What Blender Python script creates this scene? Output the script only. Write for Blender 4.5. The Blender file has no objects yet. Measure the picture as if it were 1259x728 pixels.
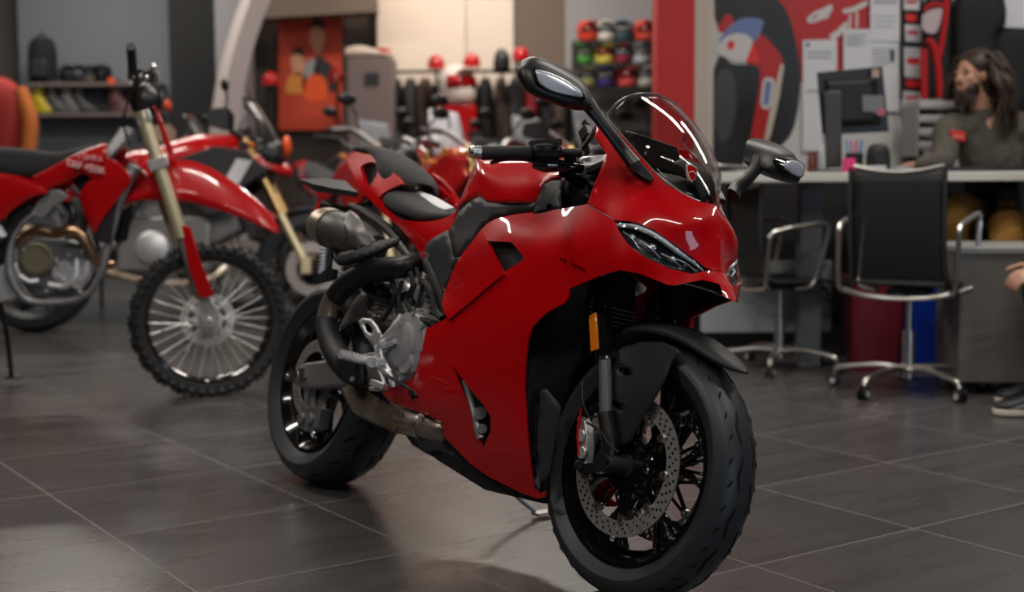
import bpy, bmesh, math, random
import numpy as np
from math import sin, cos, pi, radians, sqrt, atan2
from mathutils import Vector, Matrix, Euler
from mathutils.geometry import delaunay_2d_cdt
random.seed(7)
scene = bpy.context.scene
COL = scene.collection

# ------------------------------------------------------------------ materials
def mat(name, col=(.5, .5, .5), rough=.5, metal=0., coat=0., coat_rough=.05, spec=.5, emit=None, estr=1., trans=0., ior=1.45, alpha=1.,
        bump=None, noise=None, sheen=0.):
    m = bpy.data.materials.new(name); m.use_nodes = True
    nt = m.node_tree; b = nt.nodes['Principled BSDF']
    def s(k, v):
        if k in b.inputs: b.inputs[k].default_value = v
    s('Base Color', (*col, 1)); s('Roughness', rough); s('Metallic', metal); s('Coat Weight', coat); s('Coat Roughness', coat_rough)
    s('Specular IOR Level', spec); s('Transmission Weight', trans); s('IOR', ior); s('Alpha', alpha); s('Sheen Weight', sheen)
    if emit: s('Emission Color', (*emit, 1)); s('Emission Strength', estr)
    if bump:
        sc, st = bump[:2]
        tc = nt.nodes.new('ShaderNodeTexCoord'); n = nt.nodes.new('ShaderNodeTexNoise'); n.inputs['Scale'].default_value = sc
        n.inputs['Detail'].default_value = 4
        bp = nt.nodes.new('ShaderNodeBump'); bp.inputs['Strength'].default_value = st; bp.inputs['Distance'].default_value = .002
        nt.links.new(tc.outputs['Object'], n.inputs['Vector']); nt.links.new(n.outputs['Fac'], bp.inputs['Height'])
        nt.links.new(bp.outputs['Normal'], b.inputs['Normal'])
    if noise:
        sc, c2, lo, hi = noise
        tc = nt.nodes.new('ShaderNodeTexCoord'); n = nt.nodes.new('ShaderNodeTexNoise'); n.inputs['Scale'].default_value = sc
        n.inputs['Detail'].default_value = 5
        r = nt.nodes.new('ShaderNodeValToRGB'); r.color_ramp.elements[0].position = lo; r.color_ramp.elements[1].position = hi
        r.color_ramp.elements[0].color = (*col, 1); r.color_ramp.elements[1].color = (*c2, 1)
        nt.links.new(tc.outputs['Object'], n.inputs['Vector']); nt.links.new(n.outputs['Fac'], r.inputs['Fac'])
        nt.links.new(r.outputs['Color'], b.inputs['Base Color'])
    return m

# ------------------------------------------------------------------ camera frame
CF, CP, CR, CH = 1684., .0911, -.0063, .971
def ray(px, py):
    x, y = px - 629.5, py - 364
    x, y = cos(CR)*x + sin(CR)*y, -sin(CR)*x + cos(CR)*y
    return np.array([x, CF*cos(CP) - y*sin(CP), -CF*sin(CP) - y*cos(CP)])
EYE = np.array([0, 0, CH])
def at(px, py, Y):
    d = ray(px, py); return tuple(EYE + d*(Y/d[1]))
def onfloor(px, py, z=0.):
    d = ray(px, py); return tuple(EYE + d*((z-CH)/d[2]))

class Frame:
    """a standing object's own axes: X forward, Y to its left, Z up"""
    def __init__(s, x, y, yaw, lean=0., z=0., pitch=0.):
        s.M = Matrix.Translation((x, y, z)) @ Matrix.Rotation(yaw, 4, 'Z') @ Matrix.Rotation(-pitch, 4, 'Y') @ Matrix.Rotation(-lean, 4, 'X')
        s.R = np.array(s.M.to_3x3()); s.o = np.array([x, y, z]); s.e = s.R.T @ (EYE - s.o)
    def B(s, px, py, w):           # point of the plane y = -w seen at (px, py)
        d = s.R.T @ ray(px, py); return s.e + d*((-w - s.e[1])/d[1])
    def X(s, px, py, x):
        d = s.R.T @ ray(px, py); return s.e + d*((x - s.e[0])/d[0])

# ------------------------------------------------------------------ mesh builder
def V(*a): return np.array(a, float)
def nrm(v):
    v = np.asarray(v, float); n = np.linalg.norm(v); return v/n if n > 1e-12 else v
def basis(d):
    d = nrm(d); a = V(0, 0, 1) if abs(d[2]) < .9 else V(1, 0, 0)
    u = nrm(np.cross(a, d)); return u, np.cross(d, u)
def spline(P, k=6, closed=False):
    P = [np.asarray(p, float) for p in P]; n = len(P)
    if n < 3 or k <= 1: return P
    out = []
    for i in range(n if closed else n-1):
        if closed: a, b, c, d = P[i-1], P[i], P[(i+1) % n], P[(i+2) % n]
        else: a, b, c, d = P[max(i-1, 0)], P[i], P[i+1], P[min(i+2, n-1)]
        for j in range(k):
            t = j/k
            out.append(.5*((2*b) + (c-a)*t + (2*a-5*b+4*c-d)*t*t + (3*b-a-3*c+d)*t**3))
    if not closed: out.append(P[-1])
    return out

class Mb:
    def __init__(s): s.v = []; s.f = []; s.mi = []; s.cur = 0
    def add(s, vs, fs):
        o = len(s.v); s.v += [tuple(float(c) for c in v) for v in vs]; s.f += [tuple(i+o for i in f) for f in fs]; s.mi += [s.cur]*len(fs); return s
    def slot(s, i): s.cur = i; return s
    def box(s, c, d, R=None, taper=1.):
        c = V(*c); hx, hy, hz = d[0]/2, d[1]/2, d[2]/2; vs = []
        for z in (-1, 1):
            k = taper if z > 0 else 1.
            for x, y in ((-1, -1), (1, -1), (1, 1), (-1, 1)): vs.append(V(x*hx*k, y*hy*k, z*hz))
        if R is not None: Rm = np.array(R.to_matrix() if hasattr(R, 'to_matrix') else R); vs = [Rm @ v for v in vs]
        return s.add([v+c for v in vs], [(3, 2, 1, 0), (4, 5, 6, 7), (0, 1, 5, 4), (1, 2, 6, 5), (2, 3, 7, 6), (3, 0, 4, 7)])
    def bar(s, p0, p1, w, h, up=(0, 0, 1), w1=None, h1=None):
        p0, p1 = V(*p0), V(*p1); d = nrm(p1-p0); u = nrm(np.cross(V(*up), d)); n = np.cross(d, u)
        w1 = w if w1 is None else w1; h1 = h if h1 is None else h1; vs = []
        for p, a, b in ((p0, w, h), (p1, w1, h1)):
            for i, j in ((-1, -1), (1, -1), (1, 1), (-1, 1)): vs.append(p + u*a/2*i + n*b/2*j)
        return s.add(vs, [(3, 2, 1, 0), (4, 5, 6, 7), (0, 1, 5, 4), (1, 2, 6, 5), (2, 3, 7, 6), (3, 0, 4, 7)])
    def cyl(s, p0, p1, r0, r1=None, n=20, caps=True):
        r1 = r0 if r1 is None else r1; p0, p1 = V(*p0), V(*p1); u, w = basis(p1-p0); vs = []
        for p, r in ((p0, r0), (p1, r1)):
            for i in range(n): a = 2*pi*i/n; vs.append(p + (u*cos(a) + w*sin(a))*r)
        fs = [(i, (i+1) % n, n+(i+1) % n, n+i) for i in range(n)]
        if caps: fs += [tuple(range(n-1, -1, -1)), tuple(range(n, 2*n))]
        return s.add(vs, fs)
    def tube(s, P, r, n=12, k=6, closed=False, flat=1., up=None):
        m0 = len(P); P = spline(P, k, closed); m = len(P)
        if not hasattr(r, '__len__'): rr = [r]*m
        else: rr = list(np.interp(np.linspace(0, m0-1, m), range(m0), r))
        T = [nrm((P[(i+1) % m] if closed or i < m-1 else P[i]) - (P[i-1] if closed or i > 0 else P[i])) for i in range(m)]
        u = basis(T[0])[0] if up is None else nrm(np.cross(V(*up), T[0])); vs = []
        for i in range(m):
            u = nrm(u - T[i]*np.dot(u, T[i])) if up is None else nrm(np.cross(V(*up), T[i])); w = np.cross(T[i], u)
            for j in range(n): a = 2*pi*j/n; vs.append(P[i] + (u*cos(a) + w*sin(a)*flat)*rr[i])
        fs = []
        for i in range(m if closed else m-1):
            a, b = i*n, ((i+1) % m)*n
            for j in range(n): fs.append((a+j, a+(j+1) % n, b+(j+1) % n, b+j))
        if not closed: fs += [tuple(range(n-1, -1, -1)), tuple(range((m-1)*n, m*n))]
        return s.add(vs, fs)
    def lathe(s, prof, o=(0, 0, 0), ax=(0, 0, 1), n=32, closed=False, a0=0., a1=2*pi, u=None):
        o = V(*o); ax = nrm(ax)
        if u is None: u, w = basis(ax)
        else: u = nrm(u); w = np.cross(ax, u)
        full = abs(a1-a0-2*pi) < 1e-6; m = n if full else n+1; vs = []
        for i in range(m):
            a = a0 + (a1-a0)*i/n
            for r, h in prof: vs.append(o + ax*h + (u*cos(a) + w*sin(a))*r)
        k = len(prof); fs = []
        for i in range(n):
            A, Bq = i*k, ((i+1) % m)*k
            for j in range(k if closed else k-1): fs.append((A+j, Bq+j, Bq+(j+1) % k, A+(j+1) % k))
        return s.add(vs, fs)
    def ell(s, c, r, n=16, m=10, R=None):
        c = V(*c); r = (r, r, r) if not hasattr(r, '__len__') else r; vs = []
        Rm = None if R is None else np.array(R.to_matrix() if hasattr(R, 'to_matrix') else R)
        for i in range(1, m):
            t = pi*i/m
            for j in range(n): a = 2*pi*j/n; vs.append(V(r[0]*sin(t)*cos(a), r[1]*sin(t)*sin(a), r[2]*cos(t)))
        vs += [V(0, 0, r[2]), V(0, 0, -r[2])]
        if Rm is not None: vs = [Rm @ v for v in vs]
        fs = []
        for i in range(m-2):
            for j in range(n): fs.append((i*n+j, (i+1)*n+j, (i+1)*n+(j+1) % n, i*n+(j+1) % n))
        t, b = (m-1)*n, (m-1)*n+1
        for j in range(n): fs += [(t, j, (j+1) % n), (b, (m-2)*n+(j+1) % n, (m-2)*n+j)]
        return s.add([v+c for v in vs], fs)
    def prism(s, P, ext):
        P = [V(*p) for p in P]; e = V(*ext); n = len(P)
        s.add(P + [p+e for p in P], [tuple(range(n-1, -1, -1)), tuple(range(n, 2*n))] + [(i, (i+1) % n, n+(i+1) % n, n+i) for i in range(n)]); return s
    def loft(s, rings, k=1, caps=True, closed=True, kr=1):
        """rings: equal length loops of points, joined in order"""
        rings = [[V(*p) for p in r] for r in rings]
        if kr > 1: rings = [spline(r, kr, closed) for r in rings]
        if k > 1: rings = list(map(list, zip(*[spline([r[j] for r in rings], k) for j in range(len(rings[0]))])))
        n = len(rings[0]); vs = [p for r in rings for p in r]; fs = []
        for i in range(len(rings)-1):
            for j in range(n if closed else n-1): fs.append((i*n+j, i*n+(j+1) % n, (i+1)*n+(j+1) % n, (i+1)*n+j))
        if caps and closed: fs += [tuple(range(n-1, -1, -1)), tuple(range((len(rings)-1)*n, len(rings)*n))]
        return s.add(vs, fs)
    def xf(s, fn, start=0):
        for i in range(start, len(s.v)): s.v[i] = tuple(float(c) for c in fn(V(*s.v[i])))
        return s
    def thicken(s, vec):
        n = len(s.v); e = {}
        for f in s.f:
            for a, b in zip(f, f[1:]+f[:1]): e[(a, b)] = e.get((a, b), 0)+1
        rim = [(a, b) for (a, b) in e if (b, a) not in e]
        fs = list(s.f)
        s.v += [tuple(V(*v)+V(*vec)) for v in s.v[:n]]
        s.f += [tuple(i+n for i in reversed(f)) for f in fs] + [(b, a, a+n, b+n) for a, b in rim]; s.mi += [s.cur]*(len(s.f)-len(s.mi)); return s
    def mirror(s):
        n = len(s.v); s.v += [(x, -y, z) for x, y, z in s.v]; s.f += [tuple(i+n for i in reversed(f)) for f in s.f]; s.mi += list(s.mi); return s
    def build(s, name, m, parent=None, smooth=35, sub=0, bevel=0, solid=0, weld=0, recalc=True, soff=-1):
        me = bpy.data.meshes.new(name); me.from_pydata(s.v, [], s.f)
        ms = m if isinstance(m, (list, tuple)) else [m]
        for q in ms: me.materials.append(q)
        if len(ms) > 1: me.polygons.foreach_set('material_index', s.mi)
        bm = bmesh.new(); bm.from_mesh(me)
        if weld: bmesh.ops.remove_doubles(bm, verts=bm.verts, dist=weld)
        if recalc: bmesh.ops.recalc_face_normals(bm, faces=bm.faces)
        bm.to_mesh(me); bm.free()
        if smooth: me.shade_smooth(); me.set_sharp_from_angle(angle=radians(smooth))
        o = bpy.data.objects.new(name, me); COL.objects.link(o)
        if parent: o.parent = parent
        if bevel: b = o.modifiers.new('bevel', 'BEVEL'); b.width = bevel; b.segments = 2; b.limit_method = 'ANGLE'; b.angle_limit = radians(40)
        if solid: q = o.modifiers.new('solid', 'SOLIDIFY'); q.thickness = solid; q.offset = soff
        if sub: q = o.modifiers.new('sub', 'SUBSURF'); q.levels = q.render_levels = sub
        return o

def tag(o, label=None, cat=None, group=None, kind=None):
    if label: o['label'] = label
    if cat: o['category'] = cat
    if group: o['group'] = group
    if kind: o['kind'] = kind
    return o
def thing(name, label, cat, M=None, group=None):
    o = bpy.data.objects.new(name, None); COL.objects.link(o); o.empty_display_size = .1
    if M is not None: o.matrix_world = M
    return tag(o, label, cat, group)
def struct(mb, name, m, **k): return tag(mb.build(name, m, **k), kind='structure')
def kids(o): return [c for c in bpy.data.objects if c.parent == o]
def copy_tree(o, parent=None):
    c = o.copy(); COL.objects.link(c)
    if parent: c.parent = parent
    for ch in kids(o): copy_tree(ch, c)
    return c

# ------------------------------------------------------------------ curved panels
def tps(ctrl):
    C = np.array(ctrl, float); X = C[:, :2]/100.; n = len(X)
    d2 = ((X[:, None]-X[None])**2).sum(-1); K = .5*d2*np.log(d2+1e-12)
    Pm = np.hstack([np.ones((n, 1)), X]); A = np.zeros((n+3, n+3)); A[:n, :n] = K + np.eye(n)*1e-5; A[:n, n:] = Pm; A[n:, :n] = Pm.T
    sol = np.linalg.solve(A, np.vstack([C[:, 2:], np.zeros((3, C.shape[1]-2))]))
    def f(q):
        q = np.atleast_2d(np.array(q, float))/100.; d = ((q[:, None]-X[None])**2).sum(-1)
        return (.5*d*np.log(d+1e-12)) @ sol[:n] + np.hstack([np.ones((len(q), 1)), q]) @ sol[n:]
    return f
def inpoly(p, poly):
    x, y = p; c = False; n = len(poly); j = n-1
    for i in range(n):
        xi, yi = poly[i]; xj, yj = poly[j]
        if (yi > y) != (yj > y) and x < (xj-xi)*(y-yi)/(yj-yi)+xi: c = not c
        j = i
    return c
def resample(poly, h, curve):
    P = spline([V(*p) for p in poly], 8, True) if curve else [V(*p) for p in poly]
    out = []; n = len(P)
    for i in range(n):
        a, b = P[i], P[(i+1) % n]; L = np.linalg.norm(b-a)
        if curve:
            if out and np.linalg.norm(a-out[-1]) < h*.6: continue
            out.append(a)
        else:
            k = max(1, int(round(L/h)))
            for j in range(k): out.append(a + (b-a)*j/k)
    return [tuple(p) for p in out]
def tri2d(outline, holes=(), h=6., curve=False, hcurve=False):
    o = resample(outline, h, curve); hs = [resample(q, h*.7, hcurve) for q in holes]
    loops = [o]+hs; pts = []; edges = []
    for L in loops:
        b = len(pts); pts += L; edges += [(b+i, b+(i+1) % len(L)) for i in range(len(L))]
    bp = np.array(pts); x0, y0 = bp.min(0); x1, y1 = bp.max(0); r = 0; y = y0+h*.5
    while y < y1:
        x = x0 + (h/2 if r % 2 else 0)
        while x < x1:
            if inpoly((x, y), o) and not any(inpoly((x, y), q) for q in hs) and ((bp-(x, y))**2).sum(1).min() > (h*.55)**2: pts.append((x, y))
            x += h
        y += h*.87; r += 1
    vs, _, fs, *_ = delaunay_2d_cdt([Vector(p) for p in pts], edges, [], 0, 1e-4)
    vs = [(v.x, v.y) for v in vs]; out = []
    for f in fs:
        c = (sum(vs[i][0] for i in f)/len(f), sum(vs[i][1] for i in f)/len(f))
        if inpoly(c, o) and not any(inpoly(c, q) for q in hs): out.append(tuple(f))
    return vs, out
def panel(fr, outline, ctrl, holes=(), h=6., curve=False, hcurve=False, off=0., field=None, thick=None):
    """a curved skin: outline seen at (px, py), half-width w (metres off the middle plane) interpolated between ctrl points"""
    f = field or tps(ctrl); vs, fs = tri2d(outline, holes, h, curve, hcurve); w = f(vs)[:, 0]
    m = Mb(); m.add([fr.B(p[0], p[1], a+off) for p, a in zip(vs, w)], fs)
    if thick is not None: m.thicken(thick)
    return m
M_red = mat('red paint', (.49, .0004, .0035), .34, coat=1., coat_rough=.03, spec=.12)
M_red2 = mat('red plastic', (.43, .002, .004), .3, coat=1., coat_rough=.06, spec=.3)
M_blk = mat('satin black plastic', (.010, .010, .011), .38, bump=(400, .12))
M_blkm = mat('matt black plastic', (.014, .014, .015), .55, bump=(600, .2))
M_dgrey = mat('charcoal textured plastic', (.024, .024, .026), .5, bump=(700, .25))
M_gblk = mat('gloss black enamel', (.005, .005, .005), .12, coat=1.)
M_rub = mat('tyre rubber', (.030, .033, .038), .45, bump=(220, .12))
M_groove = mat('groove rubber', (.004, .004, .004), .8)
M_alu = mat('cast aluminium', (.70, .70, .71), .40, .7, bump=(300, .2))
M_dalu = mat('dark cast metal', (.25, .25, .255), .45, .6, bump=(200, .3))
M_magn = mat('grey engine cover', (.30, .30, .31), .48, .3, bump=(500, .15))
M_chr = mat('chrome', (.85, .85, .86), .2, .9)
M_disc = mat('brushed disc steel', (.50, .47, .44), .4, .75, bump=(150, .2))
M_exh = mat('heat tinted steel', (.34, .25, .17), .33, .8, noise=(9, (.50, .46, .40), .35, .65))
M_seat = mat('seat cloth', (.013, .013, .014), .8, sheen=.1, bump=(900, .35))
M_sil = mat('silencer metal', (.085, .078, .073), .42, .4)
M_frm = mat('bead blasted frame metal', (.27, .27, .28), .5, .6, bump=(60, .4))
M_white = mat('white vinyl', (.72, .72, .74), .4)
M_silver = mat('silver anodised metal', (.62, .61, .60), .3, 1.)
M_amber = mat('amber reflector', (.85, .22, .01), .25, coat=1.)
M_redlens = mat('red reflector', (.6, .01, .01), .2, coat=1.)
def clear(name, tint, ior, rough=.01):
    m = bpy.data.materials.new(name); m.use_nodes = True; nt = m.node_tree; nt.nodes.remove(nt.nodes['Principled BSDF']); o = nt.nodes['Material Output']
    t = nt.nodes.new('ShaderNodeBsdfTransparent'); t.inputs[0].default_value = (*tint, 1); g = nt.nodes.new('ShaderNodeBsdfGlossy'); g.inputs['Roughness'].default_value = rough; g.inputs[0].default_value = (1, 1, 1, 1)
    f = nt.nodes.new('ShaderNodeFresnel'); gm = nt.nodes.new('ShaderNodeNewGeometry'); k = nt.nodes.new('ShaderNodeMath'); k.operation = 'MULTIPLY_ADD'; k.inputs[1].default_value = 1/ior-ior; k.inputs[2].default_value = ior; nt.links.new(gm.outputs['Backfacing'], k.inputs[0]); nt.links.new(k.outputs[0], f.inputs[0]); x = nt.nodes.new('ShaderNodeMixShader')
    nt.links.new(f.outputs[0], x.inputs[0]); nt.links.new(t.outputs[0], x.inputs[1]); nt.links.new(g.outputs[0], x.inputs[2]); nt.links.new(x.outputs[0], o.inputs[0]); return m
M_glass = clear('clear screen', (.84, .83, .82), 1.35)
M_lens = clear('lamp cover', (.93, .95, .97), 1.45)
M_led = mat('lamp light guide', (.62, .65, .70), .25, coat=1.)
M_hlin = mat('lamp housing', (.01, .01, .011), .25, coat=.5)
M_mlens = mat('indicator lens', (.42, .45, .52), .3, .15, coat=1.)
M_mglass = mat('mirror glass', (.8, .8, .82), .02, 1.)
M_brass = mat('bronze pad metal', (.35, .18, .09), .4, 1.)
M_gold = mat('gold fork metal', (.62, .44, .20), .3, 1.)
M_copper = mat('copper brown pipe', (.42, .25, .15), .3, 1.)
M_rubb = mat('hose rubber', (.01, .01, .01), .45)
M_grip = mat('grip rubber', (.014, .014, .015), .6, bump=(300, .3))
M_wtxt = mat('pale lettering', (.7, .7, .7), .5)
M_dktxt = mat('dark red lettering', (.10, .0, .004), .3)
M_rad = mat('radiator fins', (.03, .03, .032), .5, .4)
M_blue = mat('blued titanium', (.05, .10, .25), .3, 1.)
# =================================================================== red sport motorcycle (hero)
HF = Frame(-.6158, 4.2270, -.9447, .24)
hero = thing('sport_motorcycle', 'glossy red fully faired sport motorcycle leaning on its side stand in the open floor', 'motorcycle', HF.M)
def Z(x0, y0, s, *pts): return [(x0+p[0]/s, y0+p[1]/s)+tuple(p[2:]) for p in pts]
AX = V(1.465, 0, .299); ST = .062
_c = radians(24); _ax = V(-sin(_c), 0, cos(_c)); _o = .299*sin(_c) - .093*cos(_c); _p0 = AX + V(-_o*cos(_c), 0, -_o*sin(_c))
def _rot(a, ax=_ax):
    K = np.array([[0, -ax[2], ax[1]], [ax[2], 0, -ax[0]], [-ax[1], ax[0], 0]]); return np.eye(3) + sin(a)*K + (1-cos(a))*K@K
_S, _Si = _rot(ST), _rot(-ST)
def steer(p): return _S @ (p-_p0) + _p0
def unsteer(p): return _Si @ (p-_p0) + _p0
flip = lambda p: p*V(1, -1, 1)
flip_st = lambda p: steer(flip(unsteer(p)))     # the mirror image in the turned front end
def left_copy(m, fn=flip):
    q = Mb(); q.v = [tuple(fn(V(*v))) for v in m.v]; q.f = [tuple(reversed(f)) for f in m.f]; q.mi = list(m.mi); return q
H = lambda px, py, w: HF.B(px, py, w)

# ---- wheels
def tyre_mb(R, W, h, kind, n=96):
    m = Mb(); rc = R-h*.62; prof = []
    prof.append((R-h+.002, -W*.36)); prof.append((R-h*.8, -W*.43))
    for t in np.linspace(-1.5, 1.5, 19): prof.append((rc+(R-rc)*max(cos(t), .03)**.92, W/2*sin(t)))
    prof.append((R-h*.8, W*.43)); prof.append((R-h+.002, W*.36))
    m.lathe(prof, ax=(0, 1, 0), n=n, u=(1, 0, 0))
    def surf(a, t, e=.0011):
        r = rc+(R-rc)*cos(t)**.92+e; return V(r*cos(a), W/2*sin(t)*(1+e*8), r*sin(a))
    m.slot(1)
    def strip(pts, wd):
        P = [surf(a, t) for a, t in pts]; vs = []
        for i, p in enumerate(P):
            d = nrm(P[min(i+1, len(P)-1)]-P[max(i-1, 0)]); nn = nrm(p*V(1, .6, 1)); sd = np.cross(d, nn)*wd*2.0*(.35 if i in (0, len(P)-1) else 1)
            vs += [p-sd, p+sd]
        m.add(vs, [(2*i, 2*i+1, 2*i+3, 2*i+2) for i in range(len(P)-1)])
    for k in range(18):
        a = 2*pi*k/18
        for s in (-1, 1):
            b = a + (pi/18 if s > 0 else 0)
            strip([(b, s*.30), (b+.06, s*.34), (b+.13, s*.40), (b+.17, s*.33), (b+.26, s*.26)], .0021)
            strip([(b+.02, s*.80), (b+.05, s*.70), (b+.08, s*.62)], .0017)
            strip([(b+.19, s*.86), (b+.215, s*.76), (b+.25, s*.68)], .0014)
            if kind == 'rear': strip([(b+.12, s*1.0), (b+.17, s*.85), (b+.25, s*.55)], .0022)
    return m
def rim_mb(r, hw):
    m = Mb()
    prof = [(r, -hw), (r+.001, -hw-.004), (r-.006, -hw-.003), (r-.016, -hw+.012), (r-.024, -hw+.03), (r-.038, -.012), (r-.038, .012), (r-.024, hw-.03),
            (r-.016, hw-.012), (r-.006, hw+.003), (r+.001, hw+.004), (r, hw), (r-.010, hw-.012), (r-.02, 0), (r-.010, -hw+.012)]
    m.lathe(prof, ax=(0, 1, 0), n=96, closed=True, u=(1, 0, 0)); return m
def spokes_mb(r, n, hub=.045, wy=.018, ph=.2):
    m = Mb()
    for k in range(n):
        a = 2*pi*k/n+ph; e = lambda rad, da, y: V(rad*cos(a+da), y, rad*sin(a+da)); u = (0, 1, 0)
        m.bar(e(hub*.7, 0, 0), e(r*.47, 0, -.004), .024, .036, up=u, w1=.02, h1=.026)
        for s in (-1, 1):
            m.bar(e(r*.44, 0, -.004), e(r*.72, s*.17, -.006), .017, .026, up=u, w1=.012, h1=.022)
            m.bar(e(r*.71, s*.165, -.006), e(r-.034, s*.24, 0), .012, .022, up=u, w1=.017, h1=.024)
            m.bar(e(r*.5, s*.03, -.004), e(r-.034, s*.09, 0), .008, .014, up=u)
    m.lathe([(.018, -.055), (.034, -.055), (.04, -.03), (.05, -.02), (.05, .02), (.04, .03), (.034, .055), (.018, .055)], ax=(0, 1, 0), n=32, closed=True, u=(1, 0, 0))
    return m
def disc_mb(R, r, th, rows, nh, wave=0):
    out = [(R*cos(t)*(1+wave*cos(t*12)), R*sin(t)*(1+wave*cos(t*12))) for t in np.linspace(0, 2*pi, 97)[:-1]]
    ins = [(r*cos(t), r*sin(t)) for t in np.linspace(0, 2*pi, 61)[:-1]]; holes = [ins]
    for k in range(nh):
        for j, q in enumerate(rows):
            a = 2*pi*(k + j/len(rows))/nh; c = (q*cos(a), q*sin(a)); holes.append([(c[0]+.0042*cos(t), c[1]+.0042*sin(t)) for t in np.linspace(0, 2*pi, 9)[:-1]])
    pts = []; ed = []
    for L in [out]+holes: b = len(pts); pts += L; ed += [(b+i, b+(i+1) % len(L)) for i in range(len(L))]
    vs, _, fs, *_ = delaunay_2d_cdt([Vector(p) for p in pts], ed, [], 0, 1e-7); keep = []; hc = [np.mean(np.array(q), 0) for q in holes[1:]]; hc = np.array(hc)
    for f in fs:
        c = np.mean([[vs[i].x, vs[i].y] for i in f], 0); d = np.hypot(*c)
        if d < r or d > R*1.02 or (np.hypot(*(hc-c).T) < .0040).any(): continue
        keep.append(tuple(f))
    m = Mb(); n = len(vs); m.add([(v.x, -th/2, v.y) for v in vs] + [(v.x, th/2, v.y) for v in vs], keep + [tuple(i+n for i in reversed(f)) for f in keep])
    for L in [out]+holes:
        k = len(L); m.add([(x, -th/2, z) for x, z in L] + [(x, th/2, z) for x, z in L], [(i, (i+1) % k, k+(i+1) % k, k+i) for i in range(k)])
    return m
def carrier_mb(R, nb, y0=0.):
    m = Mb()
    for k in range(nb):
        a = 2*pi*k/nb; e = lambda rad, da: V(rad*cos(a+da), y0, rad*sin(a+da))
        for s in (-1, 1): m.bar(e(.045, s*.35), e(R-.012, s*.03), .008, .006, up=(0, 1, 0))
    m.lathe([(.03, -.006), (.056, -.006), (.056, .006), (.03, .006)], o=(0, y0, 0), ax=(0, 1, 0), n=32, closed=True); return m
def bobbins_mb(R, nb, y0=0., k0=0):
    m = Mb()
    for k in (k0,):
        a = 2*pi*k/nb; c = V(R*cos(a), y0, R*sin(a))
        m.lathe([(.004, -.008), (.0095, -.008), (.0105, -.004), (.0105, .004), (.0095, .008), (.004, .008)], o=c, ax=(0, 1, 0), n=14, closed=True)
    return m

fw = bpy.data.objects.new('front_wheel', None); COL.objects.link(fw); fw.parent = hero
def wheel_xf(m, c, st=False, y=0.):
    f = (lambda p: steer(p+V(0, y, 0)+c)) if st else (lambda p: p+V(0, y, 0)+c); return m.xf(f)
wheel_xf(tyre_mb(.299, .122, .078, 'front'), AX, True).build('tyre', [M_rub, M_groove], fw)
wheel_xf(rim_mb(.223, .046), AX, True).build('rim', M_gblk, fw)
wheel_xf(spokes_mb(.223, 6), AX, True).build('spokes', M_gblk, fw, bevel=.003)
for s in (-1, 1):
    wheel_xf(disc_mb(.160, .124, .0045, (.133, .142, .151), 40), AX, True, s*.062).build('brake_disc', M_disc, fw, recalc=True)
    wheel_xf(carrier_mb(.124, 9, 0), AX, True, s*.06).build('disc_carrier', M_gblk, fw)
    for k in range(9): wheel_xf(bobbins_mb(.121, 9, 0, k), AX, True, s*.062).build('bobbin', M_silver, fw)
rw = bpy.data.objects.new('rear_wheel', None); COL.objects.link(rw); rw.parent = hero
RX = V(0, 0, .320)
wheel_xf(tyre_mb(.320, .193, .094, 'rear'), RX).build('tyre', [M_rub, M_groove], rw)
wheel_xf(rim_mb(.223, .072), RX).build('rim', M_gblk, rw)
wheel_xf(spokes_mb(.223, 6, ph=.5), RX).build('spokes', M_gblk, rw, bevel=.003)
wheel_xf(disc_mb(.1225, .085, .0045, (.096, .106), 30), RX, y=-.085).build('brake_disc', M_disc, rw)
wheel_xf(carrier_mb(.085, 6), RX, y=-.083).build('disc_carrier', M_gblk, rw)

# ---- front fork, right then left
def both(fn, name, m, **k):
    a = fn(); b = left_copy(a, flip_st); a.build(name, m, hero, **k); b.build(name, m, hero, **k)
def fork_up():
    m = Mb(); a, b = H(737, 300, .108), H(743.5, 437, .108); m.cyl(a-(b-a)*.5, a, .0205, n=24); m.cyl(a, b, .021, n=24)
    d = nrm(b-a); m.cyl(b-d*.012, b+d*.008, .0235, n=24); m.cyl(b-d*.12, b-d*.112, .0225, n=24); return m
both(fork_up, 'fork_tube', M_gblk)
both(lambda: Mb().cyl(H(743.5, 437, .108), H(745, 515, .108), .0150, n=24), 'fork_stanchion', M_chr)
def fork_foot():
    m = Mb(); a, b, c = H(744.5, 508, .108), H(750, 545, .104), H(747, 569, .102)
    m.tube([a, (a+b)/2, b, c], [.0195, .020, .019, .022], n=16, k=4); m.cyl(c+V(0, -.024, 0), c+V(0, .022, 0), .0225, n=24)
    return m
both(fork_foot, 'fork_foot', M_blk, smooth=50)
def axle_nut():
    c = steer(AX); u = nrm(steer(AX+V(0, 1, 0))-c); m = Mb()
    m.lathe([(.008, -.125), (.0135, -.125), (.0145, -.122), (.0145, -.118), (.017, -.118), (.0175, -.10), (.0175, -.07), (.026, -.07), (.027, -.055), (.012, -.055)], o=c, ax=u, n=24); return m
both(axle_nut, 'axle_end', M_dgrey)
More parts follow.
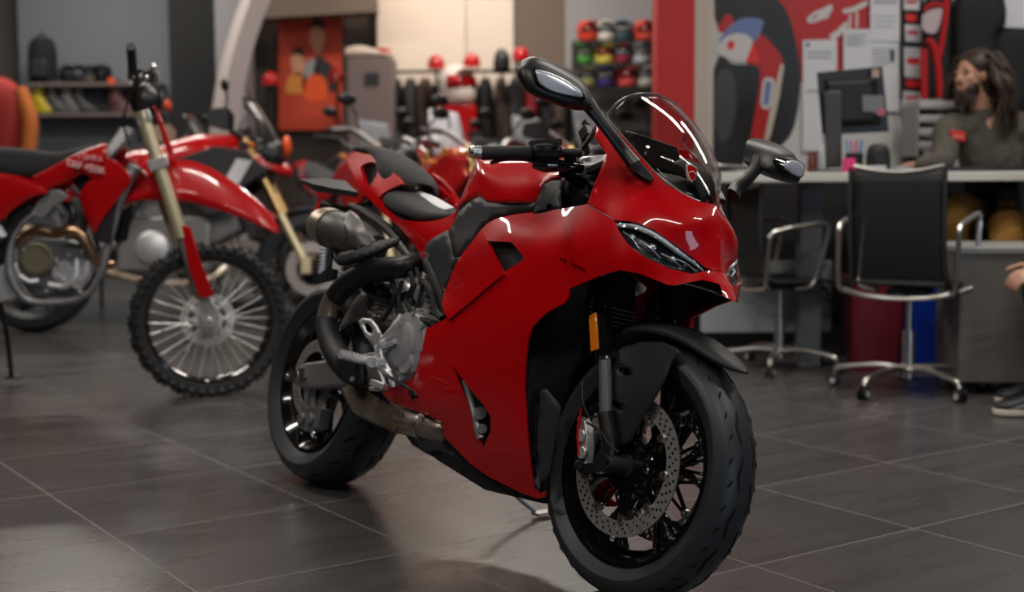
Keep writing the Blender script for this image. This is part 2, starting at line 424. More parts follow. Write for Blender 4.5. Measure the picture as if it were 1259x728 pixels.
def caliper():
    c = H(722, 545, .088); m = Mb()
    up = nrm(H(716, 505, .088)-H(720, 590, .088)); f = nrm(np.cross(V(0, -1, 0), up)); y = V(0, -1, 0)
    def q(a, b, d): return c + up*a + f*b + y*d
    for s, y0 in ((1, 0), (-1, -.052)):
        m.loft([[q(-.058, -.014, y0), q(-.02, -.026, y0), q(.03, -.026, y0), q(.06, -.012, y0), q(.058, .012, y0), (q(.0, .020, y0)), q(-.055, .012, y0)],
                [q(-.048, -.010, y0+.014*s), q(-.02, -.018, y0+.018*s), q(.03, -.018, y0+.018*s), q(.05, -.008, y0+.014*s), q(.048, .008, y0+.014*s), q(.0, .012, y0+.018*s), q(-.045, .008, y0+.014*s)]])
    for a in (-.026, .014): m.cyl(q(a, -.004, .0), q(a, -.004, .024), .0145, n=20)
    m.bar(q(.045, -.018, -.03), q(.05, .004, -.03), .05, .012, up=y); m.bar(q(-.05, -.018, -.03), q(-.05, .004, -.03), .05, .012, up=y)
    m.cyl(q(.055, 0, .004), q(.055, 0, .022), .007, n=8); m.cyl(q(-.054, 0, .0), q(-.054, 0, .03), .008, n=12)
    return m
both(caliper, 'brake_caliper', M_alu, bevel=.002)
both(lambda: Mb().tube([H(715, 502, .112), H(711, 530, .112), H(712, 560, .112)], [.003, .004, .003], n=6), 'caliper_lettering', M_redlens)
both(lambda: Mb().bar(H(716, 577, .1), H(748, 572, .1), .02, .02).bar(H(713, 560, .095), H(722, 582, .1), .018, .02).cyl(H(712, 572, .12), H(712, 572, .07), .012), 'caliper_mount', M_blk, bevel=.002)
both(lambda: Mb().tube([H(716, 470, .11), H(717, 495, .118), H(724, 512, .12), H(735, 512, .115), H(740, 515, .11)], .0028, n=8), 'brake_hose', M_rubb)
both(lambda: Mb().tube([H(722, 520, .115), H(738, 530, .13), H(750, 548, .13), H(760, 556, .12)], .0025, n=8), 'sensor_cable', M_rubb)
# ---- front fender
def fender_top():
    m = Mb(); rings = []
    for th, hw, r in ((47, .006, .348), (50, .03, .346), (56, .047, .341), (64, .056, .337), (74, .062, .336), (86, .068, .338), (98, .073, .340), (110, .074, .338), (122, .072, .334), (134, .068, .330), (146, .05, .327)):
        a = radians(th); ring = []
        for k in np.linspace(-1, 1, 13):
            y = hw*sin(k*pi/2)*1.0; drop = (.034*(hw/.07))*abs(k)**2.6
            ring.append(steer(AX + V(cos(a)*(r-drop), y, sin(a)*(r-drop))))
        rings.append(ring)
    m.loft(rings, k=3, caps=False, closed=False); return m
fender_top().build('front_fender', M_blkm, hero, solid=.003, soff=0)
def fender_side():
    o = [(746, 438), (762, 428), (790, 420), (815, 420), (832, 428), (836, 434), (826, 444), (818, 464), (810, 480), (800, 498), (790, 515), (774, 543), (763, 549), (755, 547), (749, 519), (747, 480)]
    ctrl = [(746, 438, .088), (747, 480, .09), (749, 519, .088), (757, 548, .084), (763, 549, .082), (790, 515, .078), (818, 464, .073), (836, 434, .062), (800, 430, .068), (770, 425, .072), (775, 480, .084)]
    h1 = [(768+7.5*cos(t)+2*sin(t), 456.5+4.6*sin(t)+1.5*cos(t)) for t in np.linspace(0, 2*pi, 17)[:-1]]
    h2 = [(759.5+7.5*cos(t)+2*sin(t), 499+5*sin(t)+1.5*cos(t)) for t in np.linspace(0, 2*pi, 17)[:-1]]
    return panel(HF, o, ctrl, [h1, h2], h=5.)
both(fender_side, 'fender_side', M_blkm, solid=.004)
def fender_cups(xy):
    m = Mb()
    for x, y in (xy,):
        c = H(x, y, .074); m.lathe([(.001, 0), (.010, 0), (.0165, .012)], o=c, ax=V(0, -1, 0), n=20); m.cyl(c+V(0, .002, 0), c+V(0, -.006, 0), .0055, n=6)
    return m
both(lambda: fender_cups((768, 456.5)), 'fender_bolt', M_gblk); both(lambda: fender_cups((759.5, 499)), 'fender_bolt', M_gblk)
def amber():
    m = Mb(); a, b = H(729, 386, .132), H(731.5, 431, .132); m.bar(a, b, .026, .006, up=(0, 1, 0)); return m
both(amber, 'fork_reflector', M_amber, bevel=.002)
# triple clamps
def clampm(ks):
    m = Mb(); a = unsteer(H(737, 300, .108)); b = unsteer(H(743.5, 437, .108)); u = nrm(a-b)
    for k, t in ks:
        p = a+u*(k-.1); q = p*V(1, -1, 1)
        m.bar(p, q, .07, t, up=u); 
    m.v = [tuple(steer(V(*v))) for v in m.v]; return m
clampm(((.12, .022),)).build('fork_clamp', M_blk, hero, bevel=.004); clampm(((.30, .02),)).build('fork_clamp', M_blk, hero, bevel=.004)

# ---- fairings
FW = tps([(547, 358, .158), (562, 322, .165), (579, 299, .166), (594, 280, .162), (608, 268, .158), (628, 262, .155), (658, 260, .158), (690, 257, .165), (722, 250, .176),
          (597, 300, .186), (620, 300, .195), (645, 317, .207), (617, 336, .205), (551, 390, .188), (580, 365, .197), (543, 372, .17), (650, 290, .198), (660, 275, .182), (628, 276, .178),
          (700, 290, .203), (700, 270, .187), (740, 300, .198), (700, 330, .204), (660, 345, .207), (560, 430, .188), (600, 400, .203), (600, 450, .192), (645, 400, .204), (655, 370, .205),
          (524, 404, .178), (512, 445, .17), (500, 470, .162), (475, 485, .148), (520, 505, .15), (545, 530, .138), (578, 570, .125), (603, 587, .118), (640, 605, .115), (668, 612, .118),
          (647, 560, .150), (645, 500, .172), (645, 470, .182), (648, 425, .196), (600, 500, .172), (555, 500, .165), (620, 560, .142), (671, 385, .203), (699, 362, .200), (737, 339, .192), (762, 332, .184),
          (757, 272, .186), (764, 290, .184), (785, 274, .160), (772, 301, .178), (792, 316, .156), (825, 331, .104), (851, 337, .063), (867, 330, .036), (838, 306, .082), (805, 283, .133), (785, 336, .158), (821, 350, .112), (845, 347, .075),
          (864, 344, .048), (884, 349, .022), (889, 363, .020), (904, 370, 0), (887, 334, 0), (893, 347, 0),
          (735, 148, .138), (731, 167, .146), (745, 187, .152), (741, 201, .158), (728, 233, .170), (774, 175, .125), (803, 210, .105), (818, 226, .086), (845, 240, .05), (861, 248, .03), (880, 252, 0),
          (884, 275, 0), (886, 300, 0), (886, 320, 0), (765, 215, .152), (780, 240, .146), (800, 250, .130), (820, 265, .112), (840, 280, .088), (860, 270, .052), (860, 300, .048), (755, 245, .170), (870, 288, .03), (750, 165, .140)])
P_cowl = [(735, 148), (746, 150), (760, 163), (774, 178), (789, 194), (803, 210), (818, 226), (840, 238), (861, 248), (880, 252), (883, 262), (884.5, 275), (886, 300), (886, 320), (887, 333),
          (876, 332), (868, 329), (853, 317), (838, 306), (821, 293.5), (805, 282.5), (785, 274), (772, 271), (755, 270.5), (740, 262), (722, 251), (728, 233), (741, 201), (745, 187), (731, 167)]
P_side = [(590, 284), (594, 280), (600, 273), (608, 268), (628, 264), (658, 260), (690, 257), (722, 251), (740, 262), (755, 270.5), (759, 281), (764, 290), (772, 301), (792, 316), (825, 331), (851, 337), (867, 333), (876, 333), (887, 334),
          (891, 345), (897, 357), (904, 371), (889, 364), (887, 355), (884, 349), (864, 344), (831, 350.5), (821, 350.5), (803, 343), (785, 336), (762, 332), (737, 339), (718, 347), (700, 355), (699, 365), (694, 372), (671, 385), (655, 401),
          (649, 418), (645.5, 450), (645, 480), (648, 530), (651, 561), (656, 600), (664, 606), (671, 604), (670, 611), (660, 613), (638, 605), (603, 587.5), (578, 570), (556, 547), (545.7, 536), (544, 519.6), (517, 507), (485, 496.5), (471, 484), (481, 473), (492, 475),
          (499, 471), (510, 450), (519, 428), (524, 404), (530, 401.5), (551, 390), (584, 363), (617, 336), (641.5, 321), (644, 316), (628.5, 297.7), (597, 296)]
P_tri = [(554.6, 446.4), (566, 463), (579, 480), (592, 495), (603, 512), (603, 530), (594, 550.7), (583, 523), (574, 496.4), (564, 470)]
cowl = panel(HF, P_cowl, None, h=5.5, field=FW, thick=(-.003, .002, -.002))
cowl_l = left_copy(cowl); n = len(cowl.v); cowl.v += cowl_l.v; cowl.f += [tuple(i+n for i in f) for f in cowl_l.f]; cowl.mi += cowl_l.mi
cowl.build('front_cowl', M_red, hero, smooth=50, weld=.0012)
side = panel(HF, P_side, None, [P_tri], h=5, field=FW, thick=(-.002, .006, 0))
side.build('side_fairing', M_red, hero, smooth=50); left_copy(side).build('side_fairing', M_red, hero, smooth=50)
P_flap = [(547, 359), (554, 340), (562, 322), (570, 310), (579, 299), (590, 284), (597, 296), (607, 315), (618, 337), (600, 352), (584, 366), (551, 393), (546, 384), (543, 372)]
flap = panel(HF, P_flap, None, h=5, field=FW, off=.009, thick=(0, .012, 0))
flap.build('fairing_flap', M_red, hero, smooth=50); left_copy(flap).build('fairing_flap', M_red, hero, smooth=50)
pk = Mb()
ve = panel(HF, [(588, 288), (630, 290), (652, 312), (645, 328), (612, 342)], None, h=9, field=FW, off=-.03)
ve.build('vent_duct', M_blkm, hero); left_copy(ve).build('vent_duct', M_blkm, hero)
vt = panel(HF, [(548, 436), (600, 490), (612, 512), (610, 540), (594, 560), (570, 500)], None, h=9, field=FW, off=-.035)
vt.build('vent_duct', M_blkm, hero)
m = Mb(); m.tube([H(571, 470, .15), H(580, 500, .15), H(592, 540, .14)], .012, n=10); m.cyl(H(590, 508, .155), H(590, 508, .12), .016); m.cyl(H(593, 527, .15), H(593, 527, .12), .012)
m.build('vent_cooler', M_dalu, hero)
# model lettering on the fairing, a row of small dark strokes
m = Mb(); fq = FW
for i in range(7):
    if i == 2: continue
    x = 689+i*4.6; y = 316.5+i*2.2
    for a, b, c_, d in ((0, 0, 0, 4), (0, 0, 2.6, 1.4), (0, 2, 2.4, 3.2), (2.6, 1.4, 2.6, 4.6))[:3 + (i % 2)]:
        p, q = (x+a, y+b), (x+c_, y+d); m.bar(H(*p, fq([p])[0, 0]+.0012), H(*q, fq([q])[0, 0]+.0012), .0016, .001, up=(0, 1, 0))
m.build('fairing_lettering', M_dktxt, hero, smooth=0)
Mb().lathe([(.001, .001), (.005, .001), (.0055, .004), (.0095, .004), (.0105, -.002)], o=H(509, 487, FW([(509, 487)])[0, 0]), ax=(0, -1, 0), n=16).build('fairing_bolt', M_gblk, hero)
# seam of the cowl
for a in ([(722, 251), (740, 262), (756, 270.5)],):
    m = Mb().tube([H(x, y, fq([(x, y)])[0, 0]+.0005) for x, y in a], .0012, n=6); m.build('seam', M_blk, hero); left_copy(m).build('seam', M_blk, hero)

# ---- headlights
P_hl = [(755, 270.5), (772, 271), (785, 274), (805, 282.5), (821, 293.5), (838, 306), (853, 317), (868, 329), (867, 333), (851, 337), (825, 331), (792, 316), (772, 301), (764, 290), (759, 281)]
def lamp(side_fn):
    root = panel(HF, P_hl, None, h=6, field=FW, off=-.02)
    for a, b in zip(P_hl, P_hl[1:]+P_hl[:1]):
        fa, fb = fq([a])[0, 0], fq([b])[0, 0]; root.add([H(*a, fa-.002), H(*b, fb-.002), H(*b, fb-.022), H(*a, fa-.022)], [(0, 1, 2, 3)])
    g = Mb()
    top = [(757, 274), (772, 274.5), (785, 277.5), (804, 286), (820, 297), (837, 309.5), (852, 320), (864, 330)]
    g.tube([H(x+.5, y+3, fq([(x, y)])[0, 0]-.009) for x, y in top], [.007, .0095, .0115, .012, .0115, .010, .007, .004], n=10, flat=.6)
    e = Mb()
    for x, y, r in ((777, 292, .011), (801, 305, .014), (826, 319, .012), (842, 326, .008)):
        c = H(x, y, fq([(x, y)])[0, 0]-.017); e.ell(c, (r, r*.6, r*.8), 14, 8)
    h = Mb()
    for x0, y0, x1, y1 in ((766, 285, 783, 302), (786, 296, 812, 318), (813, 312, 838, 329), (830, 318, 855, 333)):
        h.tube([H(x0, y0, fq([(x0, y0)])[0, 0]-.013), H((x0+x1)/2+2, (y0+y1)/2-1, fq([((x0+x1)/2, (y0+y1)/2)])[0, 0]-.012), H(x1, y1, fq([(x1, y1)])[0, 0]-.013)], .0022, n=6)
    c = panel(HF, P_hl, None, h=7, field=FW, off=-.001)
    ms = [root, g, e, h, c]
    if side_fn: ms = [left_copy(q) for q in ms]
    r = ms[0].build('headlight', M_hlin, hero); ms[1].build('light_guide', M_led, r); ms[2].build('projector_lens', M_chr, r); ms[3].build('reflector_fins', M_silver, r)
    ms[4].build('lamp_cover', M_lens, r, solid=.0015)
lamp(False); lamp(True)
# ---- inner black shells of the front
def shell(o, ctrl, name, m_, h=9, **k):
    q = panel(HF, o, ctrl, h=h, **k); q.build(name, m_, hero, smooth=40, solid=.003); left_copy(q).build(name, m_, hero, smooth=40, solid=.003)
shell([(640, 395), (672, 370), (698, 350), (722, 336), (726, 360), (722, 400), (716, 440), (700, 480), (688, 530), (676, 604), (655, 606), (640, 520)],
      [(640, 395, .175), (645, 480, .16), (655, 604, .10), (698, 350, .165), (722, 336, .15), (726, 360, .12), (722, 400, .10), (716, 440, .085), (676, 604, .06), (688, 530, .06), (700, 480, .075)], 'inner_fairing', M_blk)
rad = Mb()
for i in range(1):
    rad.box((1.155, 0, .47), (.035, .26, .42), Matrix.Rotation(radians(-14), 3, 'Y'))
rad.build('radiator', M_rad, hero, bevel=.004)
m = Mb()
for i in range(38): m.box((1.176+.0027*(i-19)*.97*-1*-.93, 0, .47+(i-19)*.0105), (.004, .24, .0025), Matrix.Rotation(radians(-14), 3, 'Y'))
m.build('radiator_fins', M_dalu, hero, smooth=0)
lin = [(657, 398), (672, 381), (700, 361), (701, 351), (738, 334), (762, 327.5), (786, 331.5), (821, 345.5), (832, 346), (862, 340), (850, 337), (825, 332), (792, 318), (766, 303), (740, 291), (690, 291), (650, 330), (640, 380)]
q = panel(HF, lin, None, h=7, field=FW, off=-.011, thick=(0, .003, 0)); q.build('inner_liner', M_blk, hero); left_copy(q).build('inner_liner', M_blk, hero)
# ridge strip beside the radiator
shell([(664, 480), (672, 478), (690, 500), (676, 580), (664, 598), (660, 540)], [(664, 480, .15), (690, 500, .12), (664, 598, .12), (676, 580, .11)], 'radiator_guard', M_dgrey)
# black intake shelf below the headlights
m = Mb(); rg = []
for x, zf, hw in ((1.30, .74, .17), (1.40, .735, .16), (1.50, .728, .13), (1.58, .722, .075), (1.62, .715, .03)):
    rg.append([(x, y*hw, zf + .05*(1-abs(y)**2)*(1.62-x)/.3) for y in np.linspace(-1, 1, 9)])
m.loft(rg, k=3, caps=False, closed=False); m.build('intake_shelf', M_blk, hero, solid=.003)

m = Mb().loft([[(x, -hw*.92, zb), (x, hw*.92, zb), (x, hw, (zb+zt_)/2), (x, hw*.8, zt_), (x, -hw*.8, zt_), (x, -hw, (zb+zt_)/2)] for x, hw, zb, zt_ in ((1.24, .145, .76, .86), (1.36, .145, .752, .88), (1.44, .125, .748, .875), (1.50, .09, .745, .86), (1.545, .05, .745, .84), (1.565, .02, .75, .80))])
m.build('nose_core', M_blk, hero, smooth=40)
m = Mb().loft([[(x, s*hw, z) for s, hw, z in ((-1, .12, .32), (1, .12, .32), (1, .165, .56), (1, .175, .70), (1, .13, .82), (-1, .13, .82), (-1, .175, .70), (-1, .165, .56))] for x in (1.10, 1.13)]); m.build('light_gap_plate', M_blk, hero)  # black plate added inside the nose to stop light showing through a gap
# ---- windscreen
sc_st = [((1.541, .917), H(878, 251.5, .004)), ((1.522, .952), H(861, 247.5, .03)), ((1.497, .990), H(840, 238, .056)), ((1.462, 1.036), H(803, 209.5, .105)), ((1.408, 1.094), H(774, 177, .124)), ((1.352, 1.142), H(758, 158, .128)), ((1.288, 1.183), H(746, 144, .126))]
rings = []
for (cx, cz), e in sc_st:
    ring = []
    for k in np.linspace(-1, 1, 17):
        a = k*pi/2; c_ = cos(a)**.85; ring.append(V(e[0]+(cx-e[0])*c_, e[1]*-sin(a)*-1*(1+.0*c_), e[2]+(cz-e[2])*c_))
    rings.append(ring)
m = Mb().loft(rings, k=3, caps=False, closed=False)
m.build('windscreen', M_glass, hero, smooth=80, solid=.003)
scr = spline([r[8] for r in rings], 3)
edge = [r[0] for r in rings[1:]]+[r for r in rings[-1][1:-1]]+[r[-1] for r in reversed(rings[1:])]
Mb().tube(edge, .0019, n=6, k=2).build('screen_edge', mat('screen edge', (.25, .23, .22), .2, trans=.3), hero)
# black inner panel with shield badge
ip = [((1.50, .925), .03), ((1.46, .962), .075), ((1.40, .985), .10), ((1.34, .99), .11)]
m = Mb().loft([[(x-abs(k)**2*.015, k*hw, z-abs(k)**2*.045) for k in np.linspace(-1, 1, 9)] for (x, z), hw in ip], k=3, caps=False, closed=False)
m.build('dash_panel', M_dgrey, hero, solid=.003)
m = Mb().loft([[(x, k*hw, z-abs(k)**2*.02) for k in np.linspace(-1, 1, 9)] for x, z, hw in ((1.515, .932, .015), (1.49, .985, .036), (1.462, 1.01, .045), (1.42, 1.025, .045))], k=3, caps=False, closed=False)
m.build('air_intake_cover', M_blkm, hero, solid=.004)
m = Mb(); m.box((1.30, 0, 1.03), (.03, .17, .10), Matrix.Rotation(radians(-35), 3, 'Y')); m.build('instrument_display', M_gblk, hero, bevel=.006)
bc = HF.X(850, 213, 1.490); bx = nrm(H(856, 213, .008)-bc); bx = V(0, 1, 0); bz = nrm(V(-.28, 0, .96)); bn = np.cross(bz, bx)*-1
def sh(s, y): return [bc + (bx*a + bz*b)*s + V(1, 0, .2)*y for a, b in ((-.5, .5), (0, .62), (.5, .5), (.46, 0), (.25, -.4), (0, -.62), (-.25, -.4), (-.46, 0))]
m = Mb().prism(sh(.034, 0), V(.002, 0, .0004)); m.build('shield_badge', M_wtxt, hero, smooth=0)
m = Mb().prism(sh(.030, .0022), V(.001, 0, .0002)); m.build('shield_field', M_red2, hero, smooth=0)
m = Mb(); m.tube([bc+bx*-.012+V(.0045, 0, -.002), bc+V(.0045, 0, .004), bc+bx*.012+V(.0045, 0, -.001)], .0012, n=6); m.build('shield_stripe', M_wtxt, hero)

# ---- mirrors
def mirror_mb():
    Zm = lambda *p: Z(630, 60, 3.467, *p)
    o = Zm((22, 80), (35, 58), (60, 42), (95, 35), (150, 50), (230, 90), (290, 130), (322, 172), (338, 215), (345, 255), (300, 262), (240, 255), (150, 225), (80, 195), (45, 165), (25, 120))
    mw = lambda x: .445 - .0019*(x-637)
    cx, cy = 680, 104; rings = []
    for k, w in ((.96, -.022), (1., -.012), (1.02, .0), (.97, .014), (.84, .024), (.6, .030), (.3, .032), (.05, .032)):
        rings.append([H(cx+(x-cx)*k, cy+(y-cy)*k, mw(cx+(x-cx)*k)+w) for x, y in o])
    a = Mb().loft([[q for q in r] for r in rings], k=2, kr=2)
    lo = Zm((95, 85), (150, 95), (220, 125), (280, 165), (305, 195), (295, 208), (230, 200), (160, 180), (115, 150), (100, 115))
    cx2, cy2 = 688, 103
    def lens(spec): return [[H(cx2+(x-cx2)*k, cy2+(y-cy2)*k, mw(cx2+(x-cx2)*k)+w) for x, y in lo] for k, w in spec]
    b = Mb().loft(lens(((.96, .02), (.96, .037), (.85, .0395), (.5, .041), (.05, .0415))), k=1, kr=2)
    bz_ = Mb().loft(lens(((1.12, .012), (1.10, .033), (1.04, .0375), (.97, .0375), (.95, .03))), k=1, kr=2)
    st = Mb().tube([H(*Zm((315, 225))[0], .285), H(*Zm((368, 295))[0], .255), H(*Zm((425, 370))[0], .22), H(*Zm((475, 435))[0], .185), H(*Zm((520, 490))[0], .162)], [.024, .0175, .0165, .0185, .022], n=14, flat=.5, up=(1, 0, .3))
    f = Zm((455, 400), (500, 425), (605, 548), (592, 566), (560, 550), (510, 520), (485, 470))
    ft = Mb().loft([[H(x, y, FW([(x, y)])[0, 0]+w) for x, y in f] for w in (-.002, .008, .012)])
    ft.v += []
    return a, b, bz_, st, ft
for sd in (0, 1):
    ms = mirror_mb()
    if sd: ms = [left_copy(q) for q in ms]
    r = ms[0].build('mirror', M_blk, hero, smooth=45); ms[1].build('indicator', M_mlens, r, smooth=40); ms[2].build('indicator_bezel', M_gblk, r, smooth=40)
    ms[3].build('mirror_stem', M_blk, r, smooth=50); ms[4].build('mirror_foot', M_blk, r, smooth=30, bevel=.002)
# ---- handlebars and controls
def grip():
    a, b = H(592, 188, .36), H(652, 188, .255); return Mb().tube([a, a+(b-a)*.05, (a+b)/2, b-(b-a)*.04, b], [.0165, .0172, .0168, .0172, .0195], n=20, k=3)
def barend():
    a, b = H(577, 186.5, .387), H(591, 187.5, .362); d = b-a; return Mb().cyl(a, a+d*.28, .0125, .0155).cyl(a+d*.28, a+d*.45, .0155).cyl(a+d*.45, a+d*.6, .013).cyl(a+d*.6, b, .016)
def switch():
    m = Mb(); a, b = H(653, 186, .252), H(690, 186, .188); m.cyl(H(640, 188, .27), H(715, 188, .14), .011)
    d = nrm(b-a); c = (a+b)/2; L = np.linalg.norm(b-a)
    m.tube([a, a+(b-a)*.15, a+(b-a)*.5, a+(b-a)*.85, b], [.015, .022, .024, .022, .014], n=10, k=2)
    m.cyl(H(668, 183, .235), H(667, 182, .262), .005); m.cyl(H(684, 180, .21), H(683, 178.5, .232), .006); m.bar(H(651, 177, .255), H(690, 174.5, .19), .03, .012); return m
def lever():
    m = Mb(); m.tube([H(604, 200.5, .34), H(611, 198, .325), H(625, 195.5, .30), H(645, 196, .265), H(660, 199, .24), H(672, 201, .22)], [.0055, .006, .0055, .006, .0085, .009], n=10, flat=.8)
    m.tube([H(655, 200, .24), H(670, 203, .215), H(690, 203, .18)], [.012, .018, .014], n=12); return m
def master():
    m = Mb(); m.tube([H(685, 203, .19), H(700, 205, .165), H(716, 206, .135)], [.014, .017, .014], n=12); m.cyl(H(700, 206, .165), H(702, 192, .165), .016); m.bar(H(690, 212, .15), H(722, 226, .11), .03, .02); return m
both(grip, 'grip', M_grip); both(barend, 'bar_end', M_silver); both(switch, 'switch_housing', M_blkm, smooth=30); both(lever, 'lever', M_gblk); both(master, 'master_cylinder', M_gblk)
m = Mb(); m.loft([[H(712, 193, .10), H(744, 190, .06), H(744, 203, .06), H(712, 206, .10)], [H(716, 193, .03), H(748, 190, .0), H(748, 203, .0), H(716, 206, .03)]]); m.build('top_clamp', M_alu, hero, bevel=.004)
m = Mb()
for pts in ([(690, 212), (700, 222), (712, 240), (708, 256)], [(700, 214), (712, 226), (722, 242), (716, 256)], [(688, 205), (705, 215), (722, 218), (733, 216)], [(712, 208), (720, 222), (730, 228), (733, 224)], [(700, 200), (722, 175), (732, 158), (738, 152)], [(706, 246), (715, 236), (724, 243), (730, 238)]):
    m.tube([H(x, y, .12 - i*.008) for i, (x, y) in enumerate(pts)], .0062, n=8)
m.build('cable_bundle', M_rubb, hero)
m = Mb(); m.ell(H(722, 240, .07), (.06, .07, .07), 16, 10); m.build('steering_head', M_blkm, hero)
m = Mb(); m.bar(H(724, 160, .09), H(728, 172, .09), .05, .03); m.bar(H(717, 168, .1), H(723, 190, .1), .005, .02); m.bar(H(722, 150, .08), H(733, 166, .08), .03, .02); m.cyl(H(717, 170, .11), H(712, 195, .11), .0025); m.build('brake_reservoir', M_blk, hero, bevel=.003)
# ---- tank
def arch_ring(x, hw, ze, zt, n=13, p=.8, q=1.0, lean_back=0.):
    return [V(x - lean_back*(1-abs(cos(a))), hw*np.sign(sin(a))*abs(sin(a))**q, ze+(zt-ze)*abs(cos(a))**p) for a in np.linspace(-pi/2, pi/2, n)]
tk = [(.66, .070, .80, .87, .9), (.69, .100, .80, .94, .8), (.74, .112, .81, .992, .65), (.80, .120, .84, 1.014, .5), (.90, .126, .872, 1.020, .45), (1.0, .128, .874, 1.012, .45), (1.08, .125, .87, .99, .5), (1.15, .115, .87, .95, .6), (1.22, .09, .87, .91, .7)]
Mb().loft([arch_ring(x, hw, a, b, 17, p, .8) for x, hw, a, b, p in tk], k=4, caps=False, closed=False).build('fuel_tank', M_red, hero, smooth=60)
TW = tps([(586, 196, .105), (582, 209, .118), (575, 228, .13), (566, 250, .135), (560, 261, .135), (589, 243, .150), (603, 248, .158), (660, 249, .162), (603, 197, .115), (640, 199, .125), (690, 214, .135), (588, 210, .14), (590, 225, .147), (620, 220, .155), (650, 222, .16), (667, 225, .16), (576, 250, .14)])
P_tank = [(586, 194), (604, 196.5), (640, 196), (670, 200), (690, 208), (694, 216), (680, 219), (668, 225), (663, 238), (660, 249), (630, 249.5), (603, 248.5), (594, 246), (589, 241), (575, 246), (566, 251), (560, 262), (566, 245), (574, 226), (581, 208)]
q = panel(HF, P_tank, None, h=5, field=TW); q.build('tank_side', M_red, hero, smooth=60, solid=.004); left_copy(q).build('tank_side', M_red, hero, smooth=60, solid=.004)
Mb().lathe([(.001, 0), (.004, 0), (.006, -.003), (.008, .001), (.009, 0)], o=H(655, 243, .163), ax=(0, -1, 0), n=16).build('tank_bolt', M_gblk, hero)
# black trims below the tank
TR = tps([(589, 243, .152), (563, 268, .145), (552, 284, .142), (528, 298, .138), (562, 316, .158), (547, 346, .15), (547, 359, .15), (566, 310, .163), (596, 269, .160), (635, 259, .160), (655, 258, .162), (656, 249, .163), (600, 249, .158), (526, 328, .134), (535, 345, .14)])
q = panel(HF, [(589, 242), (600, 249.5), (630, 250), (660, 249.5), (656, 258), (645, 260.5), (628, 263), (608, 268), (596, 275), (586, 288), (575, 304), (567, 316), (559, 318), (556, 300), (552, 284), (563, 262), (575, 250)], None, h=6, field=TR)
q.build('frame_cover', M_dgrey, hero, solid=.005); left_copy(q).build('frame_cover', M_dgrey, hero, solid=.005)
q = panel(HF, [(552, 284), (556, 300), (559, 318), (567, 316), (560, 332), (552, 348), (547, 362), (540, 356), (531, 343), (526, 328), (524, 308), (528, 298), (540, 290)], None, h=6, field=TR, off=-.004)
q.build('side_cover', M_dgrey, hero, solid=.005); left_copy(q).build('side_cover', M_dgrey, hero, solid=.005)
q = panel(HF, [(668, 224), (680, 219), (693, 217), (691, 232), (689, 246), (690, 257), (672, 261), (655, 264), (658, 254), (662, 240)], [(668, 224, .158), (693, 217, .13), (689, 257, .16), (655, 264, .163), (660, 249, .163)], h=6)
q.build('intake_cover', M_dgrey, hero, solid=.006); left_copy(q).build('intake_cover', M_dgrey, hero, solid=.006)
Mb().lathe([(.001, -.002), (.004, -.002), (.0045, .002), (.008, .002), (.009, 0)], o=H(675, 254, .163), ax=(0, -1, 0), n=16).build('cover_bolt', M_gblk, hero)
# ---- seats
st = [(.185, .05, .905, .918), (.205, .088, .895, .935), (.30, .112, .866, .925), (.40, .125, .845, .897), (.50, .122, .832, .872), (.58, .10, .84, .866), (.64, .065, .858, .872), (.665, .03, .866, .872)]
Mb().loft([arch_ring(x, hw, a, b, 15, .55, .75) for x, hw, a, b in st], k=4, caps=False, closed=False).build('rider_seat', M_seat, hero, smooth=60, solid=.01)
def topz(x): X = [s[0] for s in st]; return np.interp(x, X, [s[3] for s in st])
sg = [(499, 233, .0), (508, 236.5, 0), (530, 243, .0), (558, 256.5, .0), (552, 257.5, 0), (530, 253, 0), (510, 244, 0)]
m = Mb().prism([H(499, 232.5, .005), H(515, 236, .005), H(535, 243, .005), H(558, 256, .005), H(548, 258.5, .03), H(528, 253, .03), (H(509, 243, .03))], V(0, 0, .003)); m.build('seat_graphic', M_white, hero)
m = Mb()
for i in range(5): m.bar(H(517+i*5.5, 243+i*2.3, .012)+V(0, 0, .005), H(519+i*5.5, 247+i*2.3, .02)+V(0, 0, .005), .003, .001)
m.build('seat_lettering', M_redlens, hero, smooth=0)
ps = [(-.165, .018, 1.068, 1.074), (-.12, .034, 1.066, 1.083), (-.02, .048, 1.055, 1.082), (.08, .066, 1.024, 1.064), (.16, .086, .972, 1.036), (.23, .084, .945, 1.005), (.28, .064, .93, .975), (.30, .035, .935, .96)]
Mb().loft([arch_ring(x, hw, a, b, 15, .6, .8) for x, hw, a, b in ps], k=4, caps=False, closed=False).build('passenger_seat', M_seat, hero, smooth=60, solid=.008)
# ---- tail
TL = tps([(427, 193, .040), (440, 189, .042), (456, 191, .052), (472, 200, .066), (493, 226, .092), (466, 243, .108), (478, 261, .120), (497, 270, .128), (525, 272, .130), (552, 266, .128), (560, 261, .128), (552, 283, .138), (528, 298, .137), (524, 307, .134),
          (526, 328, .130), (519, 316, .127), (508, 299, .125), (492, 280, .122), (470, 261, .113), (448, 239, .098), (434, 214, .078), (515, 290, .134), (455, 232, .100), (480, 268, .123), (480, 235, .098)])
P_tail = [(426, 195), (431, 191), (440, 188.5), (456, 190.5), (472, 200), (484, 213), (494, 226), (482, 231), (470, 238), (465, 244), (468, 252), (478, 261), (487, 267), (497, 270.5), (512, 272.5), (525, 272.5), (540, 270), (552, 266), (561, 260), (558, 270), (552, 284), (540, 290), (528, 298),
          (524, 308), (526, 329), (519, 316), (508, 299), (492, 280), (470, 261), (448, 239), (437, 222), (430, 205)]
P_hole = [(443, 205), (451, 200), (460, 199.5), (464, 207), (463, 217), (460, 224), (453, 229), (448, 224), (445, 214)]
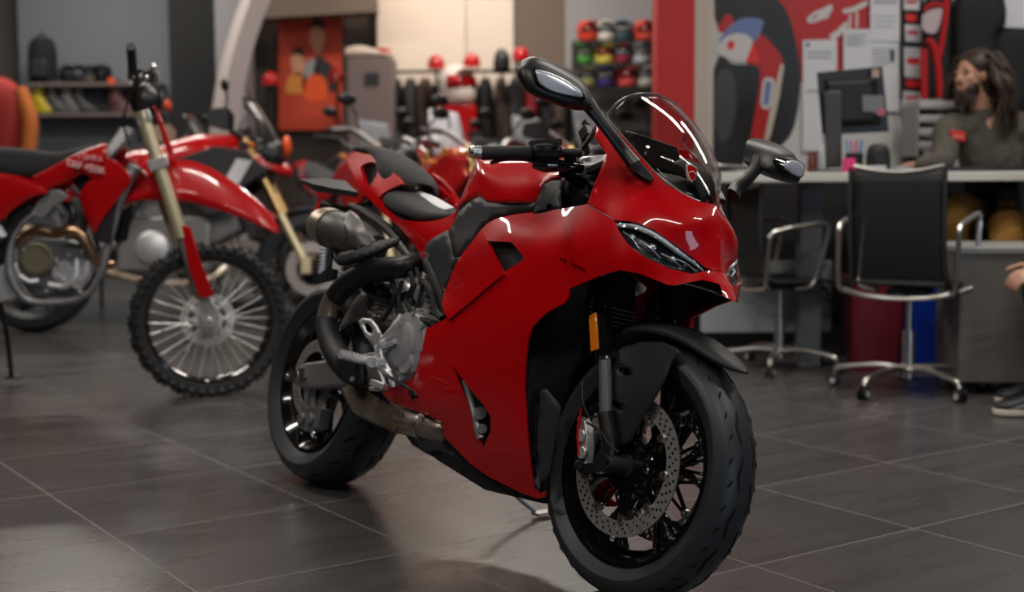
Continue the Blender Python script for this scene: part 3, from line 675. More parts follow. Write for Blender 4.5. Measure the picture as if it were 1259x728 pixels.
q = panel(HF, P_tail, None, [P_hole], h=4.5, field=TL, hcurve=True, thick=(.002, .012, 0)); q.build('tail_fairing', M_red, hero, smooth=50); left_copy(q).build('tail_fairing', M_red, hero, smooth=50)
q = panel(HF, [(533, 212), (545, 220), (556, 232), (567, 248), (562, 257), (548, 249), (527, 240), (529, 226)], [(533, 212, -.075), (567, 248, -.125), (527, 240, -.085), (562, 257, -.115)], [[(536, 223), (548, 231), (556, 243), (545, 243), (533, 237)]], h=4)
q.build('tail_buttress', M_red, hero, solid=.006)
# inner tail box
m = Mb(); m.loft([[(x, y*hw, z0) for y in (-1, 1)]+[(x, y*hw, z1) for y in (1, -1)] for x, hw, z0, z1 in ((-.10, .02, 1.01, 1.05), (.05, .05, .93, 1.02), (.20, .075, .86, .94), (.40, .09, .78, .86), (.60, .09, .68, .86))]); m.build('tail_core', M_blkm, hero, bevel=.004)
q = panel(HF, [(455, 228), (464, 214), (472, 205), (494, 226), (482, 231), (470, 238), (463, 238)], [(455, 228, .080), (494, 226, .085), (472, 205, .055), (464, 238, .1)], h=6); q.build('tail_inlet', M_red, hero, solid=.003)
# plate hanger, blade and reflector
m = Mb().loft([[H(367, 220, .04), H(380, 221, -.05), H(384, 225, -.05), H(371, 225, .04)], [H(388, 226, .06), H(400, 219, -.06), H(402, 224, -.06), H(389, 236, .06)], [H(440, 236, .06), H(424, 222, -.05), H(424, 226, -.05), H(440, 243, .06)]]); m.build('tail_blade', M_blk, hero, bevel=.002)
m = Mb().loft([[H(392, 247, .06), H(400, 250, .06), H(386, 280, .06), H(376, 278, .06)], [H(392, 247, -.05), H(400, 250, -.05), H(386, 280, -.05), H(376, 278, -.05)]]); m.build('plate_holder', M_blk, hero)
m = Mb().loft([[H(391, 247, .068), H(394.5, 249, .068), H(380, 281, .068), H(376, 279, .068)], [H(391, 247, .058), H(394.5, 249, .058), H(380, 281, .058), H(376, 279, .058)]]); m.build('tail_reflector', M_redlens, hero)
m = Mb(); m.tube([H(400, 250, .0), H(425, 258, 0), H(455, 250, 0)], .014, n=8); m.tube([H(430, 252, .08), H(450, 262, .09), H(475, 280, .1), H(500, 312, .11), H(530, 352, .12), H(545, 372, .13)], [.008, .012, .014, .014, .014, .012], n=10)
m.build('subframe', M_blk, hero)
# ---- exhaust: stub silencer, black covered pipe, collector
m = Mb(); a, b, c = H(397, 277, .175), H(425, 288, .17), H(462, 306, .15); d = nrm(b-a)
m.tube([a, a+(b-a)*.3, b, (b+c)/2, c], [.050, .062, .067, .062, .045], n=24, k=5, flat=.9); 
m.build('silencer', M_sil, hero, smooth=60)
m = Mb(); m.tube([a-d*.012, a-d*.008, a+d*.004, a+d*.03, a+d*.05, a+d*.075], [.028, .048, .060, .067, .068, .0685], n=28, k=3, flat=.9); m.build('silencer_cap', M_exh, hero, smooth=60)
Mb().cyl(a-d*.014, a-d*.0125, .024).build('outlet', M_gblk, hero)
q = panel(HF, [(417, 311), (440, 306), (465, 296), (490, 291), (488, 297), (465, 308), (440, 318), (420, 325), (411, 322)], [(417, 311, .225), (490, 291, .17), (440, 318, .235), (411, 322, .22)], h=5); q.build('heat_blade', M_blkm, hero, solid=.012)
q = panel(HF, [(421, 264), (431, 258), (441, 266), (452, 281), (463, 298), (440, 308), (430, 304), (424, 288)], [(412, 262, .21), (428, 256, .19), (452, 281, .205), (463, 298, .195), (424, 305, .238), (435, 285, .236)], h=5); q.build('silencer_cover', M_sil, hero, solid=.003)
m = Mb(); m.tube([H(510, 322, .13), H(498, 328, .16), H(477, 330, .18), H(455, 333, .19), H(437, 342, .20), H(424, 352, .205), H(412, 366, .21)], [.030, .032, .033, .033, .033, .033, .031], n=20); m.build('exhaust_cover', M_blk, hero, smooth=60)
m = Mb(); m.tube([H(420, 352, .205), H(408, 369, .21), H(402, 388, .21), H(403, 410, .20), H(412, 432, .19)], [.027, .028, .028, .027, .027], n=20); m.build('exhaust_pipe', M_exh, hero, smooth=60)
m = Mb(); m.tube([H(402, 392, .212), H(402, 403, .212), H(408, 424, .21), H(418, 442, .205), H(432, 458, .195), H(444, 464, .18)], [.033, .035, .036, .040, .038, .030], n=20, flat=.9); m.build('pipe_cover', M_blkm, hero, smooth=60)
q = panel(HF, [(414, 437), (440, 441), (443, 455), (444, 474), (425, 471), (410, 455)], [(414, 437, .245), (440, 441, .24), (444, 474, .225), (410, 455, .235)], h=6); q.build('heel_guard', M_blkm, hero, solid=.02)
Mb().cyl(H(433, 466, .24), H(433, 466, .22), .007).build('guard_bolt', M_dalu, hero)
m = Mb()
R0 = [(421, 476, .19), (430, 473, .17), (432, 476, .10), (424, 484, .10)]
m.loft([[H(420, 477, .175), H(428, 474, .17), H(430, 476, .08), H(424, 486, .08), H(422, 484, .16)], [H(431, 497, .185), H(446, 478, .17), H(446, 486, .07), H(438, 508, .07), H(434, 506, .165)],
        [H(450, 514, .175), H(470, 492, .17), H(470, 502, .06), H(458, 520, .06), H(456, 520, .155)], [H(486, 531, .165), H(497, 508, .165), H(497, 514, .07), H(490, 534, .07), H(488, 533, .15)]], k=3)
m.build('exhaust_box', M_exh, hero, smooth=40)
m = Mb(); m.tube([H(492, 519, .140), H(515, 523, .128), H(545, 529, .108), H(568, 536, .065), H(610, 545, .03)], [.033, .032, .031, .030, .03], n=20); m.build('collector_pipe', M_exh, hero, smooth=60)
m = Mb(); a, b = H(517, 523.5, .127), H(521, 524.5, .124); m.cyl(a, b, .0355, n=28); m.cyl(H(517, 509, .15), H(520, 512, .155), .004); m.cyl(H(517, 509, .155), H(517, 513, .155), .006); m.build('pipe_clamp', M_silver, hero)
q = panel(HF, [(495, 527), (545, 536), (560, 550), (580, 571), (605, 588), (640, 606), (600, 592), (560, 574), (524, 556), (508, 546)], [(495, 527, .10), (545, 536, .12), (640, 606, .10), (524, 556, .06), (560, 574, .06)], h=7)
q.build('belly_pan', M_blk, hero, solid=.004); left_copy(q).build('belly_pan', M_blk, hero, solid=.004)
m = Mb(); m.loft([[(x, -hw, z0), (x, hw, z0), (x, hw*1.2, z1), (x, -hw*1.2, z1)] for x, hw, z0, z1 in ((.55, .05, .24, .34), (.75, .08, .19, .30), (1.0, .09, .155, .30), (1.22, .08, .165, .32))]); m.build('belly_core', M_blkm, hero)
# ---- pegs and brackets
m = Mb(); a, b = H(399.5, 305, .235), H(396, 337, .235); m.tube([a, b], .011, n=12, k=1, flat=.7)
for i in range(7): p = a+(b-a)*(i+.5)/7; m.box(p+V(0, -.009, 0), (.016, .006, .005))
m.build('passenger_peg', M_alu, hero)
m = Mb(); m.bar(H(387, 343, .235), H(412, 337, .225), .02, .03); m.cyl(H(395, 342, .25), H(395, 342, .20), .014); m.tube([H(404, 330, .21), H(408, 305, .2), H(418, 322, .2), H(440, 318, .18), H(480, 300, .13)], .011, n=8); m.build('peg_bracket', M_blk, hero, bevel=.002)
m = Mb(); a, b = H(418, 436, .30), H(452, 445, .21); m.tube([a, b], [.011, .013], n=12, k=1)
for i in range(9): p = a+(b-a)*(i+.5)/9; m.box(p+V(0, 0, .012), (.022, .005, .008)); m.box(p+V(0, -.0, -.004), (.026, .006, .006))
m.build('footpeg', M_alu, hero)
q = panel(HF, [(440, 395), (446, 391), (455, 392), (463, 401), (471, 416), (472, 425), (462, 430), (454, 420), (448, 412)], [(440, 395, .215), (455, 392, .215), (472, 425, .20), (448, 412, .215)], [[(446, 398), (452, 397), (458, 405), (457, 411), (450, 408)]], h=3.5)
q.build('heel_plate', M_alu, hero, solid=.006)
m = Mb(); W_ = lambda x, y, w=.205: H(x, y, w)
m.tube([W_(494, 388, .19), W_(482, 405), W_(470, 421), W_(462, 445)], [.008, .0085, .010, .012], n=10); m.tube([W_(462, 428), W_(476, 424, .2), W_(486, 420, .195)], .008, n=10)
m.tube([W_(458, 445), W_(470, 452), W_(480, 462, .2), W_(484, 476, .19)], [.012, .010, .009, .007], n=10); m.tube([W_(468, 424), W_(470, 440), W_(480, 458, .2)], .007, n=10)
m.cyl(W_(457, 445, .225), W_(457, 445, .19), .016); m.cyl(W_(469, 445, .22), W_(469, 445, .19), .011); m.cyl(W_(470, 422, .217), W_(470, 422, .19), .009); m.tube([W_(466, 455), W_(472, 470), W_(468, 478), W_(455, 478)], .006, n=8); m.bar(W_(458, 470, .22), W_(474, 476, .21), .02, .016)
m.build('peg_plate', M_alu, hero, bevel=.0015)
m = Mb(); m.tube([W_(476, 462, .225), W_(490, 470, .235), W_(505, 480, .235), W_(512, 488, .24)], .005, n=8); m.cyl(W_(505, 483, .215), W_(505, 483, .26), .008); m.build('brake_pedal', M_blk, hero)
# ---- engine
m = Mb(); c = H(505, 427, .150)
m.lathe([(.0, .038), (.055, .038), (.062, .034), (.064, .026), (.092, .022), (.098, .014), (.100, 0), (.100, -.07)], o=c, ax=(0, -1, 0), n=48)
for k in range(9): a = 2*pi*k/9; m.cyl(c+V(.092*cos(a), .01, .092*sin(a)), c+V(.092*cos(a), -.027, .092*sin(a)), .0075, n=6)
m.build('clutch_cover', M_magn, hero, smooth=40)
m = Mb(); m.lathe([(0, .0), (.03, .0), (.034, -.006), (.034, -.05)], o=H(497, 445, .185), ax=(0, -1, 0), n=24); m.build('cover_cap', M_magn, hero)
m = Mb(); m.loft([[(x, y, z) for y, z in ((-.10, z0), (.12, z0), (.12, z1), (-.10, z1))] for x, z0, z1 in ((.42, .33, .50), (.50, .29, .56), (.75, .24, .60), (.95, .26, .56), (1.02, .32, .48))]); m.build('crankcase', M_dalu, hero, bevel=.015)
m = Mb(); m.bar((.62, 0, .55), (.50, 0, .75), .2, .14, up=(0, 1, 0)); m.bar((.90, 0, .50), (1.12, 0, .62), .2, .14, up=(0, 1, 0)); m.build('cylinders', M_dalu, hero, bevel=.012)
m = Mb(); rnd = random.Random(3)
for i in range(10):
    p = V(.60+.012*i*-1, -.115, .58+.015*i); m.box(p, (.14, .012, .005), Matrix.Rotation(radians(30), 3, 'Y'))
m.build('cooling_fins', M_alu, hero)
# frame casting seen between the pipes
q = panel(HF, [(445, 372), (462, 345), (485, 338), (505, 350), (500, 375), (485, 392), (470, 388), (455, 385)], [(445, 372, .11), (505, 350, .10), (470, 388, .12)], [[(470, 352), (482, 349), (484, 362), (474, 366)]], h=5); q.build('frame_casting', M_alu, hero, solid=.02)
q = panel(HF, [(432, 372), (446, 358), (455, 366), (452, 380), (468, 392), (455, 398), (440, 392), (425, 398), (416, 404), (424, 388)], [(432, 372, .12), (468, 392, .12), (416, 404, .12)], h=5); q.build('swingarm_brace', M_dalu, hero, solid=.02)
m = Mb()
for pts, r in (([(505, 335), (508, 352), (500, 368), (506, 384)], .008), ([(512, 330), (518, 352), (514, 375)], .006), ([(488, 380), (495, 388), (512, 392), (530, 396)], .007), ([(478, 340), (486, 358), (480, 378), (470, 395)], .007), ([(520, 345), (530, 360), (536, 382), (544, 392)], .010), ([(450, 350), (458, 365), (478, 372)], .008), ([(495, 345), (490, 365), (494, 385)], .006)):
    m.tube([H(x, y, .165) for x, y in pts], r, n=8)
m.build('hoses', M_rubb, hero)
rnd = random.Random(5)
for i in range(26):
    m = Mb(); x, y = rnd.uniform(470, 530), rnd.uniform(338, 395); w = rnd.uniform(.11, .15); p = H(x, y, w); m.cyl(p, p+V(0, -.02, 0), rnd.uniform(.005, .011), n=rnd.choice((6, 12)))
    m.build('engine_bolt', M_alu, hero)
for i in range(9):
    p = H(506+i*4.2, 389+i*1.1, .155); Mb().cyl(p, p+V(0, -.016, 0), .007, n=6).build('cover_bolt', M_silver, hero)
m = Mb()
for i in range(3): p = H(452+i*10, 350+i*4, .14); m.ell(p, .024, 12, 8)
m.tube([H(446, 336, .1), H(470, 350, .1), H(498, 372, .1)], .035, n=12); m.build('air_duct', M_blkm, hero)
m = Mb(); a, b = H(468, 392, .13), H(478, 350, .12)
for i in range(9): p = a+(b-a)*i/8; m.lathe([(.018, -.003), (.024, 0), (.018, .003)], o=p, ax=b-a, n=16, closed=True)
m.cyl(a, b, .015); m.build('rear_shock', M_dalu, hero)
m = Mb(); m.cyl(H(430, 300, .16), H(436, 298, .16), .014); m.cyl(H(452, 318, .16), H(458, 322, .16), .012); m.cyl(H(444, 325, .16), H(470, 322, .14), .010); m.build('pipe_joint', M_blue, hero)
m = Mb(); m.tube([H(523, 320, .14), H(534, 345, .145), H(544, 372, .15), H(549, 388, .15)], [.010, .012, .012, .012], n=8); m.tube([H(545, 355, .16), H(552, 375, .165), H(550, 398, .165)], .005, n=8); m.build('frame_spar', M_blk, hero)
# ---- swing arm, axle, rear brake
m = Mb()
for s in (-1, 1):
    m.loft([[(x, s*y0, z0), (x, s*y1, z0), (x, s*y1, z1), (x, s*y0, z1)] for x, y0, y1, z0, z1 in ((-.045, .105, .13, .30, .345), (.02, .10, .135, .285, .365), (.14, .10, .14, .30, .385), (.30, .08, .13, .33, .42), (.46, .05, .11, .34, .46))])
m.box((.42, 0, .38), (.09, .2, .1)); m.build('swingarm', M_dalu, hero, bevel=.008)
m = Mb(); c = H(376, 454, .135); c = V(0, -.135, .32); m.lathe([(.010, .014), (.018, .014), (.019, .008), (.026, .006), (.027, -.004)], o=c, ax=(0, -1, 0), n=24); m.bar((-.06, -.14, .31), (.05, -.14, .335), .014, .03); m.cyl((-.06, -.15, .31), (-.06, -.12, .31), .010); m.build('axle_nut', M_silver, hero)
m = Mb(); m.loft([[(x, -.11, z0), (x, -.07, z0), (x, -.07, z1), (x, -.11, z1)] for x, z0, z1 in ((.0, .17, .21), (.06, .16, .235), (.13, .18, .24))]); m.cyl((.03, -.12, .195), (.03, -.08, .195), .018); m.cyl((.085, -.12, .2), (.085, -.08, .2), .018); m.tube([(.05, -.115, .235), (.06, -.12, .29), (.12, -.13, .33)], .005, n=8); m.build('rear_caliper', M_dalu, hero, bevel=.004)
m = Mb(); m.loft([[(.03, -.09, .2), (.03, -.1, .2), (.07, -.1, .21), (.07, -.09, .21)], [(.0, -.1, .30), (.0, -.115, .30), (.05, -.115, .31), (.05, -.1, .31)]]); m.build('caliper_bracket', M_alu, hero)
m = Mb()
m.tube([(0, .1, .36), (.3, .08, .40), (.5, .07, .42)], .009, n=6); m.tube([(0, .1, .28), (.3, .08, .31), (.5, .07, .36)], .009, n=6); m.lathe([(.05, -.004), (.10, -.003), (.105, 0), (.10, .003), (.05, .004)], o=(0, .1, .32), ax=(0, 1, 0), n=40, closed=True); m.build('chain_drive', M_dalu, hero)
# hugger mudguard
m = Mb(); m.loft([[V(.345*cos(radians(t)), y, .32+.345*sin(radians(t))) for y in np.linspace(-.1, .1, 7)] for t in (25, 40, 55, 70, 85)], caps=False, closed=False); m.build('hugger', M_blk, hero, solid=.003)
# ---- side stand (on the far side, foot on the floor)
def floor_pt(px, py): w = HF.M.inverted() @ Vector(onfloor(px, py, .008)); return V(*w)
f = floor_pt(657, 634); m = Mb(); top = V(f[0]-.06, .10, .20)
m.tube([top, top+(f-top)*.5, f+V(0, 0, .012)], [.012, .0115, .010], n=12, k=3, flat=.7); g = floor_pt(673, 631)
m.bar(f+V(0, 0, .004), f+(g-f)*1.2+V(0, 0, .004), .034, .008); m.build('side_stand', mat('pale zinc plated stand', (.62, .63, .62), .4, .3), hero, bevel=.002)
# =================================================================== room
def tile_floor():
    m = bpy.data.materials.new('stone tile floor'); m.use_nodes = True; nt = m.node_tree; b = nt.nodes['Principled BSDF']; N = nt.nodes.new; L = nt.links.new
    g = N('ShaderNodeNewGeometry'); mp = N('ShaderNodeMapping'); mp.vector_type = 'POINT'
    th = .601; x0, y0 = -1.0787, 3.6072; T = .6
    mp.inputs['Rotation'].default_value = (0, 0, -th)
    mp.inputs['Location'].default_value = (-(cos(th)*x0+sin(th)*y0), -(-sin(th)*x0+cos(th)*y0), 0)
    L(g.outputs['Position'], mp.inputs['Vector']); sx = N('ShaderNodeSeparateXYZ'); L(mp.outputs['Vector'], sx.inputs[0])
    def M(op, a, bb=None, c=None):
        n = N('ShaderNodeMath'); n.operation = op
        for i, q in enumerate((a, bb, c)):
            if q is None: continue
            if isinstance(q, (int, float)): n.inputs[i].default_value = q
            else: L(q, n.inputs[i])
        return n.outputs[0]
    d = []
    for o in (sx.outputs[0], sx.outputs[1]):
        f = M('FRACT', M('DIVIDE', M('ADD', o, 60.), T)); d.append(M('MINIMUM', f, M('SUBTRACT', 1., f)))
    dist = M('MULTIPLY', M('MINIMUM', d[0], d[1]), T); grout = M('LESS_THAN', dist, .0022)
    cid = N('ShaderNodeCombineXYZ'); L(M('FLOOR', M('DIVIDE', M('ADD', sx.outputs[0], 60.), T)), cid.inputs[0]); L(M('FLOOR', M('DIVIDE', M('ADD', sx.outputs[1], 60.), T)), cid.inputs[1])
    wn = N('ShaderNodeTexWhiteNoise'); wn.noise_dimensions = '2D'; L(cid.outputs[0], wn.inputs['Vector'])
    nz = N('ShaderNodeTexNoise'); nz.inputs['Scale'].default_value = 2.2; nz.inputs['Detail'].default_value = 7; mp2 = N('ShaderNodeMapping'); mp2.inputs['Scale'].default_value = (1, 5, 1)
    ad = N('ShaderNodeVectorMath'); ad.operation = 'ADD'; L(mp.outputs['Vector'], ad.inputs[0]); L(wn.outputs['Color'], ad.inputs[1]); L(ad.outputs[0], mp2.inputs['Vector']); L(mp2.outputs['Vector'], nz.inputs['Vector'])
    r = N('ShaderNodeValToRGB'); r.color_ramp.elements[0].position = .3; r.color_ramp.elements[0].color = (.052, .048, .047, 1); r.color_ramp.elements[1].position = .7; r.color_ramp.elements[1].color = (.066, .061, .060, 1)
    L(nz.outputs['Fac'], r.inputs['Fac'])
    mul = N('ShaderNodeMix'); mul.data_type = 'RGBA'; mul.blend_type = 'MULTIPLY'; mul.inputs['Factor'].default_value = 1.
    tv = M('MULTIPLY_ADD', wn.outputs['Value'], .22, .89); cc = N('ShaderNodeCombineColor'); [L(tv, cc.inputs[i]) for i in range(3)]
    L(r.outputs['Color'], mul.inputs[6]); L(cc.outputs[0], mul.inputs[7])
    mx = N('ShaderNodeMix'); mx.data_type = 'RGBA'; L(grout, mx.inputs['Factor']); L(mul.outputs[2], mx.inputs[6]); mx.inputs[7].default_value = (.17, .16, .155, 1)
    L(mx.outputs[2], b.inputs['Base Color'])
    L(M('MULTIPLY_ADD', nz.outputs['Fac'], .16, M('MULTIPLY_ADD', grout, .4, .20)), b.inputs['Roughness'])
    bp = N('ShaderNodeBump'); bp.inputs['Strength'].default_value = .25; bp.inputs['Distance'].default_value = .001; L(M('MULTIPLY_ADD', grout, -1., M('MULTIPLY', nz.outputs['Fac'], .12)), bp.inputs['Height']); L(bp.outputs['Normal'], b.inputs['Normal'])
    return m
struct(Mb().add([(-13, -5, 0), (13, -5, 0), (13, 17, 0), (-13, 17, 0)], [(0, 1, 2, 3)]), 'floor', tile_floor(), recalc=False)
CEIL = 4.2
struct(Mb().box((0, 6, CEIL+.05), (26, 22, .1)), 'ceiling', mat('ceiling paint', (.05, .05, .052), .9))
M_wgb = mat('grey brown wall', (.095, .080, .070), .8)
M_wpale = mat('pale grey wall', (.160, .182, .196), .75)
M_wgrey = mat('light grey wall', (.30, .29, .295), .75)
M_dark = mat('near black paint', (.012, .012, .012), .7)
M_cream = mat('cream panel', (.78, .66, .56), .6)
M_brown = mat('brown wall', (.16, .12, .095), .8)
YB = 13.
struct(Mb().box((0, YB+.1, 2.1), (26, .2, 4.2)), 'wall_back', M_wgb)
struct(Mb().box((-13, 6, 2.1), (.2, 22, 4.2)), 'wall_left', M_wgb)
struct(Mb().box((13, 6, 2.1), (.2, 22, 4.2)), 'wall_right', M_wgrey)
struct(Mb().box((0, -5, 2.1), (26, .2, 4.2)), 'wall_front', mat('wall paint behind', (.10, .10, .10), .8))
def slab(x0, x1, Y, name, m_, z0=0., z1=CEIL, th=.12, **k):
    a, b = at(x0, 100, Y)[0], at(x1, 100, Y)[0]; return struct(Mb().box(((a+b)/2, Y+th/2, (z0+z1)/2), (b-a, th, z1-z0)), name, m_, **k)
slab(25, 209, 12.7, 'wall_display_panel', M_wpale)
slab(209, 266, 12.5, 'column_black', M_dark, th=.4)
slab(266, 300, 12.3, 'column_grey', M_wgrey, th=.5)
slab(632, 695, 12.8, 'wall_brown_panel', M_brown)
slab(695, 900, 12.7, 'wall_grey_panel', M_wgrey)
slab(464, 573, 12.75, 'wall_cream_panel', M_cream, z0=1.45, bevel=.01)
slab(573.5, 632, 12.75, 'wall_cream_panel', mat('cream panel pale', (.72, .62, .53), .6), z0=1.3, bevel=.01)
m = Mb(); a, b = at(330, 12, 12.6), at(463, 4, 12.6); m.bar(a, b, .3, .18); struct(m, 'trim_1', M_brown)
# curved white portal beside the grey column
arc = [(268, 210), (270, 160), (275, 120), (283, 80), (294, 40), (308, 0), (330, -45)]
arc2 = [(291, 210), (293, 160), (298, 120), (305, 85), (316, 45), (331, 5), (352, -40)]
m = Mb().loft([[at(x, y, 11.2) for x, y in ((p[0], p[1]), (q[0], q[1]))]+[at(x, y, 11.9) for x, y in ((q[0]-12, q[1]), (p[0]-12, p[1]))] for p, q in zip(arc, arc2)], k=4)
struct(m, 'trim_2', mat('portal white', (.55, .48, .46), .6), smooth=60)
m = Mb().loft([[at(x, 300, 11.2), at(x2, 300, 11.2), at(x2-12, 300, 11.9), at(x-12, 300, 11.9)] if i == 0 else [at(x, 210, 11.2), at(x2, 210, 11.2), at(x2-12, 210, 11.9), at(x-12, 210, 11.9)] for i, (x, x2) in enumerate(((262, 287), (268, 291)))])
# right hand partition with the red column
YR = 7.7
M_wr = mat('white partition', (.50, .50, .49), .7)
a = at(852, 100, YR)[0]
struct(Mb().box(((a+13)/2, YR+.1, 2.1), (13-a, .2, 4.2)), 'wall_partition', M_wr)
M_redcol = mat('red column paint', (.42, .012, .012), .55)
a, b = at(808.5, 100, YR-.25)[0], at(854, 100, YR-.25)[0]
struct(Mb().box(((a+b)/2, YR-.1, 2.1), (b-a, .3, 4.2)), 'column_red', M_redcol, bevel=.004)
a, b = at(854, 100, YR-.06)[0], at(877, 100, YR-.06)[0]
struct(Mb().box(((a+b)/2, YR-.03, 2.1), (b-a, .06, 4.2)), 'trim_3', mat('cream trim', (.52, .48, .41), .6))
# unseen window added behind the camera for soft fill and a cool tyre sheen
wf = thing('fill_window', 'x', 'x', Matrix.Translation((5.2, -4.88, 1.9)))
wf['kind'] = 'structure'; wf.name = 'fill_window'; del wf['category']; del wf['label']
m = Mb(); 
for a_, b_ in (((-1.6, 0, -1.4), (1.6, 0, -1.4)), ((-1.6, 0, 1.4), (1.6, 0, 1.4)), ((-1.6, 0, -1.4), (-1.6, 0, 1.4)), ((1.6, 0, -1.4), (1.6, 0, 1.4)), ((0, 0, -1.4), (0, 0, 1.4))): m.bar(a_, b_, .08, .08, up=(0, 1, 0))
m.build('window_frame', M_dark, wf)
Mb().box((0, -.02, 0), (3.1, .01, 2.7)).build('pane', mat('glowing fill pane', (.5, .55, .6), .2, emit=(.62, .78, 1.), estr=1.3), wf)
l = bpy.data.lights.new('window_fill_light', 'AREA'); l.energy = 90; l.color = (.62, .78, 1.); l.shape = 'RECTANGLE'; l.size = 3.; l.size_y = 2.6
q = bpy.data.objects.new('window_fill_light', l); COL.objects.link(q); q.parent = wf; q.location = (0, .06, 0); q.rotation_euler = (radians(90), 0, 0)
# =================================================================== counter side
def quad(m, pts, Y, th=.004, curve=0):
    P = [at(x, y, Y) for x, y in (pts if not curve else [tuple(p) for p in spline([V(*q) for q in pts], 5, True)])]; m.prism(P, (0, -th, 0)); return m
def rect(m, x0, y0, x1, y1, Y, th=.004): return quad(m, [(x0, y0), (x1, y0), (x1, y1), (x0, y1)], Y, th)
M_pblk = mat('poster black ink', (.010, .010, .011), .4); M_pblk2 = mat('poster charcoal ink', (.045, .045, .048), .4); M_pred = mat('poster red ink', (.38, .012, .012), .45)
M_pwht = mat('poster white ink', (.50, .49, .48), .5); M_pblue = mat('poster blue ink', (.12, .17, .34), .5); M_pcream = mat('poster cream ink', (.46, .42, .35), .5); M_pred2 = mat('poster bright red ink', (.60, .02, .02), .45)
po = quad(Mb(), [(877, -60), (1110, -60), (1095, 215), (877, 215)], YR-.006, .006).build('poster', M_pwht, smooth=0)
tag(po, 'big wall poster of a red, white and blue race bike tail behind the counter', 'poster')
def ink(name, pts, m_, d, curve=1): quad(Mb(), pts, YR-.012-d, .001, curve).build(name, m_, po, smooth=0)
ink('printed_background', [(955, -60), (1108, -60), (1100, 80), (1000, 90), (975, 110), (955, 100)], M_pred, .0005, 0)
ink('printed_background', [(880, -60), (960, -60), (950, 40), (884, 40), (878, 20)], M_pred, .0010, 0)
ink('printed_wheel', [(880, -20), (905, -40), (935, -20), (965, 10), (978, 50), (984, 100), (978, 150), (965, 175), (945, 180), (930, 120), (900, 20), (882, 30)], M_pblk, .0020)
ink('printed_red_tail', [(930, 40), (950, 55), (963, 80), (955, 130), (945, 165), (935, 178), (915, 195), (918, 150), (922, 90), (918, 60)], M_pred, .0030)
ink('printed_saddle', [(885, 68), (900, 78), (932, 82), (933, 110), (926, 150), (915, 200), (890, 210), (863, 205), (862, 175), (868, 120)], M_pblk, .0040)
ink('printed_saddle_sheen', [(885, 88), (899, 88), (906, 120), (900, 160), (888, 175), (878, 150), (878, 110)], M_pblk2, .0050)
ink('printed_blue_band', [(884, 50), (897, 32), (915, 22), (936, 24), (938, 32), (926, 52), (905, 42), (890, 52)], M_pblue, .0045)
ink('printed_white_panel', [(881, 64), (887, 50), (900, 42), (915, 42), (925, 50), (922, 64), (915, 76), (898, 73)], M_pwht, .0052)
ink('printed_badge', [(896, 51), (902, 50), (903, 57), (898, 62), (894, 57)], M_pred2, .0060)
ink('printed_red_flash', [(926, 50), (933, 70), (934, 78), (917, 76), (923, 60)], M_pred2, .0055, 0)
ink('printed_cream_line', [(960, 78), (964, 80), (958, 120), (948, 165), (944, 175), (940, 170), (950, 120)], M_pcream, .0058, 0)
ink('printed_number_plate', [(938, 99), (942, 95), (950, 96), (953, 101), (948, 130), (943, 135), (936, 132), (935, 125)], M_pwht, .0062, 0)
ink('printed_number_plate_field', [(941, 100), (949, 100), (945, 129), (938, 129)], M_pblue, .0068, 0)
for pts in ([(992, 22), (1002, 14), (1012, 10), (1022, 5), (1024, 10), (1018, 22), (1008, 25), (1000, 28), (993, 28)], [(1035, 12), (1050, 8), (1066, 0), (1068, 6), (1052, 14), (1038, 17)], [(1019, 44), (1030, 36), (1040, 26), (1043, 30), (1036, 42), (1024, 50)], [(1044, 18), (1047, 17), (1046, 36), (1043, 37)], [(1052, 15), (1055, 14), (1055, 34), (1052, 35)]):
    ink('printed_script', pts, M_pwht, .002, 0)
ink('printed_script_gap', [(998, 22), (1006, 17), (1005, 20), (998, 25)], M_pred, .0028, 0)
# papers pinned on the wall
M_pap = mat('white paper', (.56, .57, .60), .7); M_ptx = mat('grey print', (.28, .29, .31), .7); M_pin = mat('pin', (.02, .02, .02), .4)
def paper(x0, y0, x1, y1, lab, lines, d=0., skew=0):
    o = quad(Mb(), [(x0, y0), (x1, y0+skew), (x1, y1+skew), (x0, y1)], YR-.03-d, .002).build('paper_sheet', M_pap, smooth=0); tag(o, lab, 'paper', 'paper sheets pinned on the wall behind the counter')
    m = Mb()
    for a, b, c in lines: rect(m, x0+(x1-x0)*.12, y0+(y1-y0)*a, x0+(x1-x0)*c, y0+(y1-y0)*b, YR-.033-d, .0008)
    m.build('print', M_ptx, o, smooth=0); return o
L1 = [(.10+.045*i, .118+.045*i, .85-.2*(i % 3 == 2)) for i in range(9)]
p = paper(987, 49.5, 1029, 186, 'long narrow white paper sheet hanging left of the monitor', L1[:2]+[(.45, .47, .5)], skew=-1)
rect(Mb(), 991, 53, 995, 57, YR-.035, .001).build('printed_mark', M_pin, p, smooth=0)
paper(1037, 36, 1070, 90, 'white form sheet pinned on the wall directly above the monitor', L1[:7], .004)
paper(1070, -12, 1106, 51, 'topmost white sheet with a dark ruled heading, above the table sheet', [(.2, .26, .9), (.5, .52, .9), (.6, .62, .9), (.7, .72, .8)], .008)
p = paper(1068, 51, 1105, 137, 'white table sheet with a small dark figure, right above the monitor corner', L1[:6], .002)
quad(Mb(), [(1094, 62), (1100, 62), (1099, 76), (1095, 76)], YR-.036, .001).build('printed_mark', M_pin, p, smooth=0)
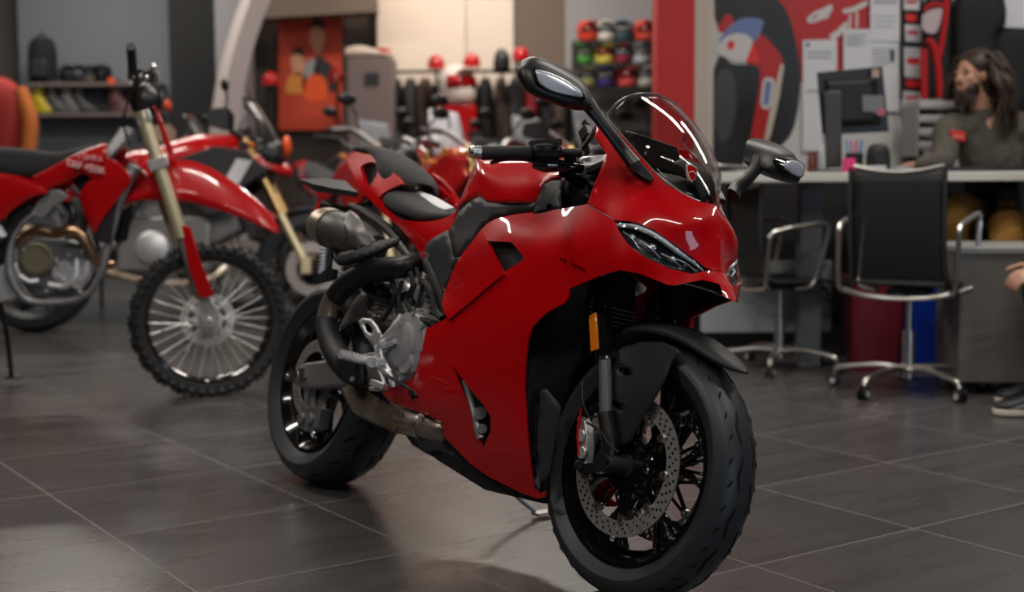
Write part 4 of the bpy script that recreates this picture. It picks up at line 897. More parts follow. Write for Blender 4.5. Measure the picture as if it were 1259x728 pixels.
# strip of price tags and stickers
st_ = thing('hook_strip', 'narrow black strip hung with red and white price tags, right of the papers', 'display strip', Matrix.Translation(at(1119, 100, YR)))
def put(m, name, m_, root, **k):
    o = m.build(name, m_, None, **k); o.parent = root; o.matrix_parent_inverse = root.matrix_world.inverted(); return o
put(rect(Mb(), 1107, -30, 1134, 195, YR-.02, .02), 'strip_board', M_dark, st_, smooth=0)
M_tag = mat('tag card', (.52, .51, .53), .6)
tg = [(1110, -6, 1131, 13, 0), (1113, 17, 1127, 27, 1), (1112, 30, 1133, 52, 0), (1111, 58, 1134, 96, 0), (1113, 98, 1130, 108, 1), (1110, 112, 1133, 130, 0), (1113, 133, 1128, 143, 1), (1105, 147, 1130, 172, 0), (1112, 174, 1127, 184, 1)]
for i, (x0, y0, x1, y1, r) in enumerate(tg):
    q = put(quad(Mb(), [(x0, y0), (x1, y0+1), (x1-1, y1), (x0+1, y1-1)], YR-.05, .006), 'price_tag', M_pred2 if r else M_tag, st_, smooth=0)
    if not r:
        m2 = Mb(); xm = (x0+x1)/2; rect(m2, x0+4, y0+(y1-y0)*.35, x1-4, y0+(y1-y0)*.55, YR-.057, .001); q2 = m2.build('tag_print', M_pred2, None, smooth=0); q2.parent = q; q2.matrix_parent_inverse = q.matrix_world.inverted() @ Matrix(); q2.matrix_parent_inverse = st_.matrix_world.inverted() if False else q2.matrix_parent_inverse
# jackets hanging
def cloth(pts, Y, lab, m_, name='hanging_jacket', depth=.10, n=0, cat='jacket', group='jackets hanging behind the counter'):
    P = [V(*q) for q in pts]; c = sum(P)/len(P); rings = []
    for k, d in ((1, 0), (1.02, depth*.35), (.93, depth*.75), (.75, depth), (.4, depth*1.05), (.05, depth*1.05)): rings.append([at(*(c+(q-c)*k), Y-d) for q in P])
    return tag(Mb().loft(rings, k=2, kr=2).build(name, m_, smooth=70), lab, cat, group)
M_jb = mat('black cloth', (.010, .010, .011), .85, bump=(60, .6)); M_jr = mat('red cloth', (.42, .008, .012), .8, bump=(60, .4))
struct(Mb().bar(at(1128, -20, YR-.12), at(1259, -20, YR-.12), .03, .03), 'trim_4', M_dark)
j1 = cloth([(1136, 5), (1150, -12), (1166, -14), (1172, 10), (1172, 60), (1168, 120), (1150, 128), (1134, 128), (1133, 70), (1135, 40)], YR-.06, 'black jacket with red piping hanging beside the price tags', M_jb)
for pts, r in (([(1164, -8), (1163, 15), (1160, 40), (1155, 70)], .016), ([(1136, 12), (1148, 5), (1160, 8)], .012), ([(1140, 48), (1148, 58), (1153, 80), (1156, 120)], .02), ([(1136, 60), (1136, 100), (1137, 128)], .02)):
    Mb().tube([at(x, y, YR-.17) for x, y in pts], r, n=8).build('red_piping', M_jr, j1)
quad(Mb(), [(1133, 22), (1140, 14), (1156, 10), (1157, 20), (1150, 40), (1136, 38)], YR-.175, .01, 1).build('printed_patch', mat('jacket pattern', (.42, .34, .35), .8), j1)
cloth([(1174, 0), (1190, -14), (1212, -12), (1234, -2), (1236, 30), (1226, 40), (1228, 90), (1222, 130), (1180, 130), (1172, 60)], YR-.08, 'plain black hooded top hanging behind the seated man', M_jb, 'hooded_top', .14, cat='jacket')
cloth([(1222, 40), (1240, 36), (1262, 38), (1270, 90), (1262, 140), (1230, 140), (1224, 90)], YR-.06, 'dark jacket hanging lower, at the right edge of the picture', M_jb, cat='jacket')
tag(quad(Mb(), [(1230, -20), (1275, -20), (1272, 36), (1232, 34)], YR-.1, .02).build('wall_notice', M_pap, smooth=0, bevel=.003), 'blank pale board on the wall at the top right above the dark jacket', 'board')
# shelf with paper trays behind the man
sh_ = thing('paper_tray_stack', 'grey stacked letter trays with papers left of the seated man', 'letter tray', Matrix.Translation(at(1150, 190, 7.2)))
for i, y in enumerate((133, 150, 166, 182)):
    m = Mb(); a = V(*at(1128, y, 7.15)); b = V(*at(1182, y, 7.15)); m.box(((a[0]+b[0])/2, 7.3, a[2]), (b[0]-a[0], .3, .008)); m.box(((a[0]+b[0])/2, 7.45, a[2]+.03), (b[0]-a[0], .008, .06)); put(m, 'tray', M_wgrey, sh_)
    m = Mb(); m.box(((a[0]+b[0])/2-.01, 7.28, a[2]+.022), (b[0]-a[0]-.04, .26, .03)); put(m, 'papers', mat('stacked paper', (.40, .40, .42), .8), sh_)
for x in (1128, 1182):
    a = V(*at(x, 185, 7.15)); m = Mb().box((a[0], 7.3, a[2]+.10), (.008, .3, .26)); put(m, 'side_panel', M_wgrey, sh_)
# ---- counter
YD = 6.35; zt = at(1100, 211.5, YD)[2]
dk = thing('counter', 'long grey counter desk with a pale front edge, behind the swivel chairs', 'desk', Matrix.Translation((2.0, 6.7, 0)))
xa, xb = at(868, 210, YD)[0], 4.2
M_dtop = mat('counter laminate', (.30, .30, .29), .35); M_dedge = mat('pale counter edge', (.62, .60, .54), .4); M_panel = mat('grey desk panel', (.42, .45, .45), .6)
put(Mb().box(((xa+xb)/2, YD+.42, zt-.02), (xb-xa, .82, .036)), 'worktop', M_dtop, dk, bevel=.003)
put(Mb().box(((xa+xb)/2, YD-.002, zt-.022), (xb-xa+.01, .02, .044)), 'front_edge', M_dedge, dk, bevel=.004)
for x in (995, 1262):
    a = at(x, 300, YD+.35)[0]; put(Mb().box((a, YD+.35, (zt-.04)/2), (.11, .09, zt-.04)), 'leg', mat('desk leg grey', (.16, .17, .18), .5), dk, bevel=.006)
a, b = at(862, 350, YD+.5)[0], at(1022, 350, YD+.5)[0]
put(Mb().box(((a+b)/2, YD+.5, .335), (b-a, .03, .36)), 'modesty_panel', M_panel, dk, bevel=.004)
put(Mb().box(((a+4.2)/2, 7.5, .45), (4.2-a, .03, .9)), 'shade_panel', M_dark, dk)  # near-black sheet standing in for the shade under the counter
# chrome rail on the counter's near left end
tag(Mb().tube([at(870, 201, 6.1), at(890, 204, 6.1), at(920, 206, 6.15), at(950, 207, 6.2)], .009, n=8).build('desk_grommet_rail', M_silver), 'thin pale rod lying along the left end of the counter', 'rod')
# ---- monitor
def zc(px, py, Y): return at(px, py, Y)
mo = thing('computer_monitor', 'black flat monitor seen from behind on the counter', 'monitor', Matrix.Translation(at(1050, 208, 6.6)))
m = Mb().loft([[at(*p, 6.62) for p in ((1004, 89), (1085, 81.5), (1093, 162), (1011, 166))], [at(*p, 6.66) for p in ((1004, 89), (1085, 81.5), (1093, 162), (1011, 166))]]); put(m, 'screen_frame', mat('monitor plastic', (.014, .014, .015), .4), mo, bevel=.004)
m = Mb().loft([[at(*p, 6.58) for p in ((1020, 102), (1070, 100), (1076, 146), (1022, 150))], [at(*p, 6.62) for p in ((1012, 96), (1078, 93), (1084, 154), (1018, 158))]]); put(m, 'rear_shell', mat('monitor shell', (.010, .010, .011), .5), mo, bevel=.006)
m = Mb().bar(at(1024, 112, 6.56), at(1025, 206, 6.6), .075, .03, up=(0, 1, 0)); put(m, 'stand', mat('stand grey', (.06, .058, .058), .4), mo, bevel=.006)
put(Mb().lathe([(.0, .012), (.11, .012), (.115, .0)], o=(at(1026, 208, 6.6)[0], 6.62, zt), n=28), 'base', M_blk, mo)
put(rect(Mb(), 1072, 85, 1081, 95, 6.575, .001), 'asset_sticker', mat('sticker', (.35, .27, .22), .6), mo, smooth=0)
put(quad(Mb(), [(1060, 117), (1086, 117), (1089, 140), (1078, 142), (1076, 138), (1061, 137)], 6.574, .001), 'shell_patch', mat('note', (.16, .16, .17), .6), mo, smooth=0)  # small grey patch on the monitor's back, with a pink corner below
put(quad(Mb(), [(1079, 134), (1088, 134), (1088, 142), (1079, 142)], 6.572, .001), 'patch_corner', mat('patch pink', (.40, .10, .14), .6), mo, smooth=0)
# ---- things on the counter
def cylthing(name, lab, cat, x, yb, yt, r, Y, m_, group=None, prof=None):
    a = V(*at(x, yb, Y)); h = at(x, yt, Y)[2]-zt; a[2] = zt
    pr = prof or [(0, 0), (1, 0), (1, 1), (0, 1)]
    return tag(Mb().lathe([(q*r, p*h) for q, p in pr], o=a, n=20).build(name, m_, smooth=50), lab, cat, group)
cylthing('spray_bottle', 'slim pale spray bottle standing under the long white paper', 'bottle', 1013, 206, 166, .022, 6.62, mat('bottle white', (.42, .44, .46), .3), None, [(0, 0), (1, 0), (1, .65), (.45, .75), (.45, .85), (.6, .86), (.6, 1), (0, 1)])
cylthing('small_jar', 'small dark red jar at the left end of the counter', 'jar', 999, 207, 186, .026, 6.62, mat('jar', (.12, .03, .02), .3), None, [(0, 0), (1, 0), (1, .7), (.8, .8), (.8, 1), (0, 1)])
pc = thing('pen_cup', 'cup of blue, red and black pens in front of the monitor', 'pen cup', Matrix.Translation((at(1050, 205, 6.5)[0], 6.5, zt)))
o = Mb().lathe([(.034, 0), (.038, .0), (.042, .09), (.036, .09), (.032, .004)], n=20, closed=True).build('cup', M_dark, pc)
for i, (c_, dx, dy) in enumerate((((.03, .12, .5), .02, .01), ((.02, .3, .5), -.02, .0), ((.6, .02, .1), .0, -.02), ((.02, .02, .02), .01, .02), ((.5, .05, .3), -.01, -.01), ((.05, .25, .6), .015, -.015))):
    q = Mb().cyl((dx*.6, dy*.6, .01), (dx*2, dy*2, .15), .005, n=8).build('pen', mat('pen %d' % i, c_, .3)); tag(q, None); q.location = pc.location
    tag(q, ['blue pen leaning in the pen cup', 'light blue pen leaning left in the pen cup', 'red pen at the front of the pen cup', 'black pen at the back of the pen cup', 'pink pen in the pen cup', 'bright blue pen at the right of the pen cup'][i], 'pen', 'pens in the pen cup')
def boxthing(name, lab, cat, x0, x1, yt, Y, d, m_, R=0, **k):
    a, b = at(x0, 200, Y)[0], at(x1, 200, Y)[0]; h = max(at(x0, yt, Y)[2]-zt, .01); o = Mb().box((0, 0, h/2+.001), (b-a, d, h)).build(name, m_, bevel=.003, **k); o.location = ((a+b)/2, Y+d/2, zt); o.rotation_euler.z = R; return tag(o, lab, cat)
boxthing('sticky_note_pad', 'small bright pink note pad beside the pen cup', 'note pad', 1039, 1052, 195, 6.42, .05, mat('pad pink', (.7, .04, .18), .6))
boxthing('name_card', 'small white card stand at the front of the counter', 'card', 1064, 1090, 204, 6.37, .04, M_pap)
sp = thing('desk_speaker', 'rounded black desk speaker right of the monitor stand', 'speaker', Matrix.Translation((at(1081, 200, 6.6)[0], 6.62, zt)))
Mb().loft([[V(.058*cos(t)*k+.0, .04*sin(t)*k, z) for t in np.linspace(0, 2*pi, 17)[:-1]] for z, k in ((0, .8), (.01, 1), (.08, 1.02), (.12, .8), (.135, .4))], k=3).build('speaker_body', M_blkm, sp); Mb().cyl((0, -.035, .06), (0, -.045, .06), .03).build('speaker_cone', M_rad, sp)
m = Mb()
for i in range(4): m.box((0, 0, .004+.006*i), (.21+.004*(i % 2), .15, .005), Matrix.Rotation(.05*i, 3, 'Z'))
o = m.build('paper_pile', M_pap); o.location = (at(1118, 200, 6.55)[0], 6.75, zt+.07); 
o.location.z = zt; tag(o, 'loose pile of white papers by the man\'s forearm', 'paper pile')
kb = thing('keyboard', 'flat dark keyboard on the counter in front of the seated man', 'keyboard', Matrix.Translation((at(1205, 208, 6.45)[0], 6.47, zt)))
Mb().box((0, 0, .009), (.44, .14, .016)).build('keyboard_base', M_blk, kb, bevel=.003)
m = Mb()
for r_ in range(5):
    for c_ in range(15): m.box((-.2+.0285*c_, -.052+.026*r_, .02), (.024, .021, .007))
m.build('keys', M_blkm, kb, smooth=0)
# ---- under the counter
bn = thing('waste_bin', 'translucent dark red waste bin under the counter', 'bin', Matrix.Translation((at(1077, 400, 6.55)[0], 6.6, 0)))
M_bin = mat('dark red plastic', (.20, .015, .03), .35, trans=.25)
h = at(1077, 345, 6.45)[2]
def bin_body(w0, w1, d0, d1, h, t=.004):
    r = lambda w, d: [V(w*sx, d*sy, 0) for sx, sy in ((-1, -.8), (-.8, -1), (.8, -1), (1, -.8), (1, .8), (.8, 1), (-.8, 1), (-1, .8))]
    return Mb().loft([[p+V(0, 0, z) for p in r(w, d)] for w, d, z in ((w0*.6, d0*.6, .002), (w0, d0, 0), (w1, d1, h), (w1+.012, d1+.012, h), (w1+.012, d1+.012, h+.012), (w1-t, d1-t, h+.012), (w0-t, d0-t, .01), (w0*.6, d0*.6, .01))])
bin_body(.105, .135, .10, .13, h).build('bin_body', M_bin, bn, smooth=30); Mb().box((0, 0, h*.45), (.15, .14, h*.6), Matrix.Rotation(.3, 3, 'Z'), .8).build('bin_liner', mat('liner', (.13, .07, .08), .6), bn, bevel=.02)
bl = thing('recycling_bin', 'bright blue recycling bin beside the red bin', 'bin', Matrix.Translation((at(1141, 400, 6.5)[0], 6.62, 0)))
h2 = at(1140, 346, 6.5)[2]
bin_body(.10, .125, .09, .115, h2).build('bin_body', mat('blue plastic', (.005, .035, .36), .35), bl, smooth=30)
m = Mb(); m.loft([[V(.03*cos(t), .0, .05*sin(t))+V(0, 0, 0) for t in np.linspace(0, 2*pi, 9)[:-1]], [V(.03*cos(t), -.006, .05*sin(t)) for t in np.linspace(0, 2*pi, 9)[:-1]]])
o = Mb().loft([[V(*at(x, y, 6.42+d)) for x, y in ((1158, 346), (1180, 343), (1188, 352), (1186, 363), (1160, 366))] for d in (0, .14)]).build('yellow_bag', mat('yellow cloth', (.62, .30, .03), .7), bevel=.01); tag(o, 'folded yellow cloth bag resting on a box near the blue bin', 'bag')
o = Mb().loft([[V(*at(x, y, 6.40+d)) for x, y in ((1157, 366.5), (1190, 366.5), (1190, 430), (1157, 430))] for d in (0, .2)]).build('white_box', mat('pale carton', (.33, .35, .36), .7), bevel=.006); tag(o, 'pale carton under the yellow bag beneath the counter', 'box')
o.location.z = -at(1170, 430, 6.40)[2]+.0
# coiled cables
m = Mb(); rnd = random.Random(9)
for i in range(7):
    x0 = rnd.uniform(975, 1005); m.tube([at(x0, 318, 6.8), at(x0+rnd.uniform(5, 25), 350+rnd.uniform(-10, 10), 6.7), at(x0+rnd.uniform(15, 40), 380+rnd.uniform(-15, 15), 6.68), at(x0+rnd.uniform(20, 50), 350, 6.72), at(x0+40, 322, 6.8)], .004, n=6)
m.build('cable_tangle', M_rubb); tag(bpy.data.objects['cable_tangle'], 'tangle of black cables hanging under the counter', 'cables')
# cabinet
cb = thing('pedestal_cabinet', 'low grey pedestal cabinet on castors at the right edge', 'cabinet', Matrix.Translation((0, 0, 0)))
a = V(*at(1208, 320, 5.75)); zt2 = at(1230, 313, 5.75)[2]; x0 = a[0]; M_cab = mat('warm grey metal', (.17, .165, .155), .5)
zb = at(1230, 474, 5.75)[2]
cb.matrix_world = Matrix.Translation((x0+.25, 5.75+.3, 0)) @ Matrix.Rotation(radians(84), 4, 'Z')
Mb().box((0, 0, (zt2+zb)/2), (.5, .58, zt2-zb)).build('cabinet_body', M_cab, cb, bevel=.006); Mb().box((0, 0, zt2+.012), (.52, .60, .03)).build('cabinet_top', mat('cabinet top', (.27, .275, .265), .45), cb, bevel=.005)
for i in range(3):
    z_ = zb+(zt2-zb)*(i+.5)/3; d_ = Mb().box((0, -.295, z_), (.48, .014, (zt2-zb)/3-.012)).build('drawer', M_cab, cb, bevel=.002); Mb().box((.10, -.306, z_+.05), (.12, .012, .014)).build('handle', M_dgrey, d_, bevel=.002)
for sx in (-1, 1):
    for sy in (-1, 1): Mb().cyl((sx*.2-.012, sy*.22, .025), (sx*.2+.012, sy*.22, .025), .025, n=16).box((sx*.2, sy*.22, .05), (.02, .03, zb-.02 if zb > .04 else .03)).build('castor', M_dark, cb)

# ---- swivel chairs
M_mesh = mat('black chair mesh', (.012, .012, .013), .7, alpha=1.)
def weave(name):
    m = bpy.data.materials.new(name); m.use_nodes = True; nt = m.node_tree; b = nt.nodes['Principled BSDF']; b.inputs['Base Color'].default_value = (.012, .012, .013, 1); b.inputs['Roughness'].default_value = .6
    tc = nt.nodes.new('ShaderNodeTexCoord'); w1 = nt.nodes.new('ShaderNodeTexWave'); w2 = nt.nodes.new('ShaderNodeTexWave'); w1.inputs['Scale'].default_value = 90; w2.inputs['Scale'].default_value = 90
    w1.bands_direction = 'Z'; w2.bands_direction = 'Y'
    mn = nt.nodes.new('ShaderNodeMath'); mn.operation = 'MINIMUM'; gt = nt.nodes.new('ShaderNodeMath'); gt.operation = 'MULTIPLY_ADD'; gt.inputs[1].default_value = -.6; gt.inputs[2].default_value = .97
    nt.links.new(tc.outputs['Object'], w1.inputs['Vector']); nt.links.new(tc.outputs['Object'], w2.inputs['Vector']); nt.links.new(w1.outputs['Fac'], mn.inputs[0]); nt.links.new(w2.outputs['Fac'], mn.inputs[1])
    nt.links.new(mn.outputs[0], gt.inputs[0]); nt.links.new(gt.outputs[0], b.inputs['Alpha']); return m
M_weave = weave('woven chair mesh')
M_ctube = mat('polished chair tube', (.60, .58, .55), .28, 1.)
def make_chair(lab, M4):
    t = thing('swivel_chair', lab, 'chair', M4, 'swivel chairs at the counter')
    zs = .47
    m = Mb(); prof = [(-.20, .965), (-.205, .85), (-.20, .70), (-.185, .58), (-.165, .50)]
    m.loft([[(x, y, z) for y in np.linspace(-.195, .195, 9)] for x, z in prof], k=3, caps=False, closed=False); m.build('backrest', M_weave, t, solid=.004)
    m = Mb(); m.loft([[(x, y, z) for y in np.linspace(-.205, .205, 9)] for x, z in ((-.17, .49), (-.05, .475), (.12, .48), (.24, .478), (.28, .455))], k=3, caps=False, closed=False); m.build('seat', M_weave, t, solid=.012)
    for s in (-1, 1):
        m = Mb(); m.tube([(-.205, s*.2, .975), (-.21, s*.2, .85), (-.205, s*.2, .70), (-.185, s*.2, .57), (-.15, s*.205, .49), (-.02, s*.21, .478), (.13, s*.21, .482), (.24, s*.21, .48), (.29, s*.205, .45)], .010, n=10); m.build('side_rail', M_dgrey, t)
        m = Mb(); m.tube([(-.16, s*.19, .44), (-.19, s*.235, .455), (-.20, s*.25, .50), (-.185, s*.255, .68), (-.175, s*.255, .72), (-.12, s*.255, .745), (.10, s*.255, .775), (.14, s*.255, .755), (.13, s*.255, .68), (.08, s*.25, .50), (.05, s*.235, .455), (.02, s*.15, .44)], .012, n=10, k=4); m.build('armrest', M_ctube, t)
    Mb().tube([(-.19, -.19, .985), (-.20, -.1, .965), (-.20, 0, .957), (-.20, .1, .965), (-.19, .19, .985)], .0095, n=10).build('top_rail', M_ctube, t)
    Mb().tube([(-.175, -.235, .455), (-.20, -.15, .435), (-.205, 0, .425), (-.20, .15, .435), (-.175, .235, .455)], .012, n=10).build('lower_rail', M_ctube, t)
    m = Mb(); m.box((0, 0, .44), (.16, .16, .03)); m.bar((-.2, 0, .43), (.0, 0, .43), .05, .02); m.build('seat_mount', M_dgrey, t, bevel=.004)
    m = Mb(); m.cyl((0, 0, .06), (0, 0, .27), .028, n=20); m.cyl((0, 0, .27), (0, 0, .43), .014, n=16); m.build('column', M_ctube, t)
    Mb().tube([(.03, -.06, .43), (.08, -.2, .425), (.08, -.26, .42)], .006, n=8).build('lever', M_blk, t)
    for k in range(5):
        a = 2*pi*k/5+.35; u = V(cos(a), sin(a), 0)
        Mb().tube([u*.015+V(0, 0, .10), u*.10+V(0, 0, .112), u*.20+V(0, 0, .105), u*.30+V(0, 0, .088), u*.328+V(0, 0, .058)], [.02, .016, .0145, .0135, .012], n=10).build('leg', M_ctube, t)
        c = u*.33; v = V(-u[1], u[0], 0); m = Mb()
        for s in (-1, 1): m.lathe([(.0, -.007), (.022, -.007), (.028, -.003), (.028, .003), (.022, .007), (0, .007)], o=c+v*s*.014+V(0, 0, .029), ax=v, n=20)
        cs = m.build('castor', M_blk, t); m = Mb()
        for s in (-1, 1): m.lathe([(.0, .0), (.014, .0), (.014, .002)], o=c+v*s*.0215+V(0, 0, .029), ax=v*s, n=16)
        m.build('castor_cap', mat('castor cap', (.30, .31, .33), .4) if k < 0 else mat('castor cap', (.45, .46, .48), .5), cs)
    return t
cpos = at(1117, 455, 5.85)
ch = make_chair('swivel chair with black mesh back turned to the camera, right of the other', Matrix.Translation((at(1110, 455, 6.0)[0], 5.92, 0)) @ Matrix.Rotation(radians(57), 4, 'Z'))
c2 = copy_tree(ch); c2['label'] = 'swivel chair turned sideways, nearer the red motorcycle, its arm in front of the grey panel'
c2.matrix_world = Matrix.Translation((at(959, 430, 6.6)[0], 6.62, 0)) @ Matrix.Rotation(radians(15), 4, 'Z') @ Matrix.Scale(.925, 4)
# =================================================================== motocross bike on the left
DF = Frame(0, 5.95, 0.0)
dirt = thing('motocross_bike', 'red motocross bike with knobbly tyres and a cream gold fork, nearest the left edge', 'motorcycle', Matrix.Translation((0, 5.95, 0)))
D = lambda px, py, w=0.: DF.B(px, py, w)
def dz(px, py, w): return (px, py, w)
M_spk = mat('spoke wire', (.78, .77, .75), .42, .6)
M_knob = mat('knobbly rubber', (.022, .022, .023), .6, bump=(120, .3)); M_cream = mat('cream gold fork metal', (.80, .70, .46), .35, .6)
def knobby(R, W, n=44):
    m = Mb(); h = .075; prof = [(R-h, -W*.36), (R-h*.55, -W*.5), (R-.022, -W*.44), (R-.013, -W*.22), (R-.011, 0), (R-.013, W*.22), (R-.022, W*.44), (R-h*.55, W*.5), (R-h, W*.36)]
    m.lathe(prof, ax=(0, 1, 0), n=80, u=(1, 0, 0))
    for k in range(n):
        a = 2*pi*k/n
        for y, tilt, da in ((0, 0, 0), (-.3, -.35, .5), (.3, .35, .5), (-.5, -.9, 0), (.5, .9, 0)):
            aa = a+da*2*pi/n; r = R-.010-abs(y)*.022 - (abs(y) > .4)*.012
            if y == 0 and k % 2: continue
            c = V(r*cos(aa), y*W, r*sin(aa)); R3 = Matrix.Rotation(-aa+pi/2, 3, 'Y') @ Matrix.Rotation(tilt*-1, 3, 'X')
            m.box(c, (.019, .024, .022), R3, .85)
    return m
def wheel_at(px, py, w, yaw):
    c = D(px, py, w); return c, Matrix.Translation(Vector(c)) @ Matrix.Rotation(yaw, 4, 'Z')
def spoke_wheel(root, M4, R, W, rr, disc_side=-1, knob=True, rimm=None, n=32):
    xf = lambda m: m.xf(lambda p: V(*(M4 @ Vector(p))))
    wh = bpy.data.objects.new('wheel', None); COL.objects.link(wh); wh.parent = root
    (xf(knobby(R, W)) if knob else xf(Mb().lathe([(rr-.01, -W*.36), (rr+.02, -W*.5), (R-.02, -W*.42), (R-.004, -W*.2), (R, 0), (R-.004, W*.2), (R-.02, W*.42), (rr+.02, W*.5), (rr-.01, W*.36)], ax=(0, 1, 0), n=56))).build('tyre', M_knob if knob else M_rub, wh)
    xf(Mb().lathe([(rr, -W*.34), (rr+.002, -W*.38), (rr-.008, -W*.36), (rr-.018, -W*.15), (rr-.020, W*.15), (rr-.008, W*.36), (rr+.002, W*.38), (rr, W*.34), (rr-.006, 0)], ax=(0, 1, 0), n=72, closed=True)).build('rim', rimm or M_gblk, wh)
    m = Mb()
    for k in range(n):
        a = 2*pi*k/n; s = 1 if k % 2 else -1; b = a + s*.45*(1 if (k//2) % 2 else -1); m.cyl(V(.034*cos(b), s*.028, .034*sin(b)), V((rr-.017)*cos(a), 0, (rr-.017)*sin(a)), .0024, n=5)
    xf(m).build('spokes', M_spk, wh)
    xf(Mb().lathe([(.0, -.062), (.024, -.062), (.030, -.05), (.052, -.046), (.056, -.028), (.034, -.02), (.034, .02), (.056, .028), (.052, .042), (.03, .05), (0, .055)], ax=(0, 1, 0), n=28)).build('hub', M_spk, wh)
    xf(disc_mb(.118, .085, .004, (.095, .106), 24, .02).xf(lambda p: p+V(0, disc_side*.05, 0))).build('brake_disc', M_spk, wh)
    xf(carrier_mb(.088, 6, disc_side*.05)).build('disc_carrier', M_spk, wh)
    return wh
c, M4 = wheel_at(257, 394, 0, .33)
spoke_wheel(dirt, M4, .346, .085, .272, 1)
xf_ = lambda m: m
# fork
Mb().cyl(D(175, 141, .13), D(224, 292, .10), .0285, n=24).cyl(D(174, 137, .131), D(177, 146, .13), .031).build('fork_tube', M_cream, dirt)
Mb().cyl(D(190, 215, -.10), D(222, 305, -.09), .0285, n=24).build('fork_tube', M_cream, dirt)
Mb().cyl(D(222, 288, .10), D(246, 366, .085), .023, n=20).build('fork_slider', M_dalu, dirt); Mb().cyl(D(222, 300, -.09), D(250, 380, -.085), .023, n=20).build('fork_slider', M_dalu, dirt)
m = Mb().loft([[D(x, y, w) for x, y in ((222, 276), (235, 280), (246, 320), (264, 364), (246, 367), (233, 335))] for w in (.125, .112)]); m.build('fork_guard', M_red2, dirt, bevel=.004)
m = Mb().loft([[D(x, y, w) for x, y in ((224, 290), (234, 294), (244, 334), (256, 366), (244, 369), (232, 345))] for w in (-.075, -.065)]); m.build('fork_guard', M_red2, dirt, bevel=.004)
m = Mb().loft([[D(x, y, w) for x, y in ((243, 366), (258, 364), (270, 385), (268, 402), (252, 404), (246, 392))] for w in (.095, .06)]); m.cyl(D(258, 394, .10), D(258, 394, -.09), .012); m.build('axle_clamp', M_alu, dirt, bevel=.004)
m = Mb().loft([[D(x, y, w) for x, y in ((165, 140), (183, 134), (188, 148), (170, 156))] for w in (.155, -.155)]).loft([[D(x, y, w) for x, y in ((180, 198), (205, 190), (208, 204), (184, 212))] for w in (.15, -.15)]); m.build('fork_clamp', M_alu, dirt, bevel=.006)
# front fender: a long arched blade
st_ = [(133, 279, 279, .02), (143, 254, 262, .045), (158, 236, 250, .065), (178, 220, 246, .075), (200, 203, 246, .085), (212, 197, 247, .09), (235, 198, 248, .095), (258, 206, 254, .095), (285, 222, 262, .09), (312, 242, 272, .08), (330, 260, 281, .07), (344, 280, 288, .045)]
rg = []
for x, yt, yb, hw in st_:
    t = D(x, yt, 0.); b = D(x, yb, hw); ring = []
    for k in np.linspace(-1, 1, 11): ring.append(V(t[0], hw*k, t[2]+(b[2]-t[2])*abs(k)**1.5))
    rg.append(ring)
Mb().loft(rg, k=3, caps=False, closed=False).build('front_fender', M_red2, dirt, smooth=50, solid=.004)
m = Mb().loft([[D(x, y, .07) for x, y in ((187, 128), (195, 134), (214, 190), (206, 190))], [D(x, y, -.07) for x, y in ((187, 128), (195, 134), (214, 190), (206, 190))]]); m.build('number_plate', M_red2, dirt, bevel=.006)
# handlebar, controls
m = Mb(); m.tube([D(162, 62, .40), D(163, 78, .34), D(166, 98, .22), D(172, 128, .10), D(174, 136, 0), D(172, 128, -.10), D(178, 104, -.25), D(186, 96, -.40)], .0125, n=10, k=4); m.cyl(D(168, 100, .18), D(176, 104, -.18), .011); m.build('handlebar', M_blk, dirt)
Mb().cyl(D(161, 57, .42), D(163, 84, .30), .019).build('grip', M_grip, dirt); Mb().cyl(D(182, 99, -.28), D(188, 94, -.42), .019).build('grip', M_grip, dirt)
m = Mb(); m.box(D(168, 92, .22), (.06, .06, .04)); m.box(D(184, 95, -.22), (.06, .06, .04)); m.tube([D(170, 95, .22), D(184, 88, .26), D(190, 84, .34)], .007, n=8); m.tube([D(182, 95, -.22), D(192, 96, -.3), D(194, 88, -.38)], .006, n=8); m.ell(D(172, 110, 0), (.05, .11, .04)); m.build('controls', M_blk, dirt)
for x_, y_, w_, r_ in ((189, 82, .36, .014), (173, 94, .24, .012), (180, 95, .16, .013), (164, 93, .26, .011)): Mb().ell(D(x_, y_, w_), r_).build('control_fitting', M_chr, dirt)
m = Mb()
for q in ([(186, 100, .2), (196, 120, .12), (186, 150, .1), (170, 175, .09)], [(176, 98, .15), (160, 118, .12), (152, 150, .1), (160, 180, .1)], [(184, 98, -.2), (200, 115, -.1), (196, 140, -.05)]): m.tube([D(*p) for p in q], .005, n=8)
m.ell(D(180, 125, 0), (.07, .10, .07)); m.build('cables', M_rubb, dirt)
# plastics
def skin(pts, wa, wb, name, m_, curve=1, th=.008, **k):
    P = [tuple(p) for p in spline([V(*q) for q in pts], 4, True)] if curve else pts
    cx = sum(p[0] for p in P)/len(P); cy = sum(p[1] for p in P)/len(P)
    for s in (1, -1):
        m = Mb(); rings = []
        for kk, w in ((1, wa-th*1.5), (1, wa), (.93, wa+(wb-wa)*.7), (.6, wb), (.05, wb)):
            rings.append([(lambda q: V(q[0], s*q[1], q[2]))(D(cx+(x-cx)*kk, cy+(y-cy)*kk, w)) for x, y in P])
        m.loft(rings, caps=True).build(name, m_, dirt, smooth=50, **k)
shroud = [(88, 200), (102, 186), (117, 180), (130, 176), (133, 184), (128, 190), (147, 201), (160, 215), (160, 226), (150, 240), (136, 258), (124, 275), (116, 289), (108, 275), (100, 254), (98, 238), (106, 226), (112, 218), (100, 212)]
skin(shroud, .135, .15, 'radiator_shroud', M_red2)
skin([(-10, 216), (10, 216), (31, 220), (58, 208), (88, 192), (110, 184), (112, 200), (104, 213), (84, 222), (66, 230), (48, 240), (20, 250), (-10, 262)], .12, .132, 'side_panel', M_red2)
